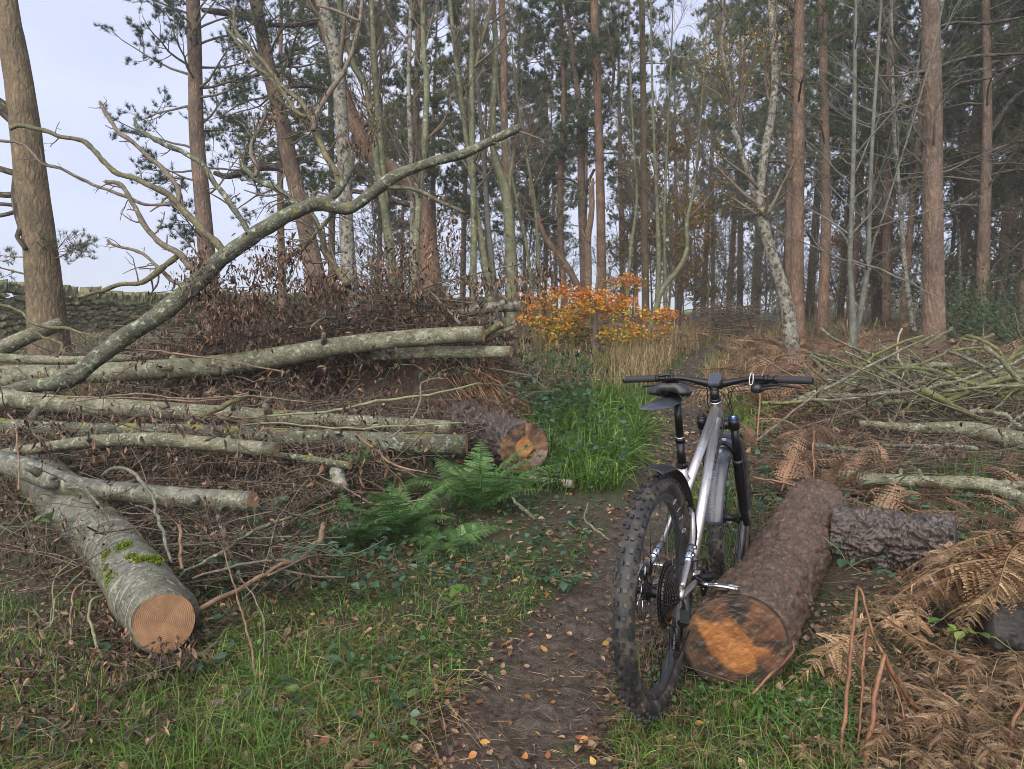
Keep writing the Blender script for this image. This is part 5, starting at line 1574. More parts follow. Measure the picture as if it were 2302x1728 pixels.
bare('pair of bright mossy stems that part at the foot, one leaning', [[(1063, -20, 10), (1060, 169, 12), (1062, 337, 13), (1065, 506, 14), (1063, 660, 16)], [(1072, 480, 13), (1080, 530, 15), (1091, 600, 17), (1103, 680, 20)], [(1110, -20, 7), (1098, 40, 8), (1074, 130, 9), (1062, 175, 9)]], 13.8, GREEN_STEM, top=10.5, nb=14)
bare('thin straight grey stem right of the bright mossy pair', [[(1066, 60, 6), (1073, 169, 8), (1082, 290, 9), (1089, 380, 10), (1099, 527, 12), (1116, 680, 15)]], 14.5, GREY_STEM, top=10, nb=12)
bare('pale crooked trunk swelling out above the brush, birch white at the top', [[(1106, -30, 11), (1114, 105, 12), (1108, 253, 13), (1109, 337, 14), (1122, 385, 18), (1136, 430, 22), (1145, 500, 24), (1149, 600, 26), (1150, 680, 29)], [(1168, 300, 7), (1155, 350, 8), (1146, 400, 10), (1143, 440, 11)]], 14.2, GREEN_STEM, top=11, nb=14)
bare('thin leaning stems in the gap behind the brush heap', [[(1180, 330, 6), (1200, 440, 7), (1208, 540, 8), (1212, 660, 9)], [(1165, 470, 6), (1185, 560, 7), (1198, 680, 9)]], 16, GREEN_STEM, top=8, nb=10)
bare('bent green stem sweeping out to the right before it climbs', [[(1570, 330, 5), (1565, 388, 6), (1556, 445, 7), (1544, 498, 9), (1545, 560, 10), (1525, 605, 11), (1490, 648, 12), (1476, 690, 13)]], 17, GREEN_STEM, top=9, nb=16, L=(.7, 1.8), t0=.35)
bare('clump of straight grey green stems left of the bent green stem', [[(1470, 300, 6), (1475, 420, 8), (1481, 565, 11), (1478, 690, 13)], [(1500, 330, 5), (1494, 450, 7), (1494, 560, 8), (1496, 690, 10)], [(1425, 330, 5), (1432, 450, 7), (1418, 560, 8), (1412, 650, 9)]], 20, GREEN_STEM, top=11, nb=16, L=(.7, 1.8))
bare('white forked birch with yellow leaves leaning in above the bracken',
     [[(1732, -30, 14), (1737, 60, 15), (1742, 169, 16), (1736, 253, 17), (1720, 337, 18), (1711, 410, 19), (1708, 455, 22), (1724, 536, 24), (1748, 611, 26), (1770, 690, 30), (1776, 735, 34)], [(1620, -40, 7), (1629, 42, 8), (1622, 93, 9), (1639, 190, 10), (1656, 304, 11), (1686, 401, 13), (1704, 452, 15)]],
     11.5, BIRCH, top=8.5, nb=18, L=(.5, 1.4), name='birch_tree', up=.3, leafc=[(.42, .27, .03), (.50, .34, .04), (.34, .20, .03), (.30, .26, .05)], nleaf=1100)
bare('grey twin stems springing from one root in front of the thick pine', [[(1925, -30, 6), (1922, 127, 8), (1920, 295, 9), (1915, 464, 10), (1911, 590, 11), (1916, 680, 13), (1918, 760, 17)], [(1975, 100, 6), (1962, 295, 8), (1955, 464, 9), (1951, 590, 11), (1936, 690, 13), (1922, 760, 14)], [(1990, 470, 4), (1965, 540, 5), (1945, 640, 5), (1930, 740, 5)]], 11, GREY_STEM, top=8, nb=16, L=(.7, 1.9), ang=62, up=.35, t0=.2, twm=GREY_STEM)
bare('pale spotted birch stem behind the thick pine, leaning', [[(2006, 150, 7), (2010, 295, 8), (2019, 401, 9), (2027, 506, 10), (2035, 611, 11), (2050, 720, 13)]], 15, BIRCH, top=9, nb=12, name='birch_tree')
bare('thin white birch just left of the thick pine', [[(2080, 470, 5), (2075, 600, 6), (2070, 700, 7)]], 17, BIRCH, top=10, nb=10, name='birch_tree')
bare('slight white birch glimpsed between the two right hand pines', [[(2140, 430, 4), (2155, 520, 5), (2158, 600, 6), (2158, 690, 6)]], 22, BIRCH, top=11, nb=10, name='birch_tree')

# the snag
Ps, Rs = stem([(1333, 400, 5), (1331, 440, 11), (1330, 480, 13), (1322, 530, 15), (1323, 600, 15), (1321, 665, 17)], 20.5, None)
sn = thing('dead_snag', 'pale barkless snag with a torn top beside the tall orange pine', 'snag', Ps[0] + np.array([0, 0, .1]))
trunk_part(sn, Ps, Rs, SNAG, 12, wob=.25, seed=4)
limb_px(sn, [(1324, 545, 6), (1314, 530, 5), (1308, 515, 3)], 20.4, SNAG)
limb_px(sn, [(1330, 470, 7), (1326, 430, 5), (1325, 395, 2)], 20.5, SNAG)
# ------------------------------------------------------------------ the stand behind: pines copied from a few grown ones
def copy_tree(o, parent=None, loc=None, rz=0.0, sc=1.0):
    c = o.copy()
    col.objects.link(c)
    if parent is not None:
        c.parent = parent
    if loc is not None:
        c.location = loc
        c.rotation_euler = (0, 0, rz)
        c.scale = (sc, sc, sc)
    for ch in o.children:
        copy_tree(ch, c)
    return c

def proto_pine(seed, H, z0, Lmax, nl, r, mat, **kw):
    P = np.stack([.25 * np.sin(np.linspace(0, 3, 20) + seed), .25 * np.cos(np.linspace(0, 2.4, 20) + seed), np.linspace(-.15, H, 20)], -1)
    P[:, :2] -= P[0, :2]
    R = r * (1 - .85 * np.linspace(0, 1, 20) ** 1.3)
    t = thing('background_pine', 'x', 'pine tree', (0, 0, 0), 'pines standing deeper in the wood')
    trunk_part(t, P, R, mat, 10, seed=seed)
    b, n = MB(), MB()
    crown_pine(axis_of(P), z0, H - .2, Lmax, nl, b, n, mid=.45, **kw)
    if kw.get('dead', 0) < 1:
        crown_pine(axis_of(P), z0 * .4, z0, Lmax * .6, 8, b, n, dead=.85, ln=.14, wd=.014, per=4)
    part(b, 'branches', TWIG, t, kind='stuff')
    part(n, 'crown', NEEDLE, t, kind='stuff')
    return t
OLIVE = [(.110, .130, .060), (.135, .155, .068), (.16, .175, .075), (.09, .108, .055), (.175, .175, .075)]
protos_p = [
 proto_pine(1, 17, 6.5, 3.2, 46, .17, PINE3, ln=.24, wd=.030, per=8, tuft=3, sec=6, ter=5, cols=OLIVE),
 proto_pine(2, 19, 8.5, 3.0, 44, .19, PINE2, ln=.24, wd=.030, per=8, tuft=3, sec=6, ter=5, cols=OLIVE),
 proto_pine(3, 15, 4.5, 2.9, 46, .15, PINE3, ln=.24, wd=.030, per=8, tuft=3, sec=6, ter=5, cols=NEEDC),
 proto_pine(4, 18, 5.5, 3.4, 50, .18, PINE2, ln=.24, wd=.030, per=8, tuft=3, sec=6, ter=5, cols=OLIVE),
]
spruce_p = proto_pine(5, 13, 1.2, 2.3, 70, .12, PINE2, ln=.16, wd=.018, per=6, tuft=3, cols=NEEDC + NEEDBROWN, upb=-.35, lo=1.0, hi=.15)
brg = np.random.default_rng(21)
LABS = ['orange stemmed pine with a broad olive crown deeper in the wood', 'tall bare trunked pine deeper in the wood with a high olive crown', 'short blue green pine deeper in the wood, needled well down its trunk', 'bushy olive pine deeper in the wood, needled from half height']
spots = []
def spot(u, Y, k, sc=1.0):
    x = (u - PW / 2) / FPX * Y
    s = (x - W0[0]) * _wn[0] + (Y - W0[1]) * _wn[1]
    if s > -1.5:
        return
    spots.append((x, Y, k, sc))
for u, Y in ((640, 21), (745, 24), (850, 27), (900, 31), (985, 25), (1040, 34), (1105, 29), (1180, 38), (1220, 31), (1250, 44), (600, 26), (690, 30), (930, 22), (1150, 26)):
    spot(u, Y, 2 if Y % 2 else 3, brg.uniform(.6, .85))
for u, Y in ((1578, 42), (1635, 36), (1660, 44), (1688, 50), (1700, 47), (1600, 55), (1520, 48), (1400, 36), (1430, 52)):
    spot(u, Y, int(brg.integers(0, 4)), brg.uniform(.85, 1.1))
for k in range(9):
    spot(brg.uniform(1300, 2500), brg.uniform(27, 62), int(brg.integers(0, 4)), brg.uniform(.85, 1.15))
for u, Y in ((1905, 26), (1968, 28), (1990, 24), (2024, 21), (2140, 27), (2176, 33), (2240, 23), (2275, 28), (2360, 18), (1885, 30)):
    spot(u, Y, int(brg.integers(0, 4)), brg.uniform(.75, 1.05))
for u, Y in ((2520, 14), (2600, 19), (2720, 16), (2840, 22), (2960, 15), (3050, 24)):
    spot(u, Y, int(brg.integers(0, 4)), brg.uniform(.75, 1.0))
first = [True] * 4
for x, Y, k, sc in spots:
    loc = (x, Y, float(gz(x, Y)))
    if first[k]:
        o = protos_p[k]
        o.location, o.rotation_euler, o.scale = loc, (0, 0, brg.uniform(0, 6.28)), (sc,) * 3
        first[k] = False
    else:
        o = copy_tree(protos_p[k], None, loc, brg.uniform(0, 6.28), sc)
    o['label'] = LABS[k]
for i, (u, Y, sc) in enumerate(((2290, 17, .75), (2200, 25, .8), (2330, 22, .9), (2120, 30, .8), (2255, 30, .9), (1985, 36, .8), (2390, 15, .8))):
    x = (u - PW / 2) / FPX * Y
    loc = (x, Y, float(gz(x, Y)))
    if i == 0:
        o = spruce_p
        o.location, o.scale = loc, (sc,) * 3
    else:
        o = copy_tree(spruce_p, None, loc, brg.uniform(0, 6.28), sc)
    o.name = 'spruce'
    o['label'] = 'spruce with brown drooping lower branches among the right hand pines'
    o['category'] = 'spruce'
    o['group'] = 'spruces among the pines'

YEL = [(.36, .21, .03), (.44, .27, .04), (.30, .16, .03), (.26, .22, .05)]
for lab, u, Y, nl, c in (('young tree in dull gold leaf at the far end of the track', 1560, 34, 2600, YEL), ('young gold leaved tree behind the bent green stem', 1520, 40, 2400, YEL), ('gold leaved undergrowth tree seen between the grey twin stems', 1960, 34, 2200, YEL), ('russet leaved tree beyond the right hand birches', 1890, 40, 1800, [(.30, .16, .06), (.24, .13, .05), (.36, .22, .06)]), ('green gold young tree past the forked birch', 1720, 44, 2200, [(.16, .17, .04), (.25, .21, .05), (.12, .14, .05)]), ('pale gold tree at the right behind the raised limb pine', 2260, 36, 1500, YEL)):
    hpx = 1590 / Y
    bare(lab, [[(u, 711 - hpx * 4.2, .05 * hpx), (u + 4, 711 - hpx * 2, .10 * hpx), (u, 711 + hpx * .1, .14 * hpx)]], Y, GREEN_STEM, top=6.5, nb=26, L=(.8, 2.0), t0=.12, ang=55, up=.3, leafc=c, nleaf=nl, name='autumn_tree', lsz=(.09, .17))

# spindly understorey between the far trunks
UL = ['spindly bare young tree among the far trunks', 'spindly young tree with a few dull gold leaves among the far trunks']
up = []
for k in range(2):
    P = np.stack([.3 * np.sin(np.linspace(0, 2.5, 14) + k), .2 * np.cos(np.linspace(0, 3, 14)), np.linspace(-.1, 6.5, 14)], -1)
    P[:, :2] -= P[0, :2]
    R = np.linspace(.05, .012, 14)
    t = thing('understorey_tree', UL[k], 'young tree', (0, 0, 0), 'young trees between the far trunks')
    trunk_part(t, P, R, GREEN_STEM, 7, seed=k)
    b = MB()
    q1, r1 = spawn(P[None], R[None], 34, 1.0, 2.4, 50, 7, .12, 1, .5, .12, .5, .012, .3)
    q2, r2 = spawn(q1, r1, 6, .4, 1.1, 42, 5, .2, 1, .4, .14, .6, .009, .4)
    q3, r3 = spawn(q2, r2, 4, .2, .6, 42, 4, .2, 1, .3, .14, .7, .007, .6)
    tubes(b, q1, r1, 4, caps=False); tubes(b, q2, r2, 3, caps=False); tubes(b, q3, r3, 3, caps=False)
    part(b, 'branches', TWIG, t, kind='stuff')
    n = 500 + 1500 * k
    lv = MB(); src = q3.reshape(-1, 3); p = src[rng.integers(0, len(src), n)]
    leaves(lv, p, rng.normal(size=(n, 3)), rng.uniform(.08, .16, n), rng.uniform(.06, .11, n), pick([(.13, .13, .06), (.16, .13, .06), (.10, .11, .06)] if k == 0 else YEL + [(.18, .17, .05)], n, .2), seg=1)
    part(lv, 'crown', LEAF, t, kind='stuff')
    up.append(t)
ff = [True, True]
for u, Y in ((1395, 27), (1420, 33), (1465, 30), (1500, 27), (1535, 36), (1590, 29), (1615, 40), (1650, 31), (1690, 36), (1720, 29), (1765, 33), (1815, 30), (1870, 27), (1900, 35), (1940, 26), (1985, 31), (2045, 27), (2075, 35), (2130, 24), (2170, 29), (2240, 26), (2290, 32), (1180, 30), (1090, 27), (990, 24), (1240, 27), (880, 22), (830, 26)):
    x = (u - PW / 2) / FPX * Y
    k = int(brg.integers(0, 2)) if u > 1300 else 0
    loc = (x, Y, float(gz(x, Y))); sc = brg.uniform(.7, 1.15); rz = brg.uniform(0, 6.28)
    if ff[k]:
        ff[k] = False; up[k].location, up[k].rotation_euler, up[k].scale = loc, (0, 0, rz), (sc,) * 3
    else:
        copy_tree(up[k], None, loc, rz, sc)

# the overgrown far edge of the wood
for lab, u0, u1, Y0, hgt, n, cc in (('tangled hedge of bare twigs and dull leaves closing the far side of the wood', 1730, 2420, 52, 2.6, 5200, YEL + [(.15, .14, .06), (.11, .12, .055), (.20, .13, .06)]), ('low scrub along the wall beyond the leaning stems', 900, 1400, 46, 1.0, 1500, [(.15, .12, .06), (.11, .11, .05)])):
    Yh = Y0 + rng.uniform(-2, 4, n); xh = (rng.uniform(u0, u1, n) - PW / 2) / FPX * Yh
    ph = np.stack([xh, Yh, gz(xh, Yh) + rng.uniform(0, 1, n) ** 1.2 * hgt * (.75 + .5 * n2(xh, Yh, .3, 2, 91))], -1)
    t = thing('hedge', lab, 'hedge', (float(xh.mean()), Y0, float(gz(xh.mean(), Y0))))
    q = MB(); leaves(q, ph, rng.normal(size=(n, 3)), rng.uniform(.12, .28, n), rng.uniform(.08, .18, n), pick(cc, n, .2), seg=1); part(q, 'leaves', LEAF, t, kind='stuff')
    q = MB(); nb_ = n // 5
    bs_ = np.stack([xh[:nb_], Yh[:nb_], gz(xh[:nb_], Yh[:nb_])], -1)
    Qh = bs_[:, None] + (np.stack([rng.normal(size=nb_) * .4, rng.normal(size=nb_) * .3, rng.uniform(.5, 1.2, nb_) * hgt], -1))[:, None] * np.linspace(0, 1, 4)[None, :, None]
    tubes(q, Qh, np.full((nb_, 4), .02) * np.linspace(1, .4, 4), 3, caps=False); part(q, 'twigs', TWIG, t, kind='stuff')

# ------------------------------------------------------------------ the orange beech sapling
sx0 = ghit(1337, 792)
sap = thing('beech_sapling', 'low spreading sapling in orange and yellow autumn leaf beside the track', 'sapling', sx0)
Ysap = sx0[1]
P, R = stem([(1345, 600, 4), (1340, 660, 7), (1338, 730, 10), (1337, 780, 12)], Ysap, None)
trunk_part(sap, P, R, TWIG, 8)
zb = np.concatenate([np.linspace(.08, .66, 24), [.82]])
b0 = np.stack([np.interp(zb * P[-1, 2] + (1 - zb) * P[0, 2], P[:, 2], P[:, i]) for i in range(3)], -1)
a = rng.uniform(0, 6.28, 25)
L = np.interp(zb, [.1, .3, .5, .7, 1], [1.0, 1.4, 1.45, .9, .4])
Q = np.stack([b0 + np.stack([np.cos(a), np.sin(a) * .8, .12 + 0 * a], -1) * (L * s)[:, None] + np.array([0, 0, 1]) * (.10 * s * (1 - s))  for s in np.linspace(0, 1, 8)], 1)
mb = MB()
Rb_ = np.full(25, .011)[:, None] * np.linspace(1, .25, 8)[None]
tubes(mb, Q, Rb_, 5, caps=False)
q2, r2 = spawn(Q, Rb_, 12, .3, .75, 50, 5, .12, 1, .05, .10, .6, .003, .5)
q2[:, :, 2] = q2[:, :1, 2] + (q2[:, :, 2] - q2[:, :1, 2]) * .35
q3, r3 = spawn(q2, r2, 4, .1, .26, 45, 4, .2, 1, .0, .1, .6, .002, .6)
q3[:, :, 2] = q3[:, :1, 2] + (q3[:, :, 2] - q3[:, :1, 2]) * .4
tubes(mb, q2, r2, 4, caps=False); tubes(mb, q3, r3, 3, caps=False)
part(mb, 'branches', TWIG, sap, kind='stuff')
nl = 6200
src = np.concatenate([q3.reshape(-1, 3), q2[:, 2:].reshape(-1, 3)])
p = src[rng.integers(0, len(src), nl)] + rng.normal(size=(nl, 3)) * .045
dist = np.hypot(p[:, 0] - sx0[0], p[:, 1] - sx0[1])
hgt = (p[:, 2] - sx0[2])
c = pick([(.52, .145, .022), (.60, .20, .030), (.40, .10, .02), (.55, .25, .05)], nl, .22)
yel = (rng.uniform(size=nl) < np.clip(1.3 - dist * .7 - np.abs(hgt - .6) * .9 + .45 * fbm(p * 1.7, 2, 4), 0, .9))
c[yel] = pick([(.60, .36, .03), (.55, .42, .05), (.62, .28, .03)], int(yel.sum()), .15)
gr = (rng.uniform(size=nl) < np.clip((.60 - hgt) * 2.2, 0, .85))
c[gr] = pick([(.30, .30, .04), (.22, .24, .04), (.42, .34, .05)], int(gr.sum()), .2)
lv = MB()
leaves(lv, p, rng.normal(size=(nl, 3)) * np.array([1, 1, .6]) + np.array([0, 0, -.25]), rng.uniform(.04, .07, nl), rng.uniform(.028, .048, nl), c, fold=.25, seg=2, side=np.tile([0, -.5, .6], (nl, 1)) + rng.normal(size=(nl, 3)) * .6)
part(lv, 'crown', LEAF, sap, kind='stuff')

for lab, u, v, Y, n, r in (('dark holly bush under the pine with the raised side limb', 2235, 720, 14.5, 2600, 1.0), ('dark holly bush at the edge of the spruces', 2330, 700, 12.5, 2200, .9), ('low green shrub behind the brush heap on the right', 2130, 745, 15.5, 1200, .6)):
    b = at(u, v, Y); b[2] = float(gz(b[0], Y))
    t = thing('holly_bush', lab, 'bush', b)
    Qh = b + np.stack([rng.normal(size=(40, 3)) * np.array([.05, .05, 0]) + (rng.normal(size=(40, 3)) * np.array([r, r, .35]) + np.array([0, 0, r])) * s_ for s_ in np.linspace(0, 1, 5)], 1) * 1.0
    Qh = Qh[:, :1] + (Qh[:, -1:] - Qh[:, :1]) * np.linspace(0, 1, 5)[None, :, None] + rng.normal(size=(40, 5, 3)) * .03
    q = MB(); tubes(q, Qh, np.full((40, 5), .008) * np.linspace(1, .4, 5), 4, caps=False); part(q, 'stems', TWIG, t, kind='stuff')
    src = Qh[:, 1:].reshape(-1, 3); p = src[rng.integers(0, len(src), n)] + rng.normal(size=(n, 3)) * .14
    p[:, 2] = np.maximum(p[:, 2], b[2] + .02)
    q = MB(); leaves(q, p, rng.normal(size=(n, 3)), rng.uniform(.05, .10, n), rng.uniform(.03, .05, n), pick([(.035, .075, .028), (.05, .10, .035), (.07, .12, .05)], n, .25), seg=1); part(q, 'crown', LEAF, t, kind='stuff')
# ------------------------------------------------------------------ fronds
def frond(mb, L, cols, pin=22, detail=8, width=.30, arch=.25, curl=0.0, sag=.25, seed=0, wl=.5, rag=0.0):
    """a fern frond along +X from the origin, arching over"""
    r = np.random.default_rng(seed)
    t = np.linspace(0, 1, 14)
    rx = np.stack([t * L, .03 * L * np.sin(t * 3 + seed), L * (arch * t - (arch + curl) * t ** 2)], -1)
    tubes(mb, rx, .0042 * L / .5 * (1 - .8 * t) + .0004, 4, c=np.array(cols[0]) * 1.15, caps=False)
    PP, DD, LL, WW, CC = [], [], [], [], []
    for i in range(pin):
        s = .16 + .82 * i / (pin - 1)
        b = np.array([np.interp(s, t, rx[:, k]) for k in range(3)])
        b2 = np.array([np.interp(min(s + .03, 1), t, rx[:, k]) for k in range(3)])
        fw = unit(b2 - b + 1e-9)
        Lp = width * L * (1 - ((s - .16) / .86)) ** .8 * min(1, .55 + (s - .16) * 3) * r.uniform(.88 - .5 * rag, 1.1)
        for sd in (-1, 1):
            if r.uniform() < rag * .35:
                continue
            d = unit(np.array([.35 * fw[0], sd * 1.0, .35 * fw[2]]) + r.normal(size=3) * (.07 + .32 * rag))
            cc = np.array(cols[r.integers(len(cols))]) * (1 + r.normal() * .15)
            if detail <= 1:
                PP.append(b); DD.append(d + np.array([0, 0, -sag])); LL.append(Lp); WW.append(Lp * .17); CC.append(cc)
                continue
            sg = sag * r.uniform(.5, 1.4)
            for j in range(detail):
                w = .06 + .94 * j / detail
                q = b + d * Lp * w + np.array([0, 0, -sg * Lp * w * w])
                dn = unit(d + np.array([0, 0, -2 * sg * w]))
                pl = wl * Lp * .36 * (1 - w) ** .6 + .0015
                for s2 in (-1, 1):
                    e = unit(fw * s2 * 1.0 + dn * .45 + r.normal(size=3) * .08)
                    PP.append(q); DD.append(e); LL.append(pl); WW.append(max(Lp / detail * 1.05, .002)); CC.append(cc * (1 + r.normal() * .08))
            PP.append(b + d * Lp * .96 - np.array([0, 0, sg * Lp * .9])); DD.append(d - np.array([0, 0, 1.5 * sg])); LL.append(Lp * .06); WW.append(.003); CC.append(cc)
    PP, DD = np.array(PP), np.array(DD)
    leaves(mb, PP, DD, np.array(LL), np.array(WW), np.clip(np.array(CC), .005, 1), fold=.15, seg=1, side=np.tile([0, 0, 1.], (len(PP), 1)) + rng.normal(size=(len(PP), 3)) * .12)

FG = [(.055, .130, .038), (.080, .170, .048), (.11, .205, .058), (.14, .22, .07)]
FB = [(.24, .145, .072), (.32, .205, .108), (.17, .10, .052), (.40, .27, .15)]
green_m, brown_m, flat_m = [], [], []
FD = [(.13, .080, .044), (.19, .122, .066), (.095, .060, .036), (.26, .172, .098)]
for k in range(3):
    m_ = MB(); frond(m_, .52, FG, 24, 11, .27, .42 - .1 * k, .10 + .1 * k, .18, seed=k + 1); me = m_.mesh('frond'); me.materials.append(FERNM); green_m.append(me)

for k in range(5):
    fb = [tuple(np.array(c_) * [1.0, .75, 1.15, .6, .9][k]) for c_ in FB]
    m_ = MB(); frond(m_, .55, fb, 20, 10, .33, .35 - .10 * k, .15 + .12 * k, .6, seed=k + 11, wl=.6, rag=.35 + .12 * k); me = m_.mesh('frond'); me.materials.append(BRACKEN); brown_m.append(me)
for k in range(4):
    m_ = MB(); frond(m_, .42, FD, 16, 8, .30, .25 - .15 * k, .2 + .2 * k, .9, seed=k + 21, wl=.6, rag=.6); me = m_.mesh('frond'); me.materials.append(BRACKEN); flat_m.append(me)

def fern(label, base, nfr, meshes, sc, elev, group=None, az=None, name='fern', cat='fern'):
    t = thing(name, label, cat, base, group)
    for i in range(nfr):
        o = bpy.data.objects.new('frond', meshes[i % len(meshes)])
        col.objects.link(o)
        o.parent = t
        a = (2 * math.pi * i / nfr + brg.normal() * .25) if az is None else brg.uniform(*az)
        s = sc * brg.uniform(.75, 1.12)
        o.rotation_euler = (brg.normal() * .25, -math.radians(elev + brg.normal() * 9), a)
        o.scale = (s, s, s)
    return t
fern('large green fern spreading below the dark pine log', ghit(1075, 1150), 15, green_m, 1.15, 46)
fern('green fern in front of the lichened logs', ghit(900, 1205), 13, green_m, 1.0, 38)
fern('green fern low in the brush beside the orange peeled branch', ghit(790, 1240), 11, green_m, .85, 32)
fern('small green fern by the track edge under the large one', ghit(1005, 1230), 8, green_m, .62, 20)
fern('green fern between the short birch piece and the large fern', ghit(900, 1120), 8, green_m, .62, 34)
fern('single tuft of green fern over the long crusted log', at(818, 1050, 4.35), 4, green_m, .42, 50)
fern('small green fern deep in the brush left of the birch piece', ghit(660, 1140), 7, green_m, .6, 30)

def bracken(label, base, nfr, sc, elev, az=None, ms=None):
    return fern(label, base, nfr, ms or brown_m, sc, elev, 'dead bracken on the right', az, 'dead_bracken', 'bracken')
def lift(p, h):
    return np.array([p[0], p[1], p[2] + h])
bracken('tan dead bracken arching over the black log', lift(at(2330, 1215, 2.75), 0), 10, 1.05, -6, (2.2, 4.2))
bracken('tan dead bracken arching over the black log', lift(at(2310, 1270, 2.6), 0), 9, .9, -12, (2.4, 4.4))
bracken('tan dead bracken arching over the black log', lift(at(2200, 1230, 2.9), 0), 9, .8, -10, (2.6, 5.0))
bracken('dead bracken slumped against the dark furrowed log', at(2050, 1335, 2.75), 7, .6, -8)
bracken('dead bracken slumped against the dark furrowed log', at(1960, 1400, 2.6), 6, .45, 0)
bracken('brown frond hooked on the broken bracken stalks', at(1950, 1430, 2.35), 2, .62, -14, (3.3, 3.7))
for u, v, s in ((2060, 1560, .5), (2170, 1560, .55), (2280, 1560, .6), (2000, 1660, .5), (2130, 1660, .55), (2240, 1680, .55), (2300, 1640, .5), (1800, 1690, .35), (2080, 1480, .5), (2220, 1500, .5), (1960, 1560, .45), (2040, 1700, .5), (2180, 1620, .55), (2290, 1500, .5)):
    bracken('flattened brown bracken on the ground among the broken stalks', lift(ghit(u, v), .035), 6, s * 1.0, 9, ms=flat_m + brown_m[1:4:2])
for u, v, s in ((1745, 1010, .6), (1780, 1060, .6), (1720, 960, .65), (1790, 970, .7), (1830, 1030, .6), (1700, 1060, .5)):
    bracken('rusty dead bracken standing between the front wheel and the brush heap', lift(ghit(u, v), .08), 7, s, 25, ms=flat_m)
bracken('brown bracken crown flattened in the grass left of the track', lift(ghit(715, 1640), .02), 7, .28, 8, ms=flat_m)
# mid-distance bracken is past counting
bk = MB()
FBm = [(.16, .092, .055), (.23, .135, .080), (.12, .070, .045), (.29, .185, .11)]
def frond_field(n, u0, u1, Y0, Y1, L0, L1, h=.25, cols=FBm, det=1):
    tmpl = []
    for k in range(4):
        q = MB(); frond(q, 1.0, [(1, 1, 1)], 14, det, .30, .45 - .25 * k, .3 + .25 * k, .8, seed=40 + k)
        tmpl.append((np.concatenate(q.v), [f for f in q.f], np.concatenate(q.c)))
    Y = np.exp(rng.uniform(np.log(Y0), np.log(Y1), n)); u = rng.uniform(u0, u1, n)
    x = (u - PW / 2) / FPX * Y
    ok = path_d(x, Y) > 1.6
    for xi, yi in zip(x[ok], Y[ok]):
        V, F, C = tmpl[int(rng.integers(4))]
        L = rng.uniform(L0, L1)
        a, e, r_ = rng.uniform(0, 6.28), rng.uniform(-.2, 1.0), rng.normal() * .4
        M = np.array(Matrix.Rotation(a, 3, 'Z') @ Matrix.Rotation(-e, 3, 'Y') @ Matrix.Rotation(r_, 3, 'X'))
        bk.add(V @ M.T * L + np.array([xi, yi, float(gz(xi, yi)) + rng.uniform(0, h)]), F, None, C * pick(cols, 1, .2)[0], False)
frond_field(700, 1640, 1960, 6.5, 14, .25, .6, .35)
frond_field(700, 1900, 2420, 8.5, 16, .25, .6, .35)
frond_field(170, 1690, 1960, 4.0, 6.5, .22, .45, .15, det=4)
frond_field(120, 1950, 2420, 3.6, 5.0, .2, .4, .10, det=4)
frond_field(130, 1350, 1640, 12, 19, .4, .7, .3)
frond_field(80, 0, 420, 7.5, 12, .3, .6, .2)
frond_field(420, 2400, 3300, 2.2, 14, .25, .55, .15)
o = bk.build('bracken_bed', BRACKEN, None, (4, 10, .5))
tag(o, 'rusty bed of dead bracken spreading under the right hand pines', 'bracken', kind='stuff')
# broken stalks in the near right corner
STK = [
 ('tall broken bracken stalk kinked over at its top', [(1884, 1760, 1.85, 12), (1893, 1690, 1.9, 12), (1909, 1481, 2.1, 11), (1930, 1318, 2.28, 8), (1936, 1318, 2.28, 8), (1957, 1411, 2.2, 9), (1986, 1470, 2.12, 9)]),
 ('thick bracken stalk snapped at the knee', [(1938, 1770, 1.82, 16), (1966, 1568, 2.0, 14), (1982, 1478, 2.08, 13), (1990, 1480, 2.08, 13), (2031, 1557, 2.08, 13), (2100, 1623, 2.1, 13), (2172, 1685, 2.1, 10)]),
 ('thin grey bracken stalk standing between the broken ones', [(1930, 1730, 1.9, 7), (1940, 1500, 2.1, 8), (1948, 1411, 2.2, 7)]),
 ('orange bracken stalk leaning at the very edge of the wood floor', [(2238, 1760, 1.8, 10), (2290, 1610, 1.95, 10), (2330, 1500, 2.05, 9)]),
 ('long bracken stalk slanting down to the black log', [(1986, 1385, 2.35, 5), (2040, 1420, 2.33, 6), (2092, 1450, 2.3, 6), (2172, 1490, 2.3, 5)]),
 ('short split stalk at the foot of the snapped one', [(1910, 1745, 1.85, 14), (1945, 1675, 1.93, 13), (1976, 1620, 2.0, 8)]),
 ('orange stalk leaning on the sawn star shaped end', [(1690, 1560, 2.05, 7), (1735, 1512, 2.1, 8), (1783, 1470, 2.15, 8), (1782, 1440, 2.17, 4)]),
 ('bent orange stalk lying below the snapped one', [(1975, 1635, 2.0, 7), (2030, 1660, 2.0, 7), (2080, 1690, 1.98, 6)]),
 ('slim brown stalk behind the snapped one', [(1992, 1492, 2.1, 6), (2031, 1602, 2.03, 6), (2064, 1710, 1.9, 6)]),
 ('upright dark red stalk behind the pine logs', [(1829, 1075, 4.0, 4), (1829, 1020, 4.05, 5), (1830, 968, 4.1, 4)]),
 ('orange stalk lying beside the dark furrowed log', [(2020, 1130, 3.6, 4), (2080, 1155, 3.5, 5), (2150, 1180, 3.4, 4)]),
 ('thin orange stalk rising in the rusty bracken', [(1700, 1000, 4.6, 4), (1706, 930, 4.7, 5), (1712, 850, 4.8, 5), (1745, 800, 4.9, 3)]),
]
for lab, pts in STK:
    log('bracken_stalk', lab, 'bracken stalk', pts, STALK, 34, 8, cut=(0, 0), wob=.15)
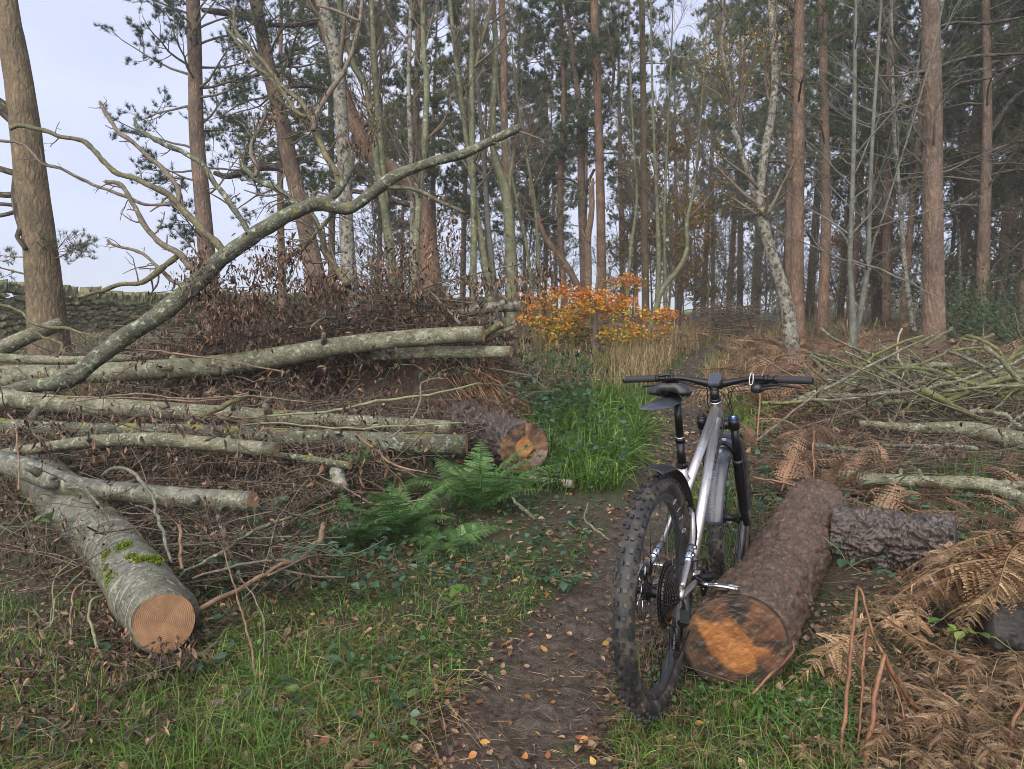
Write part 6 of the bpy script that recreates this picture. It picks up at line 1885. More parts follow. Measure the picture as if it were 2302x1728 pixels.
# ------------------------------------------------------------------ what grows and lies on the ground
def on_ground(n, u0, u1, Y0, Y1, clear=1.05, patch=None, thr=0.0, logy=True):
    Y = np.exp(rng.uniform(np.log(Y0), np.log(Y1), n)) if logy else rng.uniform(Y0, Y1, n)
    u = rng.uniform(u0, u1, n)
    x = (u - PW / 2) / FPX * Y
    ok = path_d(x, Y) > clear + .25 * n2(x, Y, 5, 2, 77)
    if patch is not None:
        ok &= n2(x, Y, patch[0], 3, patch[1]) > thr
    x, Y = x[ok], Y[ok]
    return np.stack([x, Y, gz(x, Y)], -1)

GRS = [(.060, .125, .018), (.085, .170, .024), (.115, .215, .034), (.15, .235, .045), (.045, .095, .016)]
STRAW = [(.30, .225, .105), (.24, .17, .08), (.38, .30, .15), (.19, .13, .06)]
gr = MB()
def grass(n, u0, u1, Y0, Y1, h0, h1, w, lean=.5, cols=GRS, patch=None, thr=0.0, clear=1.1, droop=.5, bias=(0, 0)):
    P = on_ground(n, u0, u1, Y0, Y1, clear, patch, thr)
    k = len(P)
    ln = np.stack([rng.normal(bias[0], lean, k), rng.normal(bias[1], lean, k), np.zeros(k)], -1)
    P[:, 2] -= .008
    blades(gr, P, rng.uniform(h0, h1, k), rng.uniform(.6, 1.3, k) * w, ln, pick(cols, k, .25), 3, droop)
grass(8000, -60, 900, 1.75, 2.6, .03, .12, .0028, .9, patch=(2.3, 41), thr=.0)
grass(1500, -60, 800, 1.75, 2.4, .08, .22, .0034, .6, patch=(3.2, 49), thr=.22)
grass(2600, -60, 620, 1.75, 2.9, .06, .20, .0036, .6, patch=(2.2, 43), thr=.12)
grass(9500, 420, 1330, 2.1, 4.4, .03, .11, .0036, .8, patch=(1.8, 44), thr=-.12)
grass(5600, 1280, 1960, 1.75, 2.5, .03, .11, .0032, .7, patch=(1.7, 45), thr=-.2)
grass(170, 1550, 1740, 2.06, 2.20, .04, .11, .0035, .35, clear=.5)
grass(1800, 1500, 2380, 1.75, 2.6, .03, .10, .0032, .7, patch=(2.0, 46), thr=.05)
grass(5200, 1165, 1470, 4.9, 8.6, .18, .46, .009, .65, clear=1.15, droop=.75, bias=(.15, -.2))
grass(2400, 1180, 1400, 4.5, 6.0, .15, .34, .008, .6, clear=1.15, droop=.75)
grass(2600, 1130, 1420, 6.0, 12, .12, .34, .010, .6, clear=1.1)
grass(2600, 1560, 1740, 5.5, 13, .10, .32, .010, .6, clear=1.15)
grass(1600, 1470, 1680, 3.6, 6.5, .08, .24, .006, .6, clear=1.1)
grass(900, 1480, 1640, 10, 17, .06, .18, .012, .6, clear=.4)
grass(1600, 1600, 2380, 6, 14, .10, .3, .010, .6, patch=(.6, 47), thr=.12)
grass(700, 1900, 2380, 4.0, 5.2, .10, .3, .007, .5, patch=(1.2, 48), thr=.05)
grass(4200, -60, 900, 6.5, 16, .10, .28, .012, .6)
grass(3200, 2350, 3400, 1.7, 8, .05, .16, .005, .7, patch=(1.2, 63), thr=.0)
grass(3200, -900, -60, 1.7, 6, .04, .14, .0045, .7, patch=(1.2, 64), thr=-.05)
o = gr.build('grass', GRASSM, None, (.3, 3, 0))
tag(o, 'wet green grass growing in tufts on both sides of the muddy track', 'grass', kind='stuff')
gr = MB()
grass(6000, 300, 1330, 2.0, 4.2, .05, .20, .0026, 1.4, STRAW, patch=(1.5, 51), thr=-.15, droop=.85)
grass(3600, -60, 900, 1.75, 2.7, .05, .20, .0024, 1.4, STRAW + [(.13, .085, .05)], droop=.85)
grass(1500, 1280, 2380, 1.75, 2.6, .05, .18, .0024, 1.3, STRAW, droop=.8)
grass(3600, 1370, 1560, 8.5, 17, .25, .60, .010, .4, [(.30, .22, .11), (.25, .175, .085), (.36, .28, .15), (.20, .16, .07)], clear=1.0)
grass(2600, 1540, 1760, 9, 19, .20, .5, .011, .45, [(.26, .19, .095), (.22, .155, .075), (.32, .25, .13), (.17, .15, .06)], clear=1.0)
grass(1500, 1100, 1420, 8, 20, .2, .5, .012, .5, STRAW, clear=1.0)
grass(1100, 1640, 2300, 3.8, 6, .08, .25, .004, 1.2, STRAW, droop=.8)
grass(2200, 500, 1300, 12, 30, .2, .5, .018, .5, STRAW + [(.12, .15, .05)])
grass(5200, -60, 700, 7.5, 17, .15, .40, .012, .7, STRAW + [(.10, .13, .04), (.14, .09, .05)])
grass(4200, 1300, 2500, 14, 40, .2, .55, .022, .5, STRAW + FBm)
grass(2600, 2350, 3400, 1.7, 8, .06, .22, .004, 1.2, STRAW, droop=.8)
grass(1400, -900, -60, 1.7, 6, .06, .2, .004, 1.2, STRAW, droop=.8)
o = gr.build('dead_grass', GRASSM, None, (.3, 3, 0))
tag(o, 'tan dead grass stalks lying and standing beside the track', 'dead grass', kind='stuff')

# low wet leaves: sorrel, ivy, bramble seedlings
lw = MB()
def lowleaves(n, u0, u1, Y0, Y1, s0, s1, cols, h=.05, patch=None, thr=0.0, clear=1.15):
    P = on_ground(n, u0, u1, Y0, Y1, clear, patch, thr)
    k = len(P)
    P[:, 2] += rng.uniform(.005, h, k)
    d = rng.normal(size=(k, 3)) * np.array([1, 1, .3]) + np.array([0, -.25, .1])
    leaves(lw, P, d, rng.uniform(s0, s1, k), rng.uniform(s0 * .6, s1 * .75, k), pick(cols, k, .2), fold=.25, curl=rng.uniform(-.3, .1, k), seg=2, side=np.tile([0, 0, 1.], (k, 1)) + rng.normal(size=(k, 3)) * .35)
SOR = [(.055, .120, .030), (.075, .155, .040), (.10, .185, .055), (.045, .095, .035)]
IVY = [(.045, .095, .050), (.065, .125, .070), (.085, .150, .090), (.035, .075, .040)]
lowleaves(2600, 1440, 1960, 1.9, 2.5, .010, .022, SOR, .04, (2.2, 52), -.1)
lowleaves(1500, 300, 1300, 2.2, 3.8, .012, .03, SOR, .04, (1.7, 53), .0)
lowleaves(900, -60, 900, 1.75, 2.6, .012, .03, SOR, .05, (1.9, 54), .05)
lowleaves(520, 380, 900, 2.9, 3.9, .03, .055, IVY, .20)
lowleaves(620, -60, 1100, 1.8, 2.9, .02, .05, IVY + [(.10, .16, .04)], .08, (1.5, 58), .05)
lowleaves(420, 880, 1330, 3.1, 4.6, .025, .05, IVY, .08)
lowleaves(420, 1150, 1420, 4.6, 6.5, .03, .065, IVY, .30)
lowleaves(500, 1700, 2380, 3.3, 5.6, .03, .07, IVY, .15)
lowleaves(420, 1500, 1760, 3.6, 5.5, .03, .06, IVY + [(.16, .18, .03)], .2)
lowleaves(1200, 1120, 1330, 6, 11, .04, .08, IVY, .4)
lowleaves(500, 540, 1100, 4.9, 5.9, .03, .065, IVY, .3)
o = lw.build('ground_ivy', LEAF, None, (.3, 3, 0))
tag(o, 'small wet green leaves carpeting the ground between logs and track', 'ground cover', kind='stuff')

# brambles with leaves big enough to see
def bramble(label, u, v, Y, n, spread, size, h=.2, cols=IVY, group=None):
    if Y is None:
        b = ghit(u, v)
    else:
        b = at(u, v, Y)
    t = thing('bramble', label, 'bramble', b, group)
    m_ = MB(); l_ = MB()
    nc = max(3, n // 5)
    d = rng.normal(size=(nc, 3)) * np.array([1, 1, .3]) + np.array([0, -.2, .7])
    Q = np.empty((nc, 6, 3)); Q[:, 0] = b + rng.normal(size=(nc, 3)) * np.array([.03, .03, 0])
    for j in range(1, 6):
        d = unit(d + rng.normal(size=(nc, 3)) * .25 + np.array([0, 0, -.22 * (j > 2)]))
        Q[:, j] = Q[:, j - 1] + d * spread / 5
    tubes(m_, Q, np.full((nc, 6), .0018), 4, caps=False)
    part(m_, 'canes', GREENT, t, kind='stuff')
    i = rng.integers(1, 6, n); c = rng.integers(0, nc, n)
    base = Q[c, i]
    dd = rng.normal(size=(n, 3)) * np.array([1, 1, .35]) + np.array([0, -.3, .1])
    me = MB(); leaves(me, np.zeros((1, 3)), [[1, 0, 0]], 1.0, .68, np.ones((1, 3)), fold=.3, curl=-.2, seg=3, side=np.array([[0, 0, 1.]]))
    mesh = me.mesh('leaf')
    meshes = []
    for cc in cols[:3]:
        q = MB(); leaves(q, np.zeros((1, 3)), [[1, 0, 0]], 1.0, .68, np.array([cc]), fold=.3, curl=-.2, seg=3, side=np.array([[0, 0, 1.]])); k_ = q.mesh('leaf'); k_.materials.append(LEAF); meshes.append(k_)
    for j in range(n):
        o = bpy.data.objects.new('leaf', meshes[j % len(meshes)])
        col.objects.link(o); o.parent = t
        o.location = base[j] - b
        X_ = Vector(unit(dd[j]))
        o.rotation_euler = X_.to_track_quat('X', 'Z').to_euler()
        s = size * rng.uniform(.6, 1.2)
        o.scale = (s, s, s)
    return t
bramble('bright green bramble sprig in the grass beside the track', 975, 1392, None, 7, .22, .075, cols=[(.09, .17, .03), (.11, .20, .035), (.07, .14, .025)])
bramble('blue green bramble plant at the foot of the large fern', 1215, 1310, None, 16, .22, .055)
bramble('bramble with pale leaves hanging between the two pine logs and the black one', 2130, 1420, 2.5, 12, .28, .06, cols=[(.12, .20, .04), (.09, .17, .05), (.20, .26, .06)])
bramble('bramble sprig in the angle of the two pine logs', 1900, 1290, 2.7, 9, .2, .055, cols=IVY)
bramble('bramble behind the dark furrowed log', 2090, 1180, 3.8, 18, .3, .075, cols=[(.06, .15, .05), (.08, .17, .06), (.09, .17, .09)])
bramble('bramble under the forked grey limb on the right', 2220, 1160, 3.7, 14, .3, .08, cols=IVY)
bramble('bramble leaves pushing through the earth bank', 960, 850, 5.5, 16, .5, .075, cols=IVY)
bramble('bramble leaves under the end of the long mossy log', 1060, 880, 5.3, 18, .5, .075, cols=IVY)
bramble('blue leaved bramble beside the hanging dry grass', 1235, 880, 5.9, 26, .6, .075, cols=[(.07, .12, .09), (.09, .15, .11), (.06, .11, .07)])
bramble('bramble trailing through the left end of the curved silver log', 20, 1200, 3.1, 10, .3, .06, cols=[(.10, .16, .06), (.13, .19, .07), (.08, .13, .05)])
bramble('dark bramble leaves lying in the grass left of the track', 800, 1500, None, 9, .2, .06, cols=IVY)
bramble('dark bramble plant in the brush under the curved silver log', 560, 1190, 3.2, 18, .3, .055, cols=IVY)
bramble('bramble beside the orange peeled branch', 640, 1250, 2.9, 12, .25, .05, cols=IVY)
bramble('green shoot of leaves near the yellow flecked bracken', 1700, 1130, None, 14, .25, .05, cols=[(.10, .17, .04), (.14, .2, .05), (.07, .13, .06)])
# strap leaved tuft below the star shaped end
tb = ghit(1716, 1590)
tuft = thing('rush_tuft', 'glossy tuft of broad strap leaves below the star shaped log end', 'plant', tb)
for j in range(13):
    a = j / 13 * 6.28 + rng.normal() * .2
    tt = np.linspace(0, 1, 8)
    L = rng.uniform(.10, .19)
    ctr = tb + np.stack([np.cos(a) * tt * L * .9, np.sin(a) * tt * L * .9, L * (1.0 * tt - 1.05 * tt ** 2)], -1)
    sd = np.array([-math.sin(a), math.cos(a), 0]) * .0075
    w = (1 - tt ** 3)[:, None]
    V = np.stack([ctr - sd * w, ctr - np.array([0, 0, .002]), ctr + sd * w], 1).reshape(-1, 3)
    F = [[3 * i + s, 3 * i + s + 1, 3 * i + s + 4, 3 * i + s + 3] for i in range(7) for s in (0, 1)]
    m_ = MB(); m_.add(V, np.array(F), None, np.array([.085, .18, .03]) * rng.uniform(.8, 1.3))
    part(m_, 'strap_leaf', LEAF, tuft)
# a mushroom
mbz = ghit(1797, 1592)
mu = thing('mushroom', 'small flat brown mushroom in the grass by the star shaped log end', 'mushroom', mbz)
m_ = MB(); tubes(m_, mbz + np.array([[0, 0, -.01], [.001, 0, .012], [.002, 0, .028]]), [.0035, .003, .0028], 10); part(m_, 'stalk', m_plain('mushroom stalk', (.5, .42, .33), .7), mu)
m_ = MB()
th = np.arange(20) / 20 * 2 * np.pi
pr = [(.000, .036), (.006, .0355), (.012, .033), (.0155, .029), (.015, .027), (.003, .029)]
V = np.array([[r * math.cos(a) + .002, r * math.sin(a), z] for r, z in pr for a in th]) + mbz
F = [[k * 20 + j, k * 20 + (j + 1) % 20, (k + 1) * 20 + (j + 1) % 20, (k + 1) * 20 + j] for k in range(5) for j in range(20)]
m_.add(V, np.array(F)); part(m_, 'cap', m_plain('mushroom cap', (.32, .22, .18), .5), mu)

# ------------------------------------------------------------------ fallen leaves
LC = {'orange': (.40, .165, .040), 'yellow': (.45, .27, .06), 'tan': (.36, .235, .13), 'brown': (.19, .085, .040), 'russet': (.30, .095, .035)}
lm = {}
for nm, c in LC.items():
    for v in range(3):
        q = MB(); leaves(q, np.array([[-.5, 0, 0]]), [[1, 0, 0]], 1.0, .72, np.array([c]) * (.85 + .15 * v), fold=[.15, .4, -.3][v], curl=[.15, -.25, .3][v], seg=3, side=np.array([[0, .2, 1.]])); me = q.mesh('fallen_leaf'); me.materials.append(WETLEAF); lm[nm, v] = me
LL_ = {'orange': 'small orange birch leaf fallen flat on the ground by the track', 'yellow': 'small yellow birch leaf fallen flat on the ground by the track', 'tan': 'pale tan leaf fallen flat on the ground by the track', 'brown': 'dark brown leaf fallen flat on the ground by the track', 'russet': 'russet leaf fallen flat on the ground by the track'}
keys = list(LC)
wts = np.array([.18, .12, .24, .28, .18])
cnt = 0
def mud_z(x, y):
    return np.maximum(gz(x, y), gz(x, y) + mud_rel(x, y))
def put_leaf(u, v, nm=None, s=None):
    global cnt
    p = ghit(u, v)
    if p[1] > 6:
        return
    nm = nm or keys[rng.choice(5, p=wts)]
    o = bpy.data.objects.new('fallen_leaf', lm[nm, int(rng.integers(3))])
    col.objects.link(o)
    o.location = (p[0], p[1], float(mud_z(p[0], p[1])) + .010)
    o.rotation_euler = (rng.normal() * .35, rng.normal() * .3, rng.uniform(0, 6.28))
    s = s or rng.uniform(.017, .034)
    o.scale = (s, s, s)
    tag(o, LL_[nm], 'leaf', f'{nm} leaves fallen by the track')
    cnt += 1
for k in range(210):
    v = 1728 - 640 * rng.uniform() ** 1.25
    pc = np.interp(v, [1090, 1200, 1400, 1728], [1400, 1350, 1250, 1100])
    u = pc + rng.normal() * (480 if k % 3 else 800)
    if u < -30 or u > 2320 or (u < 470 and v < 1480) or (1350 < u < 2302 and v < 1560 and u > 1480):
        u = rng.uniform(600, 1330)
    put_leaf(u, v)
for u, v, nm, s in ((1118, 1253, 'russet', .05), (1172, 1262, 'russet', .05), (1150, 1392, 'yellow', .05), (1228, 1340, 'orange', .042), (60, 1540, 'russet', .085), (25, 1525, 'russet', .075), (152, 1665, 'tan', .07), (450, 1710, 'orange', .05), (470, 1590, 'orange', .045), (560, 1650, 'orange', .045), (470, 1240, 'tan', .03), (1040, 1265, 'orange', .035), (905, 1535, 'russet', .045), (1680, 1220, 'orange', .04)):
    put_leaf(u, v, nm, s)
lt = MB()
def litter(n, u0, u1, Y0, Y1, s0, s1, cols, clear=0.0, up=.02):
    P = on_ground(n, u0, u1, Y0, Y1, clear)
    k = len(P)
    P[:, 2] = mud_z(P[:, 0], P[:, 1]) + rng.uniform(.002, up, k)
    leaves(lt, P, rng.normal(size=(k, 3)) * np.array([1, 1, .25]), rng.uniform(s0, s1, k), rng.uniform(s0 * .5, s1 * .65, k), pick(cols, k, .25), fold=.3, curl=rng.uniform(-.4, .4, k), seg=2, side=np.tile([0, 0, 1.], (k, 1)) + rng.normal(size=(k, 3)) * .4)
BRN = [(.12, .068, .040), (.17, .095, .055), (.085, .052, .035), (.23, .135, .075), (.30, .19, .11), (.065, .045, .036)]
litter(5600, -80, 1330, 1.75, 3.4, .010, .034, BRN, .75, .02)
litter(420, -80, 1000, 1.75, 2.7, .028, .055, BRN + [(.24, .10, .05)], .75, .03)
litter(3000, 1280, 2400, 1.75, 3.2, .015, .042, BRN, .75)
litter(4200, 300, 2400, 3.2, 7.5, .02, .05, BRN, .6)
litter(800, 900, 1500, 1.75, 4.5, .010, .024, BRN, .0, .006)
litter(2000, 1380, 1640, 5.0, 13, .025, .05, BRN + [(.30, .14, .06), (.34, .2, .1)], .0, .012)
litter(3500, -60, 2400, 7, 20, .04, .08, BRN, .8, .06)
litter(3600, 2350, 3400, 1.7, 7, .015, .045, BRN, .8, .03)
litter(2200, -900, -60, 1.7, 5, .015, .045, BRN, .8, .03)
# needles and straws
n = 9000
P = on_ground(n, -80, 2400, 1.75, 4.2, .0)
k = len(P)
P[:, 2] = mud_z(P[:, 0], P[:, 1]) + rng.uniform(.001, .012, k)
leaves(lt, P, rng.normal(size=(k, 3)) * np.array([1, 1, .12]), rng.uniform(.02, .09, k), rng.uniform(.0012, .0024, k), pick([(.20, .12, .065), (.30, .20, .11), (.14, .085, .05), (.36, .26, .15)], k, .25), seg=1, fold=.1)
o = lt.build('leaf_litter', WETLEAF, None, (.3, 3, 0))
tag(o, 'brown leaf litter and pine needles scattered over the wood floor', 'leaf litter', kind='stuff')
# fine twigs of the floor
tw = MB()
C = on_ground(700, -80, 2400, 1.8, 5.5, .9)
C[:, 2] += rng.uniform(.004, .03, len(C))
twig_heap(tw, C, .06, .32, .0009, .0028, .12, 4, 5, .12, TWC)
C = on_ground(240, 1640, 2400, 4.2, 6.5, 1.2)
C[:, 2] += rng.uniform(.01, .14, len(C))
twig_heap(tw, C, .3, 1.1, .0015, .003, .12, 4, 7, .10, [(2.0, 1.5, 1.0), (1.5, 1.2, .9), (2.4, 1.6, 1.0)], dirx=2.0)
o = tw.build('twig_litter', TWIG, None, (.3, 3, 0))
tag(o, 'fine broken twigs strewn on the wood floor', 'twigs', kind='stuff')
# ------------------------------------------------------------------ the bicycle
BX, BY, BYAW, BLEAN, BPIT, STEER = .4613, 2.1138, math.radians(27.2), math.radians(-2.53), math.radians(-3.71), math.radians(1.2)
WB, HA, RW = 1.256, math.radians(61.17), .372
_fw = np.array([math.sin(BYAW), math.cos(BYAW), 0]); _rt = np.array([math.cos(BYAW), -math.sin(BYAW), 0]); _up = np.array([0, 0, 1.])
_r2 = _rt * math.cos(BLEAN) - _up * math.sin(BLEAN)
_u2 = _up * math.cos(BLEAN) + _rt * math.sin(BLEAN)
_f2, _u3 = _fw * math.cos(BPIT) + _u2 * math.sin(BPIT), _u2 * math.cos(BPIT) - _fw * math.sin(BPIT)
bike = bpy.data.objects.new('bicycle', None)
bike.empty_display_size = .1
col.objects.link(bike)
bike.matrix_world = Matrix(((_f2[0], -_r2[0], _u3[0], BX), (_f2[1], -_r2[1], _u3[1], BY), (_f2[2], -_r2[2], _u3[2], 0.0), (0, 0, 0, 1)))
tag(bike, 'bare metal hardtail mountain bicycle with black fork leaning its pedal on the pine log', 'bicycle')
ORI[bike.name] = np.zeros(3)
def bw(p):
    p = np.asarray(p, float)
    return np.array([BX, BY, 0]) + p[..., :1] * _f2 - p[..., 1:2] * _r2 + p[..., 2:3] * _u3
MET = m_plain('raw brushed metal', (.62, .59, .55), .38, 1.0, .10, 60, dirt=(.26, .20, .14), da=.28)
TAPE = m_plain('clear frame tape', (.45, .52, .62), .22, .75, .1, 30)
BLK = m_plain('black anodised metal', (.012, .012, .013), .32, .4, .2, 50, dirt=(.06, .05, .04), da=.12)
PLA = m_plain('black plastic', (.016, .016, .018), .45, 0, .2, 80, dirt=(.07, .055, .04), da=.12)
GUARD = m_plain('grey wet mudguard plastic', (.038, .043, .055), .28, 0, .25, 30, dirt=(.09, .085, .085), da=.35, spec=.7)
RUB = m_plain('muddy tyre rubber', (.018, .018, .018), .55, 0, .3, 60, bd=.002, dirt=(.10, .078, .052), da=.62)
KNOB = m_plain('wet tyre knobs', (.022, .022, .024), .38, 0, .3, 80, dirt=(.12, .092, .060), da=.42)
RIMM = m_plain('dark grey rim', (.045, .048, .055), .35, .3, .2, 30, dirt=(.09, .08, .07), da=.25)
GRIP = m_plain('grip rubber', (.020, .020, .022), .7, 0, .2, 200, bd=.001)
STEEL = m_plain('polished steel', (.55, .55, .56), .25, 1.0, .1, 60)
DSTEEL = m_plain('oily dark steel', (.075, .070, .066), .38, .9, .3, 90)
BLUE = m_plain('blue anodised cap', (.02, .06, .22), .3, .8)
WHITE = m_plain('white lettering', (.72, .74, .76), .5)
LGREY = m_plain('pale grey print', (.30, .32, .35), .4)
SCREEN = m_plain('computer shell', (.05, .055, .075), .25, 0, .15, 40)
SADM = m_plain('saddle cover', (.022, .022, .025), .42, 0, .2, 60)

def bpart(mb, name, mat, parent=None, label=None):
    me = mb.mesh(name)
    return put(name, me, mat, parent or bike, (0, 0, 0), None, label)
def bt(name, mat, pts, r, k=14, parent=None, n=None, label=None, smooth_path=True):
    pts = np.asarray(pts, float)
    n = n or (2 if len(pts) == 2 else len(pts) * 6)
    r = np.atleast_1d(np.asarray(r, float))
    if len(r) == 1:
        r = np.repeat(r, len(pts))
    s = spline(np.column_stack([pts, r]), n) if len(pts) > 2 else np.column_stack([pts, r])
    mb = MB(); tubes(mb, s[:, :3], s[:, 3], k)
    return bpart(mb, name, mat, parent, label)
def lathe(mb, c, prof, n=96, closed=True, c_=None):
    """prof: (radius, y) swept round the y axis at c"""
    prof = np.asarray(prof, float)
    th = np.arange(n) / n * 2 * np.pi
    V = np.stack([c[0] + prof[None, :, 0] * np.cos(th)[:, None], c[1] + np.repeat(prof[None, :, 1], n, 0), c[2] + prof[None, :, 0] * np.sin(th)[:, None]], -1)
    m = len(prof)
    F = []
    i = np.arange(n)[:, None]
    for j in range(m if closed else m - 1):
        j2 = (j + 1) % m
        F.append(np.concatenate([i * m + j, i * m + j2, ((i + 1) % n) * m + j2, ((i + 1) % n) * m + j], 1))
    mb.add(V.reshape(-1, 3), np.concatenate(F), None, c_)
def cyl_y(mb, c, r, y0, y1, n=24):
    lathe(mb, (c[0], 0, c[2]), [(0.0001, y0), (r, y0), (r, y1), (0.0001, y1)], n, False)

# steering frame
dS = np.array([-math.cos(HA), 0, math.sin(HA)]); nS = np.array([math.sin(HA), 0, math.cos(HA)])
AXF = np.array([WB, 0, RW]); P0 = AXF - nS * .044
def S(t, fwd, y):
    y2 = y * math.cos(STEER) - fwd * math.sin(STEER)
    f2 = fwd * math.cos(STEER) + y * math.sin(STEER)
    return P0 + dS * t + nS * f2 + np.array([0, y2, 0])

def wheel(c, rear, M=None):
    """M maps wheel coordinates (x, y, z about the axle) to the bicycle"""
    w = bpy.data.objects.new('wheel', None); w.empty_display_size = .05
    col.objects.link(w); w.parent = bike
    Mx = Matrix.Translation(c) if M is None else M
    w.matrix_basis = Mx
    ORI[w.name] = np.zeros(3)
    mb = MB()
    pr = []
    for a in np.linspace(-125, 125, 17):
        pr.append((.337 + .0275 * math.cos(math.radians(a)) * 1.0, .0305 * math.sin(math.radians(a)) / math.sin(math.radians(90))))
    pr += [(.308, .015), (.308, -.015)]
    lathe(mb, (0, 0, 0), pr, 120)
    ty = bpart(mb, 'tyre', RUB, w)
    kb = MB()
    nk = 64
    rk = np.random.default_rng(2)
    for i in range(nk):
        rows = ((-.011, .009, .013), (.011, .009, .013), (-.0235, .010, .011), (.0235, .010, .011)) if i % 2 == 0 else ((-.0075, .010, .011), (.0075, .010, .011), (-.025, .009, .012), (.025, .009, .012))
        for y, wy, wx in rows:
            a = 2 * math.pi * (i + .5 * (abs(y) > .02)) / nk
            an = math.asin(max(-1, min(1, y / .0305)))
            rad = .337 + .0275 * math.cos(an)
            er = np.array([math.cos(a), 0, math.sin(a)]); ey = np.array([0, 1., 0]); et = np.cross(ey, er)
            nrm = er * math.cos(an) + ey * math.sin(an)
            tn = np.cross(et, nrm)
            ctr = er * rad + ey * y + nrm * .0025
            box(kb, ctr, (wx, wy, .0085), np.stack([et, tn, nrm], 1))
    bpart(kb, 'tread_knobs', KNOB, ty).__setitem__('kind', 'stuff')
    mb = MB(); lathe(mb, (0, 0, 0), [(.3125, .0165), (.3125, .013), (.306, .0125), (.303, .0), (.306, -.0125), (.3125, -.013), (.3125, -.0165), (.300, -.0165), (.286, -.010), (.2825, 0), (.286, .010), (.300, .0165)], 96)
    rim = bpart(mb, 'rim', RIMM, w)
    mb = MB()
    hw = .074 if rear else .052
    lathe(mb, (0, 0, 0), [(.0001, -hw), (.010, -hw), (.010, -.040), (.029, -.034), (.029, -.030), (.017, -.024), (.017, .024), (.029, .030), (.029, .034), (.022, .042), (.010, .046), (.010, hw), (.0001, hw)], 32, False)
    bpart(mb, 'hub', BLK, w)
    sp = []
    for i in range(32):
        side = 1 if i % 2 else -1
        a = 2 * math.pi * i / 32
        b = a + (.9 if (i // 2) % 2 else -.9)
        sp.append([[.028 * math.cos(b), side * .032, .028 * math.sin(b)], [.284 * math.cos(a), side * .004, .284 * math.sin(a)]])
    for q in sp:
        mb = MB(); tubes(mb, np.array(q), np.full(2, .00115), 5); bpart(mb, 'spoke', DSTEEL, w)
    mb = MB()
    rr = .09 if rear else .09
    yb = .046 if rear else .045
    lathe(mb, (0, yb, 0), [(rr, -.001), (rr, .001), (rr - .014, .001), (rr - .014, -.001)], 60)
    for i in range(6):
        a = i * math.pi / 3
        V = np.array([[.025 * math.cos(a), yb, .025 * math.sin(a)], [.05 * math.cos(a + .25), yb, .05 * math.sin(a + .25)], [(rr - .012) * math.cos(a + .3), yb, (rr - .012) * math.sin(a + .3)]])
        tubes(mb, V, np.full(3, .0025), 5)
    lathe(mb, (0, yb, 0), [(.03, -.0012), (.03, .0012), (.02, .0012), (.02, -.0012)], 30)
    bpart(mb, 'brake_disc', STEEL, w)
    return w, rim
rw, rrim = wheel((0, 0, RW), True)
Mf = Matrix.Translation(S(0, .044, 0)) @ Matrix.Rotation(0, 4, 'Z') @ Matrix.Rotation(-STEER, 4, 'Z')
fwh, frim = wheel(None, False, Mf)
# figures on the rear rim, drive side
for ch, ang in (('0', 62), ('1', 50), ('2', 41), ('0', 29)):
    cu = bpy.data.curves.new('figure', 'FONT'); cu.body = ch; cu.size = .034; cu.align_x = 'CENTER'; cu.align_y = 'CENTER'; cu.extrude = .0004; cu.offset = -.0012
    to = bpy.data.objects.new('figure', cu); col.objects.link(to)
    bpy.context.view_layer.update()
    me = bpy.data.meshes.new_from_object(to.evaluated_get(bpy.context.evaluated_depsgraph_get()))
    bpy.data.objects.remove(to)
    me.materials.clear()
    a = math.radians(ang)
    # read from the drive side with the heads towards the tyre
    ex = np.array([math.sin(a), 0, -math.cos(a)]); ez = np.array([0, -1., 0]); ey = np.array([math.cos(a), 0, math.sin(a)])
    c0 = np.array([.298 * math.cos(a), -.0172, .298 * math.sin(a)])
    o = put('rim_figure', me, WHITE, rrim, (0, 0, 0))
    tl = math.atan(.0065 / .014)
    ey2 = ey * math.cos(tl) + ez * math.sin(tl) * 1.0
    ez2 = np.cross(ex, ey2)
    o.matrix_basis = Matrix(((ex[0], ey2[0], ez2[0], c0[0]), (ex[1], ey2[1], ez2[1], c0[1]), (ex[2], ey2[2], ez2[2], c0[2]), (0, 0, 0, 1)))

# frame
BB = np.array([.43, 0, .315]); SA = math.radians(74.5); sS = np.array([-math.cos(SA), 0, math.sin(SA)])
st = lambda s, y=0.: BB + sS * s + np.array([0, y, 0])
frame = bpy.data.objects.new('frame', None); frame.empty_display_size = .05; col.objects.link(frame); frame.parent = bike; ORI[frame.name] = np.zeros(3)
hb, ht = S(.553, 0, 0), S(.668, 0, 0)
bt('head_tube', MET, [hb, S(.575, 0, 0), S(.61, 0, 0), S(.645, 0, 0), ht], [.0285, .0265, .0245, .0245, .0255], 20, frame)
tt0, tt1 = S(.640, -.015, 0), st(.318)
bt('top_tube', MET, [tt0, tt1], .0178, 18, frame)
bt('down_tube', MET, [S(.585, -.015, 0), BB + np.array([.01, 0, .01])], .0200, 18, frame)
bt('seat_tube', MET, [BB, st(.438)], .0168, 18, frame)
bt('gusset', MET, [st(.418), tt1 + (tt0 - tt1) * .15], .0085, 12, frame)
mb = MB(); cyl_y(mb, BB, .0225, -.038, .038, 28); bpart(mb, 'bottom_bracket_shell', MET, frame)
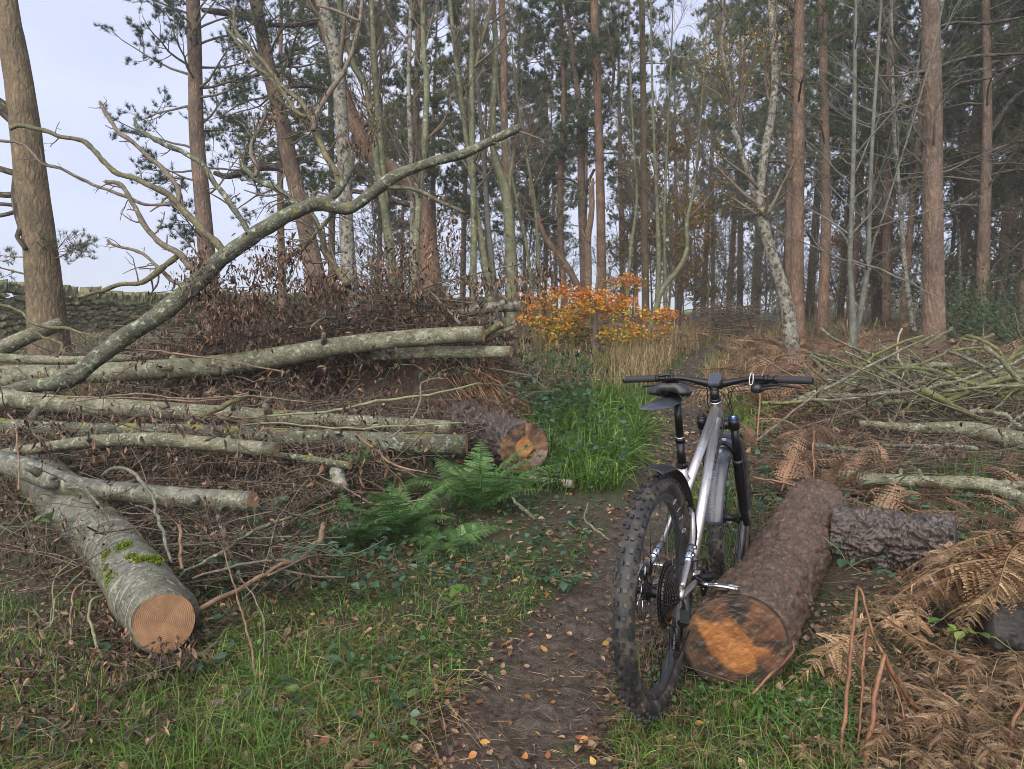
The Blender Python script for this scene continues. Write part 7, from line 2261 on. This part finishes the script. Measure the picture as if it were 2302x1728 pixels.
for sgn in (1, -1):
    bt('seat_stay', MET, [st(.285, sgn * .016), st(.245, sgn * .034) + np.array([-.05, 0, .0]), [.235, sgn * .050, .475], [.02, sgn * .070, .395]], [.0095, .0105, .0105, .0095], 12, frame, 30)
    bt('chain_stay', MET, [BB + np.array([-.01, sgn * .030, -.005]), [.34, sgn * .044, .322], [.22, sgn * .056, .342], [.02, sgn * .070, .366]], [.0125, .0115, .0105, .010], 12, frame, 26)
    mb = MB(); cyl_y(mb, (0.003, 0, .374), .017, sgn * .066 if sgn > 0 else -.080, .080 if sgn > 0 else -.066, 24)
    box(mb, (.012, sgn * .072, .388), (.03, .008, .03)); bpart(mb, 'dropout', MET, frame)
    # tape wraps and cable ties on the stays
    a_, b_ = np.array([.235, sgn * .050, .475]), np.array([.02, sgn * .070, .395])
    bt('stay_tape', TAPE, [a_ + (b_ - a_) * .02, a_ + (b_ - a_) * .42], .0112, 12, frame)
    for f_ in (.06, .22, .38):
        c0 = a_ + (b_ - a_) * f_
        bt('cable_tie', PLA, [c0 - (b_ - a_) * .012, c0 + (b_ - a_) * .012], .0122, 12, frame)
    for f_ in ((.10, .30) if sgn < 0 else ()):
        c0 = a_ + (b_ - a_) * f_ + np.array([.004, sgn * .014, .006])
        mb = MB(); box(mb, c0, (.012, .011, .012)); o_ = bpart(mb, 'tie_head', PLA, frame)
        mb = MB(); box(mb, c0 + np.array([-.0065, 0, .002]), (.001, .006, .006)); bpart(mb, 'tie_eye', WHITE, o_)
# seat post
post = bt('seat_post', BLK, [st(.42), st(.528)], .0150, 18)
bt('seat_clamp', BLK, [st(.430), st(.446)], .0205, 20, post)
mb = MB(); box(mb, st(.438) + np.array([-.022, .0, -.001]), (.014, .018, .014)); bpart(mb, 'clamp_bolt', BLK, post)
bt('dropper_collar', BLK, [st(.524), st(.540)], .0178, 18, post)
bt('collar_ring', STEEL, [st(.5395), st(.5425)], .0166, 18, post)
bt('dropper_shaft', BLK, [st(.535), st(.675)], .0133, 18, post)
SADZ = .718
sc0 = st(SADZ)
mb = MB(); box(mb, st(.683), (.045, .026, .022)); bpart(mb, 'rail_clamp', BLK, post)
# saddle: lofted shell with a cut-out
sad = bpy.data.objects.new('saddle', None); sad.empty_display_size = .05; col.objects.link(sad); sad.parent = bike; ORI[sad.name] = np.zeros(3)
nu, nv = 34, 25
U = np.linspace(0, 1, nu); Vv = np.linspace(-1, 1, nv)
xx = .135 - U * .262
hwid = np.interp(U, [0, .04, .12, .35, .55, .72, .88, .96, 1], [.006, .016, .019, .024, .040, .062, .073, .068, .042])
topz = .006 * np.cos(U * 6.3) * 0 + np.interp(U, [0, .15, .55, .85, 1], [-.006, .0, -.004, .006, .004])
Vt = np.empty((nu, nv, 3))
for i in range(nu):
    y = Vv * hwid[i]
    z = topz[i] - .030 * np.abs(Vv) ** 3.2 * min(1, hwid[i] / .03)
    ch = np.exp(-(Vv * hwid[i] / .011) ** 2) * .014 * np.clip((U[i] - .12) * 6, 0, 1) * np.clip((1.02 - U[i]) * 4, 0, 1)
    Vt[i] = np.stack([np.full(nv, xx[i]), y, z - ch], -1)
bot = Vt.copy(); bot[:, :, 2] = np.minimum(Vt[:, :, 2] - .010, Vt[:, :, 2].min(1, keepdims=True) - .004 + 0 * Vt[:, :, 2]); bot[:, :, 1] *= .93
bot[:, :, 2] = np.maximum(bot[:, :, 2], Vt[:, :, 2] - .026)
tilt = np.array(Matrix.Rotation(math.radians(2.0), 3, 'Y'))
org_s = sc0 + np.array([.012, 0, .012])
allv = np.concatenate([Vt.reshape(-1, 3), bot.reshape(-1, 3)]) @ tilt.T + org_s
i = np.arange(nu - 1)[:, None] * nv + np.arange(nv - 1)[None]
F1 = np.stack([i, i + 1, i + nv + 1, i + nv], -1).reshape(-1, 4); F2 = F1[:, ::-1] + nu * nv
e1 = np.arange(nu - 1) * nv; E = []
for o_ in (0, nv - 1):
    q = np.stack([e1 + o_, e1 + nv + o_, e1 + nv + o_ + nu * nv, e1 + o_ + nu * nv], -1); E.append(q if o_ == 0 else q[:, ::-1])
for r_ in (0, nu - 1):
    j = r_ * nv + np.arange(nv - 1); q = np.stack([j, j + 1, j + 1 + nu * nv, j + nu * nv], -1); E.append(q[:, ::-1] if r_ == 0 else q)
mb = MB(); mb.add(allv, np.concatenate([F1, F2] + E)); bpart(mb, 'saddle_shell', SADM, sad)
for sgn in (1, -1):
    bt('saddle_rail', STEEL, [org_s + np.array([.105, sgn * .008, -.022]), org_s + np.array([.05, sgn * .021, -.036]), org_s + np.array([-.04, sgn * .022, -.038]), org_s + np.array([-.115, sgn * .034, -.018])], .0036, 8, sad)
# flat plastic tail under the saddle
def strip(mb, C, W_, nrm, th=.0015, nw=9, arch=0.0):
    """a bent sheet: centre line C (m,3), half widths W_, up direction per point, arch across"""
    m = len(C); v = np.linspace(-1, 1, nw)
    T = unit(np.gradient(C, axis=0)); Sd = unit(np.cross(nrm, T)); N_ = np.cross(T, Sd)
    A_ = C[:, None] + Sd[:, None] * (W_[:, None] * v[None])[..., None] - N_[:, None] * (arch * W_[:, None] * (v ** 2)[None])[..., None]
    B_ = A_ - N_[:, None] * th
    V = np.concatenate([A_.reshape(-1, 3), B_.reshape(-1, 3)])
    i = np.arange(m - 1)[:, None] * nw + np.arange(nw - 1)[None]
    F1 = np.stack([i, i + 1, i + nw + 1, i + nw], -1).reshape(-1, 4)
    Fs = [F1, F1[:, ::-1] + m * nw]
    e = np.arange(m - 1) * nw
    Fs.append(np.stack([e, e + nw, e + nw + m * nw, e + m * nw], -1)); Fs.append(np.stack([e + nw - 1, e + 2 * nw - 1, e + 2 * nw - 1 + m * nw, e + nw - 1 + m * nw], -1)[:, ::-1])
    for r_ in (0, m - 1):
        j = r_ * nw + np.arange(nw - 1); Fs.append(np.stack([j, j + 1, j + 1 + m * nw, j + m * nw], -1))
    mb.add(V, np.concatenate(Fs))
t_ = np.linspace(0, 1, 18)
C = org_s + np.stack([-.03 - .25 * t_, .045 * t_, -.034 - .004 * np.sin(t_ * 3) - .034 * t_ ** 2], -1)
mb = MB(); strip(mb, C, np.interp(t_, [0, .2, .6, .9, 1], [.022, .045, .050, .030, .003]), np.tile([0, 0, 1.], (18, 1)), .0018, 9, .40); bpart(mb, 'saddle_mudguard', GUARD, sad)
# rear guard between tyre and seat tube
def arc(c, r, a0, a1, n):
    a = np.radians(np.linspace(a0, a1, n))
    return c + np.stack([np.cos(a) * r, 0 * a, np.sin(a) * r], -1), np.stack([np.cos(a), 0 * a, np.sin(a)], -1)
C, Nn = arc(np.array([0, 0, RW]), .402, 100, 8, 30)
mb = MB(); strip(mb, C[::-1], np.interp(np.linspace(0, 1, 30), [0, .1, .5, .9, 1], [.030, .040, .042, .046, .036]), Nn[::-1], .002, 9, .35); bpart(mb, 'rear_mudguard', PLA)
# fork
fork = bpy.data.objects.new('fork', None); fork.empty_display_size = .05; col.objects.link(fork); fork.parent = bike; ORI[fork.name] = np.zeros(3)
mb = MB()
cr = np.array([S(.556, 0.0, .070), S(.549, .006, .045), S(.549, .004, .02), S(.549, .004, -.02), S(.549, .006, -.045), S(.556, 0.0, -.070)])
tubes(mb, spline(cr, 24), np.interp(np.linspace(0, 1, 24), [0, .12, .5, .88, 1], [.021, .019, .025, .019, .021]), 16); bpart(mb, 'crown', BLK, fork)
for sgn in (1, -1):
    y = sgn * .067
    bt('crown_post', BLK, [S(.535, 0, y), S(.585, 0, y)], .0225, 18, fork)
    bt('stanchion', BLK, [S(.33, 0, y), S(.55, 0, y)], .0178, 18, fork)
    bt('top_cap', BLUE if sgn < 0 else BLK, [S(.5845, 0, y), S(.591, 0, y)], .0185, 18, fork)
    bt('cap_knob', STEEL if sgn < 0 else BLK, [S(.590, 0, y), S(.596, 0, y)], .009, 14, fork)
    lw_ = bt('lower_leg', BLK, [S(-.022, .036, y), S(.03, .024, y), S(.10, .006, y), S(.22, 0, y), S(.36, 0, y)], [.015, .0165, .019, .0215, .0225], 18, fork, 30)
    bt('dust_seal', PLA, [S(.355, 0, y), S(.372, 0, y)], .0240, 18, lw_)
    mb = MB(); q = S(0, .044, y); lathe(mb, (q[0], q[1], q[2]), [(.0001, -.012), (.016, -.012), (.016, .012), (.0001, .012)], 20, False); bpart(mb, 'axle_end', BLK, lw_)
bt('arch', BLK, [S(.345, .012, .062), S(.40, .035, .040), S(.425, .045, 0), S(.40, .035, -.040), S(.345, .012, -.062)], [.012, .011, .0105, .011, .012], 10, fork, 30)
bt('axle', BLK, [S(0, .044, .062), S(0, .044, -.062)], .0085, 12, fork)
bt('steerer_spacers', BLK, [S(.668, 0, 0), S(.726, 0, 0)], .0185, 18, fork)
bt('headset_cap', STEEL, [S(.665, 0, 0), S(.6705, 0, 0)], .0262, 22, fork)
bt('spacer_ring', BLK, [S(.671, 0, 0), S(.684, 0, 0)], .0232, 22, fork)
# front mudguard hugging the back of the front tyre, following the steered wheel
fc = S(0, .044, 0)
C, Nn = arc(np.zeros(3), .408, 64, 174, 46)
Rz = np.array(Matrix.Rotation(-STEER, 3, 'Z'))
C2 = C @ Rz.T + fc; N2 = Nn @ Rz.T
hwg = np.interp(np.linspace(0, 1, 46), [0, .06, .2, .3, .36, .5, .95, 1], [.020, .026, .034, .040, .031, .041, .041, .034])
mb = MB(); strip(mb, C2, hwg, N2, .002, 11, .32); fg = bpart(mb, 'front_mudguard', GUARD)
def decal(a0, a1, v0, v1, mat, name):
    C, Nn = arc(np.zeros(3), .4086, a0, a1, 8)
    q = (v0 + v1) / 2; hw = (v1 - v0) / 2
    yb = q * .041
    drop = .32 * .041 * q * q
    C3 = (C - Nn * drop + np.array([0, yb, 0])) @ Rz.T + fc
    mb = MB(); strip(mb, C3, np.full(8, hw * .041), Nn @ Rz.T, .0006, 5, .02); bpart(mb, name, mat, fg)
decal(109, 120, -.12, .46, LGREY, 'printed_panel')
decal(122, 125.5, -.10, .50, LGREY, 'printed_panel')
drg = np.random.default_rng(5)
a = 128.0
while a < 166:
    w = drg.uniform(.5, 1.4)
    decal(a, a + w, -.15 + drg.uniform(0, .1), .55 - drg.uniform(0, .15), m_plain('dim print %d' % int(a), (.075, .08, .09), .35), 'printed_bar')
    a += w + drg.uniform(.6, 1.5)
C, Nn = arc(np.zeros(3), .412, 104, 108, 8)
mb = MB(); strip(mb, C @ Rz.T + fc, np.full(8, .046), Nn @ Rz.T, .006, 11, .32); bpart(mb, 'guard_strap', PLA, fg)
# cockpit
T0 = .725
stem_o = bt('stem', BLK, [S(T0 - .005, -.006, 0), S(T0 - .004, .02, 0), S(T0 + .002, .045, 0)], [.0185, .017, .020], 16)
mb = MB(); q = S(T0, .045, 0); lathe(mb, (q[0], 0, q[2]), [(.0205, -.026), (.0205, .026), (.0165, .026), (.0165, -.026)], 22); bpart(mb, 'bar_clamp', BLK, stem_o)
HB = []
for y in np.linspace(-.385, .385, 41):
    ay = abs(y)
    rise = np.interp(ay, [0, .035, .14, .385], [0, .004, .030, .046])
    back = np.interp(ay, [0, .06, .15, .385], [0, .0, -.004, -.048])
    HB.append(S(T0 + rise * .95, .045 + back - rise * -.15, y))
HB = np.array(HB)
rb = np.interp(np.abs(np.linspace(-.385, .385, 41)), [0, .04, .10, .385], [.0175, .0172, .0118, .0112])
mb = MB(); tubes(mb, HB, rb, 14); bar = bpart(mb, 'handlebar', BLK)
yy_ = np.linspace(-.385, .385, 41)
def hb(y):
    return np.array([np.interp(y, yy_, HB[:, i]) for i in range(3)])
for sgn in (1, -1):
    ys_ = sgn * np.linspace(.252, .387, 30)
    G = np.array([hb(v) for v in ys_]); G = G + (np.abs(ys_) > .385)[:, None] * 0
    mb = MB(); tubes(mb, G, np.where(np.arange(30) % 2 == 0, .0158, .0151), 16); bpart(mb, 'grip', GRIP, bar)
    bt('grip_collar', BLK, [hb(sgn * .238), hb(sgn * .254)], .0168, 16, bar)
    # brake: clamp, body, lever blade
    c0 = hb(sgn * .205)
    br = bt('brake_clamp', BLK, [hb(sgn * .198), hb(sgn * .214)], .0165, 14)
    bt('brake_body', BLK, [c0 + np.array([.022, -sgn * .045, -.012]), c0 + np.array([.030, sgn * .0, -.014]), c0 + np.array([.028, sgn * .03, -.018])], [.009, .0115, .009], 10, br)
    bt('brake_lever', PLA, [c0 + np.array([.030, sgn * .018, -.020]), c0 + np.array([.058, sgn * .060, -.028]), c0 + np.array([.055, sgn * .10, -.034]), c0 + np.array([.062, sgn * .128, -.038])], [.006, .0055, .0052, .0045], 8, br)
c0 = hb(-.175)
sh = bpy.data.objects.new('shifter', None); sh.empty_display_size = .03; col.objects.link(sh); sh.parent = bike; ORI[sh.name] = np.zeros(3)
mb = MB(); lathe(mb, (c0[0] + .012, c0[1] + .008, c0[2] - .040), [(.0001, -.024), (.016, -.022), (.022, -.008), (.022, .010), (.014, .022), (.0001, .024)], 18, False); bpart(mb, 'shifter_pod', PLA, sh)
bt('shift_paddle', PLA, [c0 + np.array([-.004, -.01, -.045]), c0 + np.array([-.02, -.05, -.038]), c0 + np.array([-.022, -.085, -.040])], [.007, .006, .004], 8, sh)
bt('shift_paddle', PLA, [c0 + np.array([.01, -.015, -.030]), c0 + np.array([.0, -.06, -.025]), c0 + np.array([-.006, -.10, -.030])], [.006, .007, .004], 8, sh)
c0 = hb(.185)
bt('dropper_remote', PLA, [c0 + np.array([.0, .0, .010]), c0 + np.array([-.012, .02, .016]), c0 + np.array([-.02, .05, .010])], [.008, .007, .005], 8, bar)
bt('remote_clamp', BLK, [hb(.178), hb(.192)], .0158, 14, bar)
c0 = hb(-.150)
loop = [c0 + np.array([-.014, -.005, .022]), c0 + np.array([-.016, .004, .020]), c0 + np.array([-.020, .008, -.006]), c0 + np.array([-.021, .009, -.022]), c0 + np.array([-.021, -.002, -.024]), c0 + np.array([-.020, -.006, -.006]), c0 + np.array([-.014, -.005, .022])]
bt('bar_clip', STEEL, loop, .0022, 8, bar, 40, 'bent silver wire clip on the bar')
# computer on its mount
gc = S(T0 + .030, .030, 0)
mbx = np.array(Matrix.Rotation(math.radians(-34), 3, 'Y'))
V, th = [], np.linspace(0, 2 * np.pi, 40, endpoint=False)
sq = lambda c_, s_: np.sign(c_) * np.abs(c_) ** .38
outl = np.stack([.040 * sq(np.cos(th), 0), .026 * sq(np.sin(th), 0)], -1)
lay = [(.90, -.009), (1.0, -.006), (1.0, .004), (.94, .0085), (.0, .009)]
for s_, z_ in lay:
    for x_, y_ in outl * s_:
        V.append([x_, y_, z_])
V = np.array(V) @ mbx.T + gc
F = np.concatenate([np.array([[k * 40 + j, k * 40 + (j + 1) % 40, (k + 1) * 40 + (j + 1) % 40, (k + 1) * 40 + j] for j in range(40)]) for k in range(len(lay) - 1)])
mb = MB(); mb.add(V, [F, np.arange(40)[None, ::-1]], smooth=False); comp = bpart(mb, 'bike_computer', SCREEN)
mb = MB(); box(mb, gc + mbx @ np.array([.004, 0, .0092]), (.052, .040, .0010), mbx); bpart(mb, 'display', m_plain('display glass', (.035, .04, .055), .08, spec=.8), comp)
bt('computer_mount', PLA, [S(T0 + .005, .045, -.018), S(T0 + .018, .05, -.012), gc + np.array([.0, -.006, -.012])], .006, 8, stem_o)
# hoses
cb = MB()
for pts in ([hb(-.165) + np.array([.03, 0, -.014]), hb(-.10) + np.array([.05, 0, -.022]), S(.69, .07, -.065), S(.63, .055, -.045), S(.59, .02, -.030), BB * .3 + S(.585, -.02, 0) * .7 + np.array([0, -.022, .0])],
            [hb(-.16) + np.array([.012, 0, -.045]), hb(-.10) + np.array([.03, 0, -.045]), S(.68, .05, -.045), S(.60, .06, -.05), S(.57, .02, -.032), BB * .35 + S(.585, -.02, 0) * .65 + np.array([0, -.024, .0])],
            [hb(.165) + np.array([.03, 0, -.014]), hb(.10) + np.array([.055, 0, -.02]), S(.70, .07, .05), S(.62, .06, .050), S(.58, .03, .035), BB * .3 + S(.585, -.02, 0) * .7 + np.array([0, .022, .0])],
            [hb(.17) + np.array([.0, 0, -.01]), hb(.09) + np.array([.04, 0, -.03]), S(.66, .08, -.01), S(.52, .05, -.06), S(.40, .0, -.092), S(.10, -.01, -.092) * 1.0]):
    mb = MB(); tubes(mb, spline(np.array(pts), 36), np.full(36, .0023), 7); bpart(mb, 'cable', PLA)
# drivetrain
def gear(mb, c, r, y, n, th=.0018, inner=.6):
    m = n * 4; a = np.arange(m) / m * 2 * np.pi
    ro = r + np.array([0, .0034, .0034, 0])[np.arange(m) % 4]
    ri = np.full(m, r * inner)
    V = np.concatenate([np.stack([c[0] + q * np.cos(a), np.full(m, c[1] + y + s * th / 2), c[2] + q * np.sin(a)], -1) for q, s in ((ro, -1), (ro, 1), (ri, 1), (ri, -1))])
    j = np.arange(m); j2 = (j + 1) % m
    F = np.concatenate([np.stack([k * m + j, k * m + j2, ((k + 1) % 4) * m + j2, ((k + 1) % 4) * m + j], -1) for k in range(4)])
    mb.add(V, F, smooth=False)
cas = bpy.data.objects.new('cassette', None); cas.empty_display_size = .03; col.objects.link(cas); cas.parent = bike; ORI[cas.name] = np.zeros(3)
for i, n in enumerate((51, 45, 39, 33, 28, 24, 21, 18, 16, 14, 12, 10)):
    mb = MB(); gear(mb, (0, 0, RW), n * .00202, -.0245 - i * .0036, n, .0019, .72); bpart(mb, 'cog', DSTEEL, cas)
ckc = BB
cka = math.radians(172)                                       # drive side crank points back
ck = bpy.data.objects.new('crankset', None); ck.empty_display_size = .03; col.objects.link(ck); ck.parent = bike; ORI[ck.name] = np.zeros(3)
mb = MB(); gear(mb, ckc, .0645, -.050, 32, .003, .72); cr_ = bpart(mb, 'chainring', BLK, ck)
for i in range(4):
    a = i * math.pi / 2 + .4
    bt('chainring_arm', BLK, [ckc + np.array([0, -.050, 0]), ckc + np.array([.05 * math.cos(a), -.050, .05 * math.sin(a)])], .005, 8, ck)
bt('spindle', BLK, [ckc + np.array([0, -.075, 0]), ckc + np.array([0, .075, 0])], .0145, 16, ck)
pr_ = ckc + np.array([.170 * math.cos(cka), -.085, .170 * math.sin(cka)]); pl_ = ckc + np.array([-.170 * math.cos(cka), .085, -.170 * math.sin(cka)])
bt('crank_arm', BLK, [ckc + np.array([.012, -.068, 0]), ckc * .55 + pr_ * .45 + np.array([0, .004, 0]), pr_], [.0165, .0125, .0125], 12, ck, 16)
bt('crank_arm', BLK, [ckc + np.array([-.012, .068, 0]), ckc * .55 + pl_ * .45 - np.array([0, .004, 0]), pl_], [.0165, .0125, .0125], 12, ck, 16)
for p_, sgn in ((pr_, -1), (pl_, 1)):
    pd_ = bpy.data.objects.new('pedal', None); pd_.empty_display_size = .03; col.objects.link(pd_); pd_.parent = bike; ORI[pd_.name] = np.zeros(3)
    bt('pedal_axle', STEEL, [p_, p_ + np.array([0, sgn * .020, 0]), p_ + np.array([0, sgn * .105, 0])], [.0085, .007, .006], 10, pd_, 10)
    mb = MB()
    rot = np.array(Matrix.Rotation(math.radians(12), 3, 'Y'))
    for x_ in (-.034, .034):
        pts_ = np.array([[x_, sgn * .022, 0], [x_ * 1.15, sgn * .045, .003], [x_ * 1.15, sgn * .085, .003], [x_, sgn * .112, 0]]) @ rot.T + p_
        tubes(mb, spline(pts_, 12), np.full(12, .0062), 8)
    for y_ in (.024, .110):
        pts_ = np.array([[-.034, sgn * y_, 0], [0, sgn * (y_ + (.004 if y_ > .05 else -.002)), 0], [.034, sgn * y_, 0]]) @ rot.T + p_
        tubes(mb, spline(pts_, 9), np.full(9, .0060), 8)
    bpart(mb, 'pedal_cage', STEEL, pd_)
    mb = MB()
    box(mb, p_ + np.array([0, sgn * .066, 0]), (.046, .030, .016), rot); box(mb, p_ + rot @ np.array([-.016, sgn * .066, .010]), (.010, .034, .006), rot); box(mb, p_ + rot @ np.array([.018, sgn * .066, .010]), (.010, .022, .006), rot)
    bpart(mb, 'cleat_binding', DSTEEL, pd_)
# rear mech and chain
mech = bpy.data.objects.new('rear_derailleur', None); mech.empty_display_size = .03; col.objects.link(mech); mech.parent = bike; ORI[mech.name] = np.zeros(3)
j1 = np.array([.030, -.040, .262]); j2_ = np.array([.058, -.040, .178])
mb = MB()
bk1, bk2 = np.array([.002, -.086, .352]), np.array([.022, -.078, .285])
tubes(mb, spline(np.array([[.003, -.080, .362], bk1, [.004, -.090, .318], bk2, j1 + np.array([0, -.020, .012])]), 20), np.interp(np.linspace(0, 1, 20), [0, .3, .7, 1], [.009, .011, .015, .012]), 10)
box(mb, (.006, -.084, .312), (.030, .030, .040)); bpart(mb, 'mech_body', PLA, mech)
mb = MB(); box(mb, (.002, -.1005, .300), (.022, .002, .006)); bpart(mb, 'mech_badge', STEEL, mech)
for jc in (j1, j2_):
    mb = MB(); gear(mb, jc, .020 if jc is j1 else .024, 0, 12, .003, .25); bpart(mb, 'jockey_wheel', PLA, mech)
for yo in (-.008, .008):
    bt('mech_cage', PLA, [j1 + np.array([0, yo, 0]), j2_ + np.array([0, yo, 0])], .0055, 8, mech)
ccr = .085
up_r, up_c = np.array([0, -.035, RW + ccr]), ckc + np.array([0, -.050, .0665])
lo_c, lo_j = ckc + np.array([0, -.050, -.0665]), j2_ + np.array([.006, -.004, -.026])
aR = np.radians(np.linspace(90, 285, 14)); aC = np.radians(np.linspace(-90, 90, 12))
loopc = [up_r] + [np.array([ccr * math.cos(a), -.036, RW + ccr * math.sin(a)]) for a in aR] + [j1 + np.array([.021, 0, .004]), j1 * .5 + j2_ * .5 + np.array([.0, 0, 0]), j2_ + np.array([-.026, 0, 0]), lo_j] + [lo_c * .5 + lo_j * .5] + [ckc + np.array([.0665 * math.cos(a), -.050, .0665 * math.sin(a)]) for a in aC] + [up_c * .5 + up_r * .5, up_r]
lc = spline(np.array(loopc), 118)
mb = MB()
for i in range(117):
    a_, b_ = lc[i], lc[i + 1]
    T_ = unit(b_ - a_ + 1e-9); Y_ = np.array([0, 1., 0]); Y_ = unit(Y_ - T_ * (Y_ @ T_)); Z_ = np.cross(T_, Y_)
    box(mb, (a_ + b_) / 2, (np.linalg.norm(b_ - a_) * .82, .0062 if i % 2 else .0045, .0070), np.stack([T_, Y_, Z_], 1))
bpart(mb, 'chain', DSTEEL)
# rear caliper
mb = MB(); box(mb, (.050, .052, .432), (.036, .030, .040), np.array(Matrix.Rotation(.5, 3, 'Y'))); box(mb, (.030, .056, .415), (.02, .02, .03)); bpart(mb, 'brake_caliper', BLK)
mb = MB(); q = S(.10, -.03, .064); box(mb, q, (.036, .026, .06), np.array(Matrix.Rotation(-.5, 3, 'Y'))); bpart(mb, 'brake_caliper', BLK)
# ------------------------------------------------------------------ damp November air between the trees
hz = MB(); box(hz, (15, 335, 7.5), (590, 760, 37))
m = bpy.data.materials.new('damp air'); m.use_nodes = True
m.node_tree.nodes.clear()
ho = m.node_tree.nodes.new('ShaderNodeOutputMaterial')
hv = m.node_tree.nodes.new('ShaderNodeVolumePrincipled')
hv.inputs['Color'].default_value = (.93, .95, 1, 1)
hv.inputs['Density'].default_value = .0018
hv.inputs['Anisotropy'].default_value = .2
m.node_tree.links.new(hv.outputs[0], ho.inputs['Volume'])
o = hz.build('haze', m, None, (15, 335, 7.5))
tag(o, 'thin damp air hanging between the far trees', 'haze', kind='stuff')
